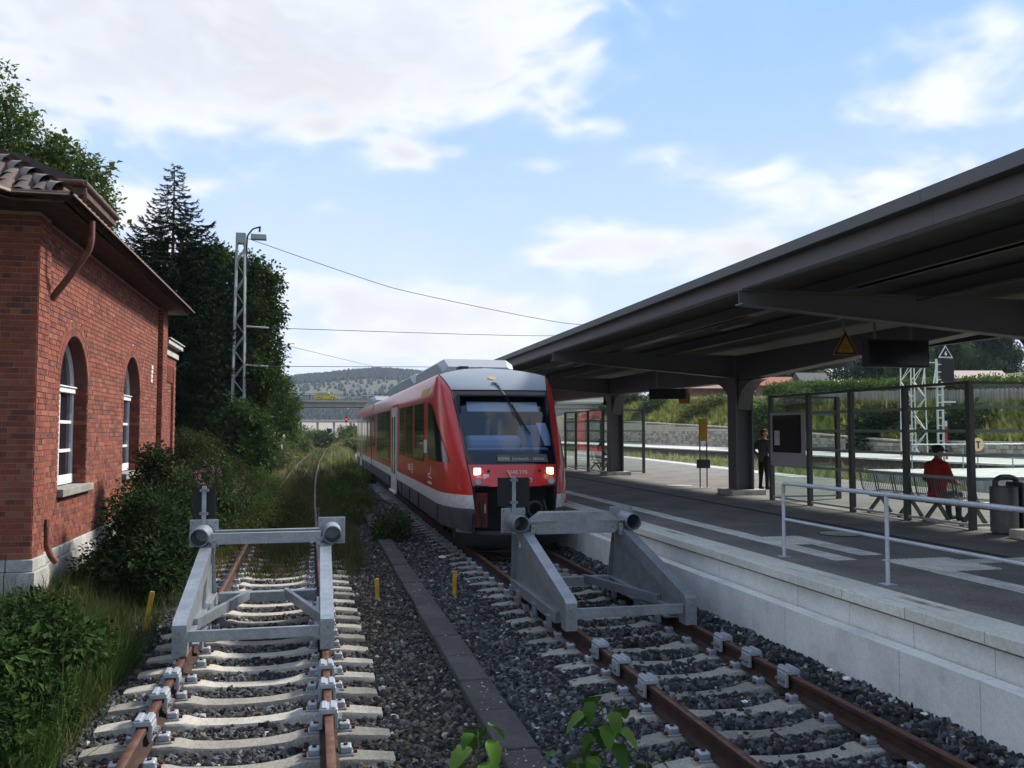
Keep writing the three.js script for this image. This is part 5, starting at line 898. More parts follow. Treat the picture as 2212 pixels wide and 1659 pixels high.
for (const [p, l] of [[[V(-3.4, 11.8, 44), V(4, 9.9, 46), V(14.2, 8.55, 48), V(28, 9.2, 51), V(41.5, 11.6, 55)], 'sagging wire from the lamp mast down towards the canopy'], [[V(-2.3, 7.44, 44), V(12.8, 8.05, 50), V(41.5, 9.6, 55)], 'thin upper cross wire above the railcar'], [[V(-2.3, 5.57, 44), V(5, 5.95, 48), V(20, 6.6, 55)], 'thin lower cross wire just above the railcar roof'], [[V(-1.8, 7.9, 58), V(12, 9.4, 110), V(22, 12, 140)], 'faint wire slanting down to the hill ridge']]) { const m = G().tube(p, .016, 5, 60).mesh('wire', M.steelDark); top(m, 'overhead_wire', l, 'wire', 'overhead wires'); }

// ---------- road bridge with a yellow car ----------
{
  const t = group(0, 0, 145); top(t, 'road_bridge', 'flat concrete road bridge with railing crossing beyond the railcar', 'bridge');
  const dkc = mat([.40, .39, .355], .9, { map: tConc });
  G().box(-16, 70, 6.36, 7.06, .5, 7.5).mesh('girder', dkc, t); G().box(-16, 70, 7.06, 7.40, 0, 8, .03).mesh('deck_edge', dkc, t);
  G().box(-16, 70, 7.40, 7.43, .25, 7.75).mesh('roadway', M.asphalt, t);
  const rl = mat([.05, .045, .04], .7); for (const d of [.12, 7.88]) { for (let x = -15; x < 40; x += 2.0) G().box(x - .03, x + .03, 7.4, 8.42, d - .03, d + .03).mesh('railing_post', rl, t); G().box(-16, 70, 8.38, 8.45, d - .03, d + .03).mesh('railing_bar', rl, t); G().box(-16, 70, 8.16, 8.19, d - .02, d + .02).mesh('railing_bar', rl, t); const b = G(); for (let x = -15; x < 40; x += .5) b.box(x - .006, x + .006, 7.42, 8.4, d - .006, d + .006); b.mesh('balusters', rl, t).userData.kind = 'stuff'; }
  for (const x of [-6, 10.5, 30]) G().box(x - .6, x + .6, -.5, 6.36, 2, 6, .1).mesh('pier', dkc, t);
}
{
  const t = group(1.55, 7.43, 146.8); top(t, 'parked_car', 'small yellow hatchback driving over the road bridge', 'car'); const y = mat([.62, .48, .03], .35), W = 1.6;
  const body = new THREE.Shape(); body.moveTo(-1.70, .25); body.lineTo(1.66, .25); body.quadraticCurveTo(1.74, .45, 1.66, .62); body.quadraticCurveTo(1.4, .78, .95, .84); body.lineTo(.35, 1.34); body.quadraticCurveTo(.1, 1.44, -.4, 1.44); body.lineTo(-1.15, 1.40); body.quadraticCurveTo(-1.45, 1.3, -1.62, .85); body.quadraticCurveTo(-1.76, .6, -1.70, .25);
  const g = new THREE.ExtrudeGeometry(body, { depth: W - .16, bevelEnabled: true, bevelSize: .06, bevelThickness: .08, bevelSegments: 3 }); g.translate(0, 0, -W / 2 + .08); const b = new THREE.Mesh(metreUV(g), y); b.name = 'body'; t.add(b);
  const gm = new THREE.MeshPhysicalMaterial({ color: col(.35, .42, .36), roughness: .08 });
  for (const s of [-1, 1]) { G().plate([[-1.25, .88], [-.38, .88], [-.38, 1.34], [-1.08, 1.32]], 'd', s > 0 ? -W / 2 - .004 : W / 2 - .002, .006).mesh('side_window', gm, t); G().plate([[-.32, .88], [.74, .88], [.28, 1.30], [-.32, 1.34]], 'd', s > 0 ? -W / 2 - .004 : W / 2 - .002, .006).mesh('side_window', gm, t); }
  for (const x of [-1.08, 1.08]) for (const s of [-1, 1]) { const w = new THREE.Mesh(new THREE.CylinderGeometry(.28, .28, .18, 20), M.black); w.rotation.x = Math.PI / 2; w.position.set(x, .28, s * .74); w.name = 'wheel'; t.add(w); const r = new THREE.Mesh(new THREE.CylinderGeometry(.18, .18, .19, 16), mat([.55, .56, .56], .4)); r.name = 'rim'; w.add(r); }
  G().box(-1.76, -1.66, .72, 1.0, -.74, -.5, .02).mesh('tail_light', mat([.5, .03, .02], .4), t); G().box(1.58, 1.70, .56, .72, .45, .74, .02).mesh('headlight', mat([.8, .8, .75], .2), t); G().box(-.34, -.36, .3, 1.36, W / 2, W / 2 + .006).mesh('door_line', M.black, t);
}

// ---------- far valley: viaduct, field, hill ----------
{
  const t = group(0, 0, 420); top(t, 'viaduct', 'distant pale viaduct on thin piers beneath the road bridge', 'viaduct'); const c = mat([.40, .385, .35], .9);
  G().box(-60, 120, 6.4, 7.1, 0, 6).mesh('deck', c, t); for (let x = -54; x < 110; x += 7.6) G().box(x + 1.2, x + 2.2, -1, 6.4, 2, 4).mesh('pier', c, t); G().box(-60, 120, 7.1, 7.5, -.1, .3).mesh('parapet', c, t);
}
structure(sheet(span(-400, 600, 20), span(430, 640, 8), (x, d) => -.5 + sstep(430, 640, d) * 10.8, mat([.26, .23, .17], 1)), 'field', 'pale stubble field beyond the viaduct');
const hillAt = (x, d) => { const ridge = lerpTable([[-900, 20], [-400, 50], [-180, 72], [-60, 84], [12, 91], [60, 97], [100, 102], [150, 97], [260, 84], [420, 70], [700, 60], [1400, 30]])(x); return -2 + 17 * sstep(700, 900, d) + (ridge - 15) * Math.pow(sstep(860, 1500, d), 1.1) * (1 - sstep(1500, 2300, d) * .6) + (fbm(x * .01, d * .01, 3, 3) - .5) * 8 * sstep(900, 1200, d); };
const isForest = (x, d) => { const y = hillAt(x, d), n = fbm(x * .012 + 9, d * .012 + 4, 2, 3); return y > 76 + (n - .5) * 26 || y < 40 + (n - .5) * 24; };
{
  const h = sheet(span(-700, 900, 100), span(720, 2000, 70), hillAt, null), p = h.geometry.attributes.position, c = []; for (let i = 0; i < p.count; i++) { const f = isForest(p.getX(i), -p.getZ(i)), n = fbm(p.getX(i) * .02, p.getZ(i) * .02, 6, 3); c.push(...(f ? [.022, .034, .022] : [.055 + n * .03, .062 + n * .028, .036 + n * .016])); }
  h.geometry.setAttribute('color', new THREE.Float32BufferAttribute(c, 3)); h.material = new THREE.MeshStandardMaterial({ vertexColors: true, roughness: 1 }); structure(h, 'hill', 'wooded hill with a pale meadow band');
  const r = rngOf(31), g = new THREE.IcosahedronGeometry(1, 1); { const q = g.attributes.position; for (let i = 0; i < q.count; i++) { const k = .8 + .4 * vnoise(q.getX(i) * 2 + 5, q.getY(i) * 2 + 5, q.getZ(i) * 2 + 5); q.setXYZ(i, q.getX(i) * k, q.getY(i) * k * 1.35, q.getZ(i) * k); } g.computeVertexNormals(); }
  const N = 30000, im = new THREE.InstancedMesh(g, mat([1, 1, 1], 1), N), m = new THREE.Matrix4(), cc = new THREE.Color(); let n = 0;
  for (let i = 0; i < 140000 && n < N; i++) { const x = -260 + r() * 560, d = 800 + r() * 740; const f = isForest(x, d); if (!f && r() > .05) continue; const s = (f ? 1.8 : 1.1) + r() * 1.7; m.makeScale(s, s * (1 + r() * .5), s).setPosition(x, hillAt(x, d) + s * .4, -d); im.setMatrixAt(n, m); const k = .7 + r() * .6; im.setColorAt(n++, cc.setRGB(.022 * k, .034 * k, .022 * k)); }
  im.count = n; top(im, 'hill_forest', 'distant woods covering the top and foot of the hill', 'forest', null, 'stuff');
}
{ const t = group(36, 24, 985, .3); top(t, 'far_house', 'tiny house with bright red roof at the foot of the hill', 'house'); G().box(-7, 7, -4, 3, -4, 4).mesh('wall', M.white, t); G().plate([[-4.6, 3], [4.6, 3], [0, 7]], 'x', -7.5, 15).mesh('roof', mat([.50, .15, .09], .8), t); }
{ // far red signal and a black board
  const t = group(6.85, 0, 205); top(t, 'railway_signal', 'distant signal showing red light beneath the road bridge', 'signal', 'signals'); G().box(-.09, .09, -.3, 4.4, -.09, .09).mesh('post', mat([.55, .56, .55], .6), t); G().box(-.32, .32, 4.4, 5.7, -.12, .12, .04).mesh('signal_head', M.black, t); G().box(-.45, .45, 2.6, 3.6, -.05, .05).mesh('white_board', M.white, t);
  const l = new THREE.Mesh(new THREE.SphereGeometry(.13, 12, 8), new THREE.MeshStandardMaterial({ color: col(1, .05, .03), emissive: col(1, .02, .01), emissiveIntensity: 3 })); l.position.set(0, 5.1, .16); l.name = 'red_lamp'; t.add(l); const pl = new THREE.PointLight(col(1, .05, .03), .5); pl.position.set(0, 5.1, .4); pl.castShadow = true; t.add(pl);
  const s = group(2.55, 0, 170); top(s, 'track_sign', 'small black board on a pole far down the siding', 'sign'); G().box(-.04, .04, -.3, 2.0, -.04, .04).mesh('post', M.steelDark, s); G().plate([[-.5, 2.9], [.5, 2.9], [.3, 2.1], [-.3, 2.1]], 'd', -.02, .04).mesh('board', M.black, s);
}

// ---------- right side: second line, old platform, retaining wall ----------
{ const f = () => 34; const t = group(); top(t, 'distant_track', 'rusty track in front of the old platform on the right', 'railway track'); for (const s of [-.7535, .7535]) { const r = new THREE.Mesh(metreUV(sweep(RAIL, [20, 60, 100, 160].map((d) => [34 + s, d]))), M.rail); r.name = 'rail'; t.add(r); } const sl = new THREE.Mesh(sleeperGeo[0], sleeperTones[2]); for (let d = 42; d < 120; d += .66) { const c = sl.clone(); c.name = 'sleeper'; c.position.set(34, -.03, -d); t.add(c); } t.position.y = .0; }
{
  const t = group(); top(t, 'old_platform', 'old low platform with bright edge in front of the retaining wall', 'platform'); const c = mat([.74, .72, .66], .9, { map: tSpeck });
  G().box(36.1, 45.4, -.4, .60, 40, 160).mesh('platform_body', mat([.32, .29, .22], .95, { map: tGrit }), t); let k = 0; for (let d = 40; d < 160; d += 2.4) G().box(35.9, 36.9, .56, .68, d + .01, d + 2.39, .02).mesh('edge_slab', c, t); G().box(36.9, 45.4, .60, .655, 40, 160).mesh('platform_surface', mat([.62, .60, .54], .95, { map: tSpeck }), t);
}
const wallTop = (d) => d < 62 ? 1.55 + (d - 40) * .004 : d < 90 ? mix(1.62, 2.78, (d - 62) / 28) : mix(2.78, 4.6, (d - 90) / 60);
{
  const t = group(); top(t, 'retaining_wall', 'long pale stone block retaining wall behind the old platform', 'wall'); const X = 45.5, r = rngOf(14), list = [];
  G().plate([[40, .3], [160, .3], [160, wallTop(160) - .05], [90, wallTop(90) - .05], [62, wallTop(62) - .05], [40, wallTop(40) - .05]], 'x', X + .06, .5).mesh('wall_core', mat([.30, .27, .22], .95, { map: tSpeck }), t);
  let row = 0; for (let y = .62; y < 4.7; y += .30, row++) for (let d = 40 + (row % 2) * .25; d < 160;) { const L = .42 + r() * .34; if (y + .28 < wallTop(d) + .02) list.push([d, L, y, r(), r(), r()]); d += L; }
  const tones = [[.66, .58, .43], [.60, .53, .40], [.46, .40, .31], [.70, .63, .49], [.38, .33, .26]], ms = tones.map((c) => mat(c, .95, { map: tSpeck })), g = G().box(-.08, .08, -.138, .138, -.5, .5, .02).geo();
  const mk = (o) => new THREE.Matrix4().makeScale(1, 1, o[1] - .03).setPosition(X + (o[4] - .5) * .05, o[2] + .14, -(o[0] + o[1] / 2)), pick = (o) => { const low = o[2] < 2.2 ? .35 : 0; return low ? Math.min(4, Math.floor(o[3] * 3.2 + o[5] * 2.4)) : [0, 3, 1, 0, 3][Math.floor(o[3] * 4.99)]; };
  list.sort((a, b) => Math.abs(a[0] - 88) - Math.abs(b[0] - 88));
  list.slice(0, 300).forEach((o) => { const m = new THREE.Mesh(g, ms[pick(o)]); m.name = 'stone_block'; m.applyMatrix4(mk(o)); t.add(m); });
  const l2 = list.slice(300), im = new THREE.InstancedMesh(g, mat([1, 1, 1], .95, { map: tSpeck }), l2.length), cc = new THREE.Color(); l2.forEach((o, i) => { im.setMatrixAt(i, mk(o)); im.setColorAt(i, cc.setRGB(...tones[pick(o)])); }); im.name = 'stonework'; im.userData.kind = 'stuff'; t.add(im);
  for (let d = 40; d < 158; d += 1.5) G().beam(V(X + .1, wallTop(d) + .06, d), V(X + .1, wallTop(d + 1.48) + .06, d + 1.48), .5, .14).mesh('cap_stone', ms[d % 2 ? 3 : 0], t);
}
// slope with the road ramp behind the wall
const slopeAt = (x, d) => { const w = wallTop(clamp(d, 40, 160)); const f = mix(4.2, 6.6, clamp((d - 50) / 70, 0, 1)); return x < 46 ? w : x < 53 ? mix(w, f, sstep(46, 53, x)) : f + sstep(53, 140, x) * 7; };
structure(sheet([45.9, ...span(46.5, 60, 18), ...span(64, 160, 16)], span(36, 175, 70), (x, d) => slopeAt(x, d) + (fbm(x * .6, d * .6, 5, 3) - .5) * .5 * sstep(45.9, 47, x), mat([.15, .16, .055], 1, { map: tSoil })), 'hillside', 'grassy slope behind the retaining wall');
structure(sheet(span(54, 59, 2), span(84, 175, 20), (x, d) => slopeAt(x, d) + .35, M.asphalt), 'ramp_road', 'road climbing to the bridge');
{ const t = group(); top(t, 'guard_rail', 'pale guard rail along the climbing road', 'guard rail'); for (let d = 86; d < 170; d += 3) { const y = slopeAt(53.6, d); G().box(53.55, 53.65, y, y + .8, d - .05, d + .05).mesh('post', M.galvDull, t); G().beam(V(53.5, y + .68, d), V(53.5, slopeAt(53.6, d + 3) + .68, d + 3), .06, .3).mesh('rail_beam', mat([.55, .53, .48], .6), t); } }
{ const t = group(); top(t, 'paling_fence', 'grey wooden paling fence on the slope behind the shelter', 'fence'); const r = rngOf(3), ms = [0, 1, 2].map((i) => mat([[.30, .28, .24], [.24, .22, .19], [.36, .34, .30]][i], .95)); const pts = []; for (let d = 48; d < 84; d += .13) pts.push(d); const yb = (d) => slopeAt(52, d) - .1; const g = G().box(-.015, .015, 0, 1.15, -.045, .045).geo(); pts.forEach((d, i) => { if (i >= 290) return; const m = new THREE.Mesh(g, ms[Math.floor(r() * 3)]); m.name = 'paling'; m.position.set(52 + (r() - .5) * .03, yb(d) + .35 + (r() - .5) * .12, -d); t.add(m); }); for (let d = 48; d < 83; d += 2.5) G().box(52.03, 52.13, yb(d) - .2, yb(d) + 1.3, d - .05, d + .05).mesh('post', ms[1], t); for (const h of [.6, 1.2]) G().beam(V(52.04, yb(48) + h, 48), V(52.04, yb(84) + h, 84), .04, .08).mesh('fence_rail', ms[1], t); }
{ // house with a tiled roof and ivy, and sheds above the hedge
  const t = group(66.5, 6.2, 142, -.15); top(t, 'brick_house', 'low brick house with red tiled roof and ivy beyond the tracks', 'house'); const bw = mat([.30, .17, .12], .9, { map: tSpeck });
  G().box(-5.2, 5, -1, 3.6, -3, 4).mesh('wall', bw, t); { const g = G(); g.quad(V(-6, 3.5, -3.8), V(5.6, 3.5, -3.8), V(4, 5.3, .6), V(-3.4, 5.3, .6)).quad(V(5.6, 3.5, -3.8), V(5.6, 3.5, 4.8), V(4, 5.3, .6), V(4, 5.3, .6)).quad(V(-6, 3.5, 4.8), V(-6, 3.5, -3.8), V(-3.4, 5.3, .6), V(-3.4, 5.3, .6)).quad(V(5.6, 3.5, 4.8), V(-6, 3.5, 4.8), V(-3.4, 5.3, .6), V(4, 5.3, .6)); g.mesh('roof', mat([.38, .20, .16], .85, { map: tGalv, side: THREE.DoubleSide }), t); }
  for (const x of [.1, 2.5]) { const w = G().box(x - .55, x + .55, .8, 2.4, -3.06, -2.98).mesh('window', mat([.70, .69, .66], .6), t); G().box(x - .36, x + .36, .9, 2.1, -3.08, -3.06).mesh('pane', M.dark, w); }
  const sh = (x, d, w, h, c, rc, label, name, y) => { const s = group(x, y, d, -.2); top(s, name, label, 'shed'); G().box(-w / 2, w / 2, -1.5, h, -1.6, 1.6).mesh('wall', mat(c, .9, { map: tSpeck }), s); G().plate([[-2.1, h], [2.1, h], [0, h + 1.3]], 'x', -w / 2 - .3, w + .6).mesh('roof', mat(rc, .85), s); return s; };
  sh(62.6, 112, 4.4, 1.2, [.22, .09, .06], [.34, .10, .06], 'low shed with red brick roof at left end of the hedge', 'garden_shed', 7.5); sh(67.6, 111, 3.6, 1.6, [.42, .42, .40], [.06, .06, .065], 'grey garden hut with dark roof above the hedge', 'garden_hut', 7.7); sh(98, 116, 9, 1.6, [.45, .36, .32], [.42, .32, .28], 'pale roofed house among the trees at far right', 'far_shed', 8.8);
  { const s = group(73.6, 7.6, 110, -.15); top(s, 'greenhouse', 'white glazed greenhouse standing behind the hedge', 'greenhouse'); G().box(-2.3, 2.3, 0, .9, -1.2, 1.2).mesh('wall', mat([.6, .64, .62], .5), s); G().plate([[-1.3, .9], [1.3, .9], [0, 1.9]], 'x', -2.4, 4.8).mesh('roof', mat([.72, .75, .74], .4), s); for (let i = 0; i < 6; i++) G().beam(V(-2.3 + i * .92, .92, -1.34), V(-2.3 + i * .92, 1.93, -.02), .06, .03).mesh('glazing_bar', M.white, s); }
}
{ // six-sign signal
  const t = group(33.45, -.2, 42); top(t, 'railway_signal', 'signal with black head and white bordered number 6 triangle', 'signal', 'signals'); const m = mat([.62, .64, .60], .6);
  for (const x of [-.17, .17]) G().box(x - .04, x + .04, 0, 6.6, -.05, .05).mesh('leg', m, t); for (let y = .4; y < 6.4; y += .42) G().box(-.13, .13, y, y + .06, -.03, .03).mesh('rung', m, t);
  G().box(.12, .80, 5.35, 6.62, -.2, .1, .03).mesh('signal_head', M.black, t); for (const y of [5.7, 6.1, 6.4]) G().box(.2, .7, y, y + .03, .2, .32).mesh('hood', M.steelDark, t);
  const tri = (r, y, x = .42) => [[x - r, y], [x + r, y], [x, y + r * 1.5]]; G().plate(tri(.46, 6.68), 'd', -.02, .03).mesh('number_board', M.white, t); G().plate(tri(.36, 6.745), 'd', -.026, .005).mesh('board_field', M.black, t);
  const p = printPlane(.26, .30, canvasTex(64, 72, (x, w, h) => { x.fillStyle = '#030305'; x.fillRect(0, 0, w, h); x.fillStyle = '#ffffff'; x.font = 'bold 70px sans-serif'; x.textAlign = 'center'; x.textBaseline = 'middle'; x.fillText('6', w / 2, h / 2 + 4); })); p.position.set(.42, 6.93, .032); p.name = 'numeral'; t.add(p);
  for (const x of [-1.1, -.4]) G().beam(V(x, 5.1, 0), V(x + .25, 6.4, 0), .05, .05).mesh('cage_bar', m, t); G().box(-1.1, .1, 5.06, 5.12, -.3, .3).mesh('platform', m, t); G().box(-.95, -.1, 6.38, 6.43, -.03, .03).mesh('cage_rail', m, t); G().box(.2, 1.0, 4.2, 4.3, -.02, .02).mesh('arm_board', M.white, t);
  G().box(.22, .34, 1.9, 2.9, -.1, -.06).mesh('red_plate', mat([.45, .04, .03], .6), t); G().box(.22, .34, 2.9, 3.2, -.1, -.06).mesh('white_plate', M.white, t); G().box(.22, .34, 1.1, 1.5, -.1, -.06).mesh('orange_plate', mat([.6, .25, .03], .6), t);
}
{ // pale ramp with a rail and the round T sign
  const t = group(); top(t, 'crossing_ramp', 'pale paved ramp with white stripes beyond the shelter', 'ramp'); G().box(26.5, 44, -.4, .56, 30.5, 38.6, .03).mesh('ramp_body', mat([.62, .60, .55], .9, { map: tSpeck }), t); for (let i = 0; i < 6; i++) G().box(27, 44, .561, .566, 31 + i * 1.25, 31.5 + i * 1.25).mesh('stripe', M.linePaint, t);
  const h = group(); top(h, 'handrail', 'thin galvanised handrail along the far ramp', 'handrail'); for (let x = 28.6; x < 42; x += 2.9) G().rod(V(x, .56, 38), V(x, 1.78, 38), .03, 8).mesh('post', M.galv, h); G().rod(V(28.6, 1.78, 38), V(41.7, 1.78, 38), .032, 8).mesh('top_rail', M.galv, h);
  const s = group(32.3, 1.78, 37.9); top(s, 'round_sign', 'round yellow sign with a black T on the far handrail', 'sign'); const disc = new THREE.Mesh(new THREE.CylinderGeometry(.36, .36, .03, 32), mat([.55, .05, .04], .6)); disc.rotation.x = Math.PI / 2; disc.name = 'rim'; s.add(disc); const d2 = new THREE.Mesh(new THREE.CylinderGeometry(.33, .33, .036, 32), mat([.72, .56, .30], .6)); d2.name = 'disc'; disc.add(d2); G().box(-.14, .14, .10, .16, -.025, -.02).box(-.04, .04, -.2, .10, -.025, -.02).mesh('letter', M.black, s); G().box(-.02, .02, -1.2, 0, .02, .05).mesh('bracket', M.galvDull, s);
}

// ---------- summer haze ----------
scene.fog = new THREE.FogExp2(new THREE.Color(.62, .72, .90), .00016);

// ---------- vegetation ----------
const leafMat = (rough = .8) => { const m = new THREE.MeshPhysicalMaterial({ color: col(1, 1, 1), roughness: rough, side: THREE.DoubleSide, transmission: .34, thickness: 0, ior: 1.3, specularIntensity: .2 }); return m; };
const leafM = leafMat();
function clump(n, R, len, wid, seed, up_ = .25, flat = 1) {   // many small leaves in a ball
  const r = rngOf(seed), p = [], n_ = []; const a = new THREE.Vector3(), t = new THREE.Vector3(), s = new THREE.Vector3(), nn = new THREE.Vector3();
  for (let i = 0; i < n; i++) {
    a.set(r() * 2 - 1, r() * 2 - 1, r() * 2 - 1).normalize().multiplyScalar(Math.cbrt(r()) * R); a.y *= flat;
    t.copy(a).normalize().multiplyScalar(.9).add(new THREE.Vector3(r() - .5, r() - .5 - up_, r() - .5)).normalize(); nn.set(r() - .5, .55 + r() * .5, r() - .5).normalize(); s.crossVectors(t, nn).normalize(); nn.crossVectors(s, t).normalize();
    const L = len * (.6 + r() * .7), w = wid * (.6 + r() * .7);
    const b = a, m1 = a.clone().addScaledVector(t, L * .45), tip = a.clone().addScaledVector(t, L).addScaledVector(nn, -L * .16);
    const l = m1.clone().addScaledVector(s, w / 2).addScaledVector(nn, w * .12), q = m1.clone().addScaledVector(s, -w / 2).addScaledVector(nn, w * .12);
    p.push(...b.toArray(), ...l.toArray(), ...tip.toArray(), ...b.toArray(), ...tip.toArray(), ...q.toArray());
  }
  const g = new THREE.BufferGeometry(); g.setAttribute('position', new THREE.Float32BufferAttribute(p, 3)); g.computeVertexNormals(); g.setAttribute('uv', new THREE.Float32BufferAttribute(new Float32Array(p.length / 3 * 2), 2)); return g;
}
const CL = { tree: [1, 2, 3].map((s) => clump(30, .46, .17, .12, s)), bush: [4, 5, 6].map((s) => clump(34, .26, .095, .055, s)), small: [7, 8].map((s) => clump(30, .20, .06, .03, s)), far: [9, 10].map((s) => clump(26, .9, .40, .30, s)) };
function leaves(list, geos, name, tone, seed, parent) {   // list of [x, y, d, scale]
  const r = rngOf(seed), lists = geos.map(() => []), m = new THREE.Matrix4(), q = new THREE.Quaternion(), e = new THREE.Euler(), c = new THREE.Color();
  for (const l of list) lists[Math.floor(r() * geos.length)].push(l);
  lists.forEach((L, k) => { if (!L.length) return; const im = new THREE.InstancedMesh(geos[k], leafM, L.length); im.name = name; im.userData.kind = 'stuff'; L.forEach(([x, y, d, s], i) => { e.set((r() - .5) * 1.2, r() * 6.3, (r() - .5) * 1.2); m.compose(V(x, y, d), q.setFromEuler(e), new THREE.Vector3(s, s * (.8 + r() * .3), s)); im.setMatrixAt(i, m); const t = tone(r, y); im.setColorAt(i, c.setRGB(...t)); }); parent.add(im); });
}
const green = (a, b = .35) => (r) => { const k = 1 + (r() - .5) * 2 * b, w = 1 + (r() - .5) * .25; return [a[0] * k * w, a[1] * k, a[2] * k]; };
function crownPoints(lobes, d, per, seed) {
  const r = rngOf(seed), o = [];
  for (const [x, y, rx, ry, dz = 0] of lobes) { const rz = (rx + ry) / 2, n = Math.round(per * (rx * ry + rx * rz + ry * rz)); for (let i = 0; i < n; i++) { const u = new THREE.Vector3(r() * 2 - 1, r() * 2 - 1, r() * 2 - 1).normalize(), k = Math.pow(r(), .33) * (.80 + .42 * vnoise(u.x * 2.4 + x, u.y * 2.4 + y, u.z * 2.4 + seed)); o.push([x + u.x * rx * k, y + u.y * ry * k, d + dz + u.z * rz * k, .65 + r() * .7]); } }
  return o;
}
function ragged(lobes, seed, n = 6, k = .34) { const r = rngOf(seed), o = []; for (const [x, y, rx, ry, dz = 0] of lobes) { o.push([x, y, rx * .9, ry * .9, dz]); for (let i = 0; i < n; i++) { const a = r() * 6.28, c = r() * 2 - 1, q = Math.sqrt(1 - c * c); o.push([x + Math.cos(a) * q * rx * (.85 + r() * .25), y + Math.sin(a) * ry * q * (.85 + r() * .25), rx * k * (.5 + r() * .7), ry * k * (.45 + r() * .6), dz + c * (rx + ry) / 2]); } } return o; }
function tree(name, label, lobes, d, trunk, per, tone, seed, geos = CL.tree, group_ = 'trees left of the siding') {
  const [tx, ty, th, tr] = trunk, t = group(); top(t, name, label, 'tree', group_); const bark = mat([.07, .055, .04], .95, { map: tRust });
  const r = rngOf(seed + 5); G().tube([V(tx, ty, d), V(tx + (r() - .5) * .3, ty + th * .4, d), V(tx + (r() - .5) * .5, ty + th, d)], tr, 9, 16).mesh('trunk', bark, t);
  const b = G(); for (const [x, y, rx, ry, dz = 0] of lobes) b.tube([V(tx, ty + th * (.45 + r() * .4), d), V((tx + x) / 2, (ty + th * .6 + y) / 2 + .2, d + dz / 2), V(x, y + ry * .3, d + dz)], tr * .28, 6, 12); b.mesh('limbs', bark, t);
  leaves(crownPoints(ragged(lobes, seed), d, per, seed), geos, 'crown', tone, seed, t); return t;
}
const sc = (L, k) => L.map(([x, y, a, b, z]) => [x * k, 2.45 + (y - 2.45) * k, a * k, b * k, z]);
tree('broadleaf_tree', 'large dark broadleaf tree behind the lattice mast', [[-4.89, 10.1, 1.7, 1.45], [-2.9, 9.3, 1.15, 1.5], [-3.3, 7.4, 1.4, 1.9], [-5.5, 7.8, 2, 2.2], [-3.8, 5.0, 1.8, 1.9], [-6.3, 4.8, 2.4, 2.4], [-5.3, 11.0, .95, .75], [-2.55, 10.2, .6, .7], [-2.2, 8.3, .6, .7], [-7.6, 7.5, 2, 2.4], [-2.5, 6.4, .9, 1], [-4.4, 2.6, 2.2, 1.6], [-3.2, 9.0, .5, 1.4]], 46, [-4.8, 0, 8, .26], 30, green([.034, .060, .010], .6), 11);
tree('broadleaf_tree', 'lighter mid height tree further down the siding', [[-3.5, 5.9, 1.6, 2.0], [-2.5, 4.0, 1.1, 1.7], [-3.6, 3.2, 2.0, 2.0], [-4.8, 4.3, 2.0, 2.4], [-2.0, 2.8, .6, 1.1], [-4.9, 7.0, 1.6, 2.0], [-3.6, 7.4, .6, 1.1], [-3.2, 1.8, 1.8, 1.4]], 66, [-3.8, 0, 4.5, .2], 24, green([.070, .112, .020], .5), 12);
tree('broadleaf_tree', 'small rounded tree before the left end of the road bridge', [[-3.1, 4.2, 1.3, 1.7], [-4.5, 5.0, 1.8, 2.3], [-2.7, 2.9, 1.0, 1.2], [-4.0, 2.8, 1.8, 1.5], [-6, 6, 2, 2.6]], 96, [-4.6, 0, 4, .2], 13, green([.042, .07, .02]), 13, CL.tree);
tree('broadleaf_tree', 'dark round tree beneath the left end of the road bridge', [[-3.5, 3.7, 1.4, 1.9], [-5.2, 4.2, 2, 2.3], [-4.0, 2.0, 1.8, 1.5]], 128, [-4.4, 0, 3.5, .2], 9, green([.026, .045, .016]), 14, CL.tree);
tree('broadleaf_tree', 'sunlit leafy tree rising behind the brick building roof', sc([[-7.73, 10.5, .5, .9], [-7.39, 9.69, .9, .7], [-6.74, 9.4, .8, .6], [-6.19, 9.1, .65, .5], [-5.64, 8.7, .45, .65], [-5.25, 7.8, .22, .4], [-5.32, 8.2, .28, .5], [-6.83, 8.7, 1.5, .8], [-5.55, 7.2, .35, .6], [-7.6, 8.4, 1.6, 1.2]], 1.25), 30, [-8.4, 0, 9.4, .22], 27, green([.085, .13, .030]), 15, CL.bush.concat(CL.tree[0]));
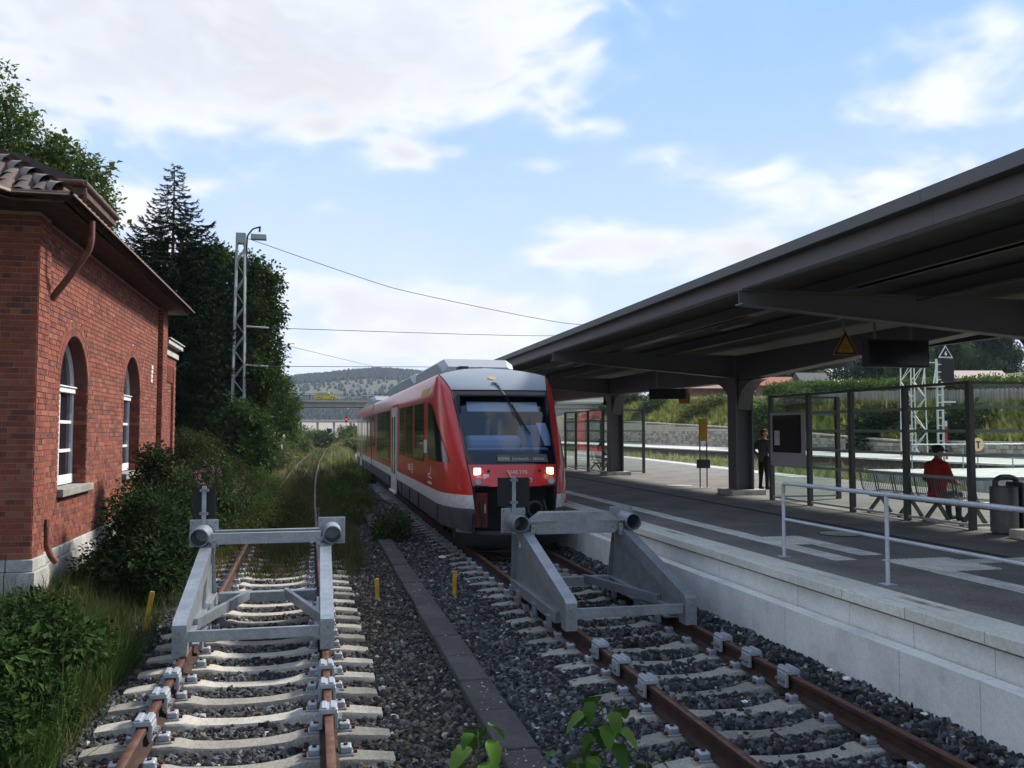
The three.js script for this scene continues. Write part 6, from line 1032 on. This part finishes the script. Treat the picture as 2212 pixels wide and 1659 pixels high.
{ // spruce
  const t = group(); top(t, 'spruce_tree', 'tall dark pointed spruce behind the brick annex', 'tree', 'trees left of the siding'); const X = -5.5, D = 36, Htop = 13.0, r = rngOf(60), bark = mat([.06, .045, .035], .95);
  G().rod(V(X, 0, D), V(X, Htop - .2, D), .20, 9, .015).mesh('trunk', bark, t);
  const spray = (() => { const p = [], q = rngOf(61); for (let i = 0; i < 46; i++) { const u = q(), s = q() < .5 ? -1 : 1, L = .12 + q() * .16; const b = new THREE.Vector3(u * .62, -.03 * u + (q() - .5) * .03, 0), dir = new THREE.Vector3(.45 + q() * .4, -.55 - q() * .7, s * (.25 + q() * .8)).normalize(), w = new THREE.Vector3(q() - .5, .3, q() - .5).cross(dir).normalize().multiplyScalar(.017 + q() * .012); const e = b.clone().addScaledVector(dir, L); p.push(...b.clone().add(w).toArray(), ...b.clone().sub(w).toArray(), ...e.toArray()); } const tp = new THREE.Vector3(.62, 0, 0); for (let i = 0; i < 9; i++) { const e = new THREE.Vector3(.80, .04 + (q() - .5) * .2, (q() - .5) * .2); p.push(tp.x - .1, .02, 0, tp.x - .1, -.02, .01, ...e.toArray()); } const g = new THREE.BufferGeometry(); g.setAttribute('position', new THREE.Float32BufferAttribute(p, 3)); g.computeVertexNormals(); g.setAttribute('uv', new THREE.Float32BufferAttribute(new Float32Array(p.length / 3 * 2), 2)); return g; })();
  const M_ = [], limbs = G(); const m = new THREE.Matrix4(), q = new THREE.Quaternion(), e = new THREE.Euler();
  for (let y = 1.4; y < Htop - .1; y += .19) {
    const f = (Htop - y) / Htop, R = Math.min(1.75, .06 + .37 * (Htop - y)) * (.80 + .40 * vnoise(y * .9, 3, 3)), n = Math.round(4 + 6 * Math.min(1, f * 2.2));
    for (let i = 0; i < n; i++) {
      const a = (i + r()) / n * 6.283, L = R * (.62 + r() * .5), droop = -.30 * f - .05 + (r() - .5) * .18, steps = Math.max(2, Math.round(L / .26)); let px = 0, py = y, prev = V(X, y, D);
      for (let s = 0; s < steps; s++) { const u = (s + .6) / steps, rr = L * u, yy = y + droop * rr * (1.35 - u * .95) + (u > .75 ? (u - .75) * .55 : 0); const pos = new THREE.Vector3(X + Math.cos(a) * rr, yy, -D + Math.sin(a) * rr); e.set((r() - .5) * .4, -a + (r() - .5) * 1.1, (u > .8 ? .30 : -.10) + (r() - .5) * .25, 'YXZ'); m.compose(pos, q.setFromEuler(e), new THREE.Vector3(1, 1, 1).multiplyScalar((.75 + r() * .5) * clamp(.28 + (Htop - y) * .16, .3, 1))); M_.push(m.clone()); }
      if (i % 2 === 0) limbs.rod(V(X, y, D), new THREE.Vector3(X + Math.cos(a) * L * .9, y + droop * L * .6, -D + Math.sin(a) * L * .9), .022, 5, .006);
    }
  }
  limbs.mesh('limbs', bark, t);
  const im = new THREE.InstancedMesh(spray, new THREE.MeshPhysicalMaterial({ color: col(1, 1, 1), roughness: 1, specularIntensity: .08, side: THREE.DoubleSide }), M_.length), c = new THREE.Color(); M_.forEach((k, i) => { im.setMatrixAt(i, k); const s = .7 + r() * .6; im.setColorAt(i, c.setRGB(.011 * s, .021 * s, .008 * s)); }); im.name = 'crown'; im.userData.kind = 'stuff'; t.add(im);
}
function bush(name, label, lobes, d, per, tone, seed, geos = CL.bush, grp = 'bushes beside the siding') { const t = group(); top(t, name, label, 'bush', grp); const g = G(), r = rngOf(seed + 9); for (const [x, y, rx, ry, dz = 0] of lobes) for (let i = 0; i < 4; i++) g.rod(V(x + (r() - .5) * rx * .6, -.3, d + dz + (r() - .5) * rx * .6), V(x + (r() - .5) * rx * 1.3, y + ry * .3, d + dz + (r() - .5) * rx), .014, 5, .006); g.mesh('stems', mat([.07, .06, .035], .9), t); leaves(crownPoints(ragged(lobes, seed, 6, .38), d, per * .8, seed), geos, 'foliage', tone, seed, t); return t; }
bush('leafy_shrub', 'dark leafy shrub against the brick building under the first window', [[-2.75, .85, .42, .55], [-2.55, .45, .55, .5], [-2.95, 1.15, .22, .35, .6], [-2.7, .25, .6, .35, -.5], [-2.45, .65, .4, .5, .9], [-3.2, .3, .35, .25, -.3]], 15.2, 210, green([.022, .042, .013], .6), 21, CL.small.concat(CL.bush[0]));
bush('leafy_shrub', 'taller shrub rising before the second arched window', [[-2.95, 1.3, .35, .6], [-2.75, .7, .55, .6], [-3.05, 1.8, .14, .4], [-2.5, .4, .5, .5, .8]], 18.0, 260, green([.026, .046, .015], .6), 22, CL.small.concat(CL.bush[0]));
bush('leafy_shrub', 'olive brown shrub beside the end of the building', [[-3.65, 1.35, 1.1, 1.0], [-4.1, 2.0, .75, .6], [-3.0, .8, .9, .8], [-4.4, 1.2, 1, 1]], 30, 90, green([.048, .056, .015], .5), 23, CL.small.concat(CL.bush[1]));
bush('leafy_shrub', 'fresh green bush around the foot of the lattice mast', [[-3.3, 2.4, .95, 1.05], [-2.9, 1.5, 1.0, 1.0], [-3.6, 3.1, .5, .5], [-2.3, 2.2, .3, .4]], 41, 80, green([.05, .09, .02], .45), 24, CL.bush.concat(CL.tree[1]));
bush('leafy_shrub', 'weedy thicket with pink flowers left of the siding', [[-2.6, .35, .75, .65], [-3.0, .7, .7, .8, 2], [-2.5, .5, .7, .7, 4], [-2.5, .5, .6, .8, 6.5], [-3.1, .9, .8, .9, 8]], 19.4, 170, green([.036, .060, .018], .6), 25, CL.small.concat(CL.bush[1]));
bush('leafy_shrub', 'pale flowering shrub where the siding starts to curve', [[-2.7, 1.0, 1.0, 1.2], [-2.2, .6, .9, .8, 3], [-3.6, 1.4, 1.2, 1.4, 2]], 56, 60, green([.15, .18, .075], .4), 26, CL.bush.concat(CL.tree[1]));
bush('leafy_shrub', 'bright green weeds between the tracks behind the kerb wall', [[1.1, .0, .55, .32], [1.4, .1, .5, .4, 2.5], [1.3, .15, .6, .42, 6], [1.0, .0, .6, .3, 10], [1.3, .05, .6, .3, 15], [1.6, .0, .6, .3, 20], [1.8, .1, .6, .35, 27]], 25.5, 110, green([.070, .105, .024], .5), 27, CL.small.concat(CL.bush[2]));
bush('leafy_shrub', 'low green weeds creeping over the left rail of the siding', [[-1.55, .0, .5, .42], [-1.3, -.02, .6, .4, 2], [-1.6, .15, .6, .5, 4.5], [-.9, -.05, .5, .3, 3.2], [-1.7, .2, .7, .6, 7.5], [-.6, -.05, .5, .3, 7], [-2.0, .3, .6, .7, 9], [-.4, -.1, .4, .25, 4.5], [-1.9, .35, .6, .7, 12]], 21, 150, green([.05, .08, .02], .55), 36, CL.small);
bush('leafy_shrub', 'small ragged weed by the kerb end near the railcar', [[1.75, -.02, .32, .35], [1.95, .0, .25, .22, .8]], 21.5, 160, green([.05, .085, .024], .4), 28);
bush('leafy_shrub', 'dense dark weeds in the near left corner', [[-2.55, .22, .5, .36], [-2.9, .40, .6, .46, .5], [-2.6, .2, .5, .34, 1.3], [-3.0, .3, .6, .38, 2.3], [-2.4, .0, .4, .28, -.7], [-2.75, .2, .45, .3, 3.2]], 7.1, 300, green([.024, .050, .010], .7), 29, CL.small.concat(CL.small, CL.bush[1]));
bush('leafy_shrub', 'row of green bushes in front of the distant viaduct', [[-6, 1.6, 5, 2.4], [4, 1.0, 4, 1.8, 5], [11, 1.8, 3, 2.6, 2], [17, 1.5, 5, 2.4]], 330, 2.2, green([.06, .09, .03], .4), 37, CL.far);
bush('leafy_shrub', 'tall weeds flanking the far bend of the siding', [[-3.6, .7, 1.2, 1.0], [-2.6, .8, 1.6, 1.1, 20], [4.4, .3, 1.0, .6, 24], [1.2, .6, 1.6, .9, 60], [7.5, .8, 2, 1, 80], [0, 1, 2.5, 1.2, 100], [8, 1.2, 3, 1.3, 120]], 84, 16, green([.14, .17, .06], .4), 30, CL.far);
// pink willowherb spikes and white umbels
{
  const spot = (name, label, pts, c, n, sz) => { const t = group(); top(t, name, label, 'flowers', null, 'stuff'); const r = rngOf(n), g = new THREE.OctahedronGeometry(.014, 0), im = new THREE.InstancedMesh(g, mat([1, 1, 1], .8), pts.length * n), m = new THREE.Matrix4(), cc = new THREE.Color(); let k = 0; for (const [x, y, d, h] of pts) for (let i = 0; i < n; i++) { const s = sz * (.5 + r()); m.makeScale(s, s, s).setPosition(x + (r() - .5) * h * .3, y + r() * h, -d + (r() - .5) * h * .3); im.setMatrixAt(k, m); const v = .7 + r() * .5; im.setColorAt(k++, cc.setRGB(c[0] * v, c[1] * v, c[2] * v)); } im.name = 'petals'; im.userData.kind = 'stuff'; t.add(im); };
  const r = rngOf(70), pk = []; for (let i = 0; i < 16; i++) pk.push([-2.2 - r() * 1.2, .7 + r() * .7, 18 + r() * 7, .35]); for (let i = 0; i < 10; i++) pk.push([-1.9 - r() * .8, .3 + r() * .5, 24 + r() * 6, .4]);
  spot('pink_flowers', 'pink willowherb flower spikes in the thicket left of the siding', pk, [.15, .045, .10], 22, 1.1);
  const wh = []; for (let i = 0; i < 70; i++) wh.push([-1.9 - r() * 1.9, .6 + r() * 1.5, 54 + r() * 8, .3]); spot('white_flowers', 'white umbels on the shrub at the siding bend', wh, [.55, .54, .42], 16, 3);
}
// grass: tufts of blades, taller and drier away from the ballast
function tuft(n, h, w, seed, lean = .35) { const r = rngOf(seed), p = []; for (let i = 0; i < n; i++) { const a = r() * 6.3, x = (r() - .5) * .12, z = (r() - .5) * .12, H = h * (.5 + r() * .6), dx = Math.cos(a) * lean * H * r() * 1.4, dz = Math.sin(a) * lean * H * r() * 1.4, wx = -Math.sin(a) * w / 2, wz = Math.cos(a) * w / 2; p.push(x - wx, 0, z - wz, x + wx, 0, z + wz, x + dx * .4 + wx * .7, H * .6, z + dz * .4 + wz * .7, x - wx, 0, z - wz, x + dx * .4 + wx * .7, H * .6, z + dz * .4 + wz * .7, x + dx * .4 - wx * .7, H * .6, z + dz * .4 - wz * .7, x + dx * .4 - wx * .7, H * .6, z + dz * .4 - wz * .7, x + dx * .4 + wx * .7, H * .6, z + dz * .4 + wz * .7, x + dx, H, z + dz); } const g = new THREE.BufferGeometry(); g.setAttribute('position', new THREE.Float32BufferAttribute(p, 3)); g.computeVertexNormals(); g.setAttribute('uv', new THREE.Float32BufferAttribute(new Float32Array(p.length / 3 * 2), 2)); return g; }
const TU = [tuft(12, .24, .008, 1), tuft(10, .42, .007, 2), tuft(14, .15, .009, 3)], TF = [tuft(12, .6, .05, 4), tuft(10, .8, .045, 5)];
function grass(label, n, place, geos, tone, seed) { const t = group(); top(t, 'grass', label, 'grass', null, 'stuff'); const r = rngOf(seed), o = []; for (let i = 0; i < n; i++) { const p = place(r); if (p) o.push(p); } leaves(o, geos, 'blades', tone, seed, t); }
const dry = (a, b, f) => (r) => { const k = .6 + r() * .8, m = r() < f ? b : a; return m.map((q) => q * k); };
grass('rough grass on the bank in front of the brick building', 15000, (r) => { const d = 5 + Math.pow(r(), 1.3) * 20, x = -2.05 - Math.pow(r(), 1.2) * 2.2; if (x > -2.5 && r() > .5) return null; return [x, terrain(x, d) - .02, d, .6 + r() * .7]; }, TU, dry([.045, .075, .016], [.12, .105, .05], .33), 41);
grass('tall grass and stalks standing out of the near left weeds', 1500, (r) => { const d = 6.4 + r() * 5, x = -2.05 - r() * 1.3; return [x, terrain(x, d), d, 1.1 + r() * .9]; }, [TU[1]], dry([.05, .09, .018], [.13, .12, .05], .25), 46);
grass('low weeds grown over the siding track', 24000, (r) => { const d = 16.5 + r() * 30, x = trackL(d) - .3 + (r() - .5) * 4.0; if (d < 22 && r() > (d - 16) / 6) return null; if (Math.abs(x - trackL(d) - .7535) < .1) return null; return [x, -.26, d, .6 + r() * .9]; }, TU, dry([.07, .095, .022], [.14, .10, .06], .4), 42);
grass('sparse weeds in the ballast of the far siding', 5200, (r) => { const d = 44 + Math.pow(r(), 1.4) * 90, x = trackL(d) + (r() - .5) * 4.4; if (Math.abs(x - trackL(d)) < 1.1 && r() > .3) return null; return [x, -.28, d, .35 + r() * .5]; }, TF, dry([.11, .14, .035], [.24, .21, .11], .4), 47);
grass('tall pale grass along the far siding and under the bridge', 5000, (r) => { const d = 46 + r() * 150, x = trackL(d) + (r() < .5 ? -1.7 - r() * 7 : 1.7 + r() * 1.8); return [x, -.3, d, .8 + r() * .8]; }, TF, dry([.14, .17, .05], [.30, .27, .13], .45), 43);
grass('grass between the island platform and the far track', 9000, (r) => { const d = 30 + r() * 95, x = mix(18.4, 20.5, clamp((d - 30) / 30, 0, 1)) + .2 + r() * 12.8; if (d < 40 && x > 26) return null; return [x, -.34, d, .6 + r() * .6]; }, TF, dry([.20, .25, .07], [.46, .44, .25], .4), 44);
grass('yellow green grass on the slope above the retaining wall', 9000, (r) => { const d = 44 + r() * 110, x = 46 + r() * 7.5; return [x, slopeAt(x, d) - .1, d, .9 + r() * .9]; }, TF, dry([.17, .21, .045], [.38, .34, .11], .35), 45);
// right hand bushes, hedge, woods
const sb = (x, d, rx, ry, dz = 0) => [x, slopeAt(x, d) + ry * .25, rx, ry * .8, 0];
const RB = 'bushes on the slope';
bush('slope_bush', 'round green bush on the slope near the first shaded column', [sb(48.5, 86, 1.6, 1.6), sb(50.5, 84, 1.8, 1.8), sb(47.4, 82, 1.2, 1.0)], 85, 14, green([.06, .105, .028]), 51, CL.far, RB);
bush('slope_bush', 'tall bush at the wall foot right of the shaded column', [[44.4, 2.2, 1.4, 2.0], [43.6, 1.5, 1.2, 1.3, -1], [45.2, 3.4, 1.2, 1.2]], 82, 16, green([.05, .085, .022]), 58, CL.far, RB);
bush('slope_bush', 'yellow flowering bush above the middle of the stone wall', [sb(48, 104, 1.6, 1.3), sb(50, 108, 2, 1.5)], 106, 13, green([.15, .16, .04]), 52, CL.far, RB);
bush('slope_bush', 'green bush above the stone wall near the far shelter', [sb(48, 122, 1.8, 1.5), sb(50, 126, 2, 1.7)], 124, 13, green([.07, .11, .03]), 53, CL.far, RB);
bush('slope_bush', 'dark bush seen through the left panes of the near shelter', [sb(47.2, 68, 1.8, 1.6), sb(48.5, 66, 1.5, 1.3), sb(46.8, 65, 1.2, 1.2)], 67, 15, green([.035, .06, .018]), 54, CL.far, RB);
bush('slope_bush', 'dark bush behind the signal mast', [sb(47, 57, 1.6, 1.4), sb(48.4, 58, 1.4, 1.3)], 57.5, 15, green([.03, .055, .017]), 55, CL.far, RB);
bush('slope_bush', 'bush at the far end of the old platform behind the railcar', [sb(48, 142, 2.5, 2), sb(50.5, 146, 3, 2.4), sb(52, 138, 2.5, 2)], 142, 9, green([.06, .10, .03]), 56, CL.far, RB);
{ const t = group(); top(t, 'hedge', 'long clipped bright green hedge above the paling fence', 'hedge'); const pts = [], r = rngOf(57); for (let i = 0; i < 3400; i++) { const d = 52 + r() * 50, x = 55.6 + r() * 1.6, y = mix(6.3, 8.0, clamp((d - 56) / 42, 0, 1)); pts.push([x, y - r() * 2.4, d, .55 + r() * .3]); } leaves(pts, CL.far, 'foliage', green([.085, .145, .022], .3), 57, t); G().beam(V(56.4, 5, 52), V(56.4, 6.2, 102), .3, 1.2).mesh('branches', mat([.03, .03, .015], 1), t); }
for (const [x, d, h, R, k, l] of [[70, 128, 9, 4.5, .9, 'leafy tree behind the greenhouse roof'], [80, 136, 12, 6, .7, 'big dark tree right of the greenhouse'], [92, 132, 12, 6, 1, 'leafy tree behind the number six signal'], [106, 128, 11, 6, 1.15, 'pale green tree at the far right under the canopy arch'], [120, 132, 13, 7, .8, 'dark tree at the far right edge beyond the canopy'], [74, 152, 11, 5, .75, 'dark tree behind the house with tiled roof'], [88, 118, 7, 3.5, 1.2, 'small bright tree in front of the hillside wood'], [74, 160, 16, 8, .7, 'tall dark tree at the back of the hillside'], [98, 165, 19, 9, .75, 'tallest tree on the hillside behind the signal'], [126, 160, 20, 9, .7, 'tall tree far right on the hillside']]) { const b = slopeAt(x, Math.min(d, 160)), L = []; const r = rngOf(Math.round(x * 7 + d)); for (let i = 0; i < 7; i++) L.push([x + (r() - .5) * R * 1.5, b + h * (.12 + (i / 6) * .72 + (r() - .5) * .1), R * (.42 + r() * .25), R * (.38 + r() * .25), (r() - .5) * R]); tree('hillside_tree', l, L, d, [x, b, h * .6, .25], 3.2, green([.058 * k, .095 * k, .027 * k]), Math.round(x + d), CL.far, 'trees on the hillside'); }
// saplings in the ballast at the lower edge, leaf by leaf
function sapling(x, d, y0, h, n, label, seed, L0) {
  const t = group(x, y0, d); top(t, 'sapling', label, 'plant', 'saplings in the ballast'); const r = rngOf(seed), m = [0, 1, 2].map((i) => { const q = leafMat(.45); q.color.setRGB(...[[.085, .165, .028], [.055, .115, .022], [.12, .20, .04]][i]); return q; });
  G().tube([V(0, 0, 0), V(.02, h * .5, .01), V(-.01, h, 0)], .006, 6, 20).mesh('stem', mat([.10, .12, .04], .8), t);
  const leaf = (L, w, droop) => { const p = [], ix = [], nn = 8; for (let i = 0; i <= nn; i++) { const u = i / nn, ww = w * Math.pow(Math.sin(Math.PI * Math.pow(u, .72)), .8) * (1 - .12 * ((i % 2))) * .5, y = -droop * u * u * L + .03 * L * u; for (const s of [-1, -.5, 0, .5, 1]) p.push(s * ww, y + Math.abs(s) * ww * .28 - (i % 2 ? .004 : 0) * Math.abs(s), u * L); } for (let i = 0; i < nn; i++) for (let j = 0; j < 4; j++) { const a = i * 5 + j, b = a + 5; ix.push(a, b, a + 1, a + 1, b, b + 1); } const g = new THREE.BufferGeometry(); g.setAttribute('position', new THREE.Float32BufferAttribute(p, 3)); g.setIndex(ix); g.computeVertexNormals(); g.setAttribute('uv', new THREE.Float32BufferAttribute(new Float32Array(p.length / 3 * 2), 2)); return g; };
  for (let i = 0; i < n; i++) { const u = .30 + .70 * (i + .5) / n, L = L0 * (.6 + r() * .55), pet = .05 + r() * .09, a = i * 2.4 + r() * .8, b = V(0, h * u, 0), e = b.clone().add(new THREE.Vector3(Math.sin(a) * pet, .035 + r() * .03, Math.cos(a) * pet)); G().rod(b, e, .003, 5, .0022).mesh('petiole', m[1], t); const q = new THREE.Mesh(leaf(L, L * .85, .25 + r() * .5), m[Math.floor(r() * 3)]); q.name = 'leaf'; q.position.copy(e); q.rotation.set(.15 + r() * .55, a, 0, 'YXZ'); t.add(q); }
}
sapling(1.02, 5.5, -.28, .86, 20, 'leafy sapling in brown ballast left of the kerb wall', 81, .175);
sapling(1.88, 5.65, -.26, .90, 24, 'taller leafy sapling right of the kerb wall', 82, .175);
sapling(1.66, 5.5, -.26, .62, 13, 'drooping sapling leaning over the kerb wall', 83, .165);
sapling(2.15, 5.55, -.26, .55, 13, 'low sapling at the lower picture edge beside the platform track', 84, .165);
// litter
{ const r = rngOf(91), lab = ['crumpled white paper nearest the platform wall', 'white paper scrap by the wall further back', 'white scrap in ballast before the lower picture edge', 'flattened pale paper cup beside the railcar', 'white scrap in the brown ballast by the kerb', 'pale rag between sleepers of the platform track']; [[5.3, -.06, 8.42, .035], [5.28, -.06, 8.1, .04], [5.3, -.06, 6.96, .03], [2.62, -.19, 18.4, .07], [1.1, -.2, 9.5, .035], [4.1, -.18, 8.0, .03]].forEach(([x, y, d, s], i) => { const g = new THREE.IcosahedronGeometry(s, 1), p = g.attributes.position; const mm = new Map(); for (let k = 0; k < p.count; k++) { const key = [p.getX(k), p.getY(k), p.getZ(k)].map((v) => v.toFixed(4)).join(); if (!mm.has(key)) mm.set(key, .55 + r() * .8); const q = mm.get(key); p.setXYZ(k, p.getX(k) * q, p.getY(k) * q * .4, p.getZ(k) * q); } g.computeVertexNormals(); const m = new THREE.Mesh(metreUV(g), mat([.75, .74, .72], .8)); m.position.set(x, y + s * .2, -d); top(m, 'litter', lab[i], 'litter', 'scraps of litter'); }); }

// ---------- shadows, render ----------
scene.traverse((o) => { if (o.isMesh) { o.castShadow = true; o.receiveShadow = true; } });
renderer.render(scene, camera);
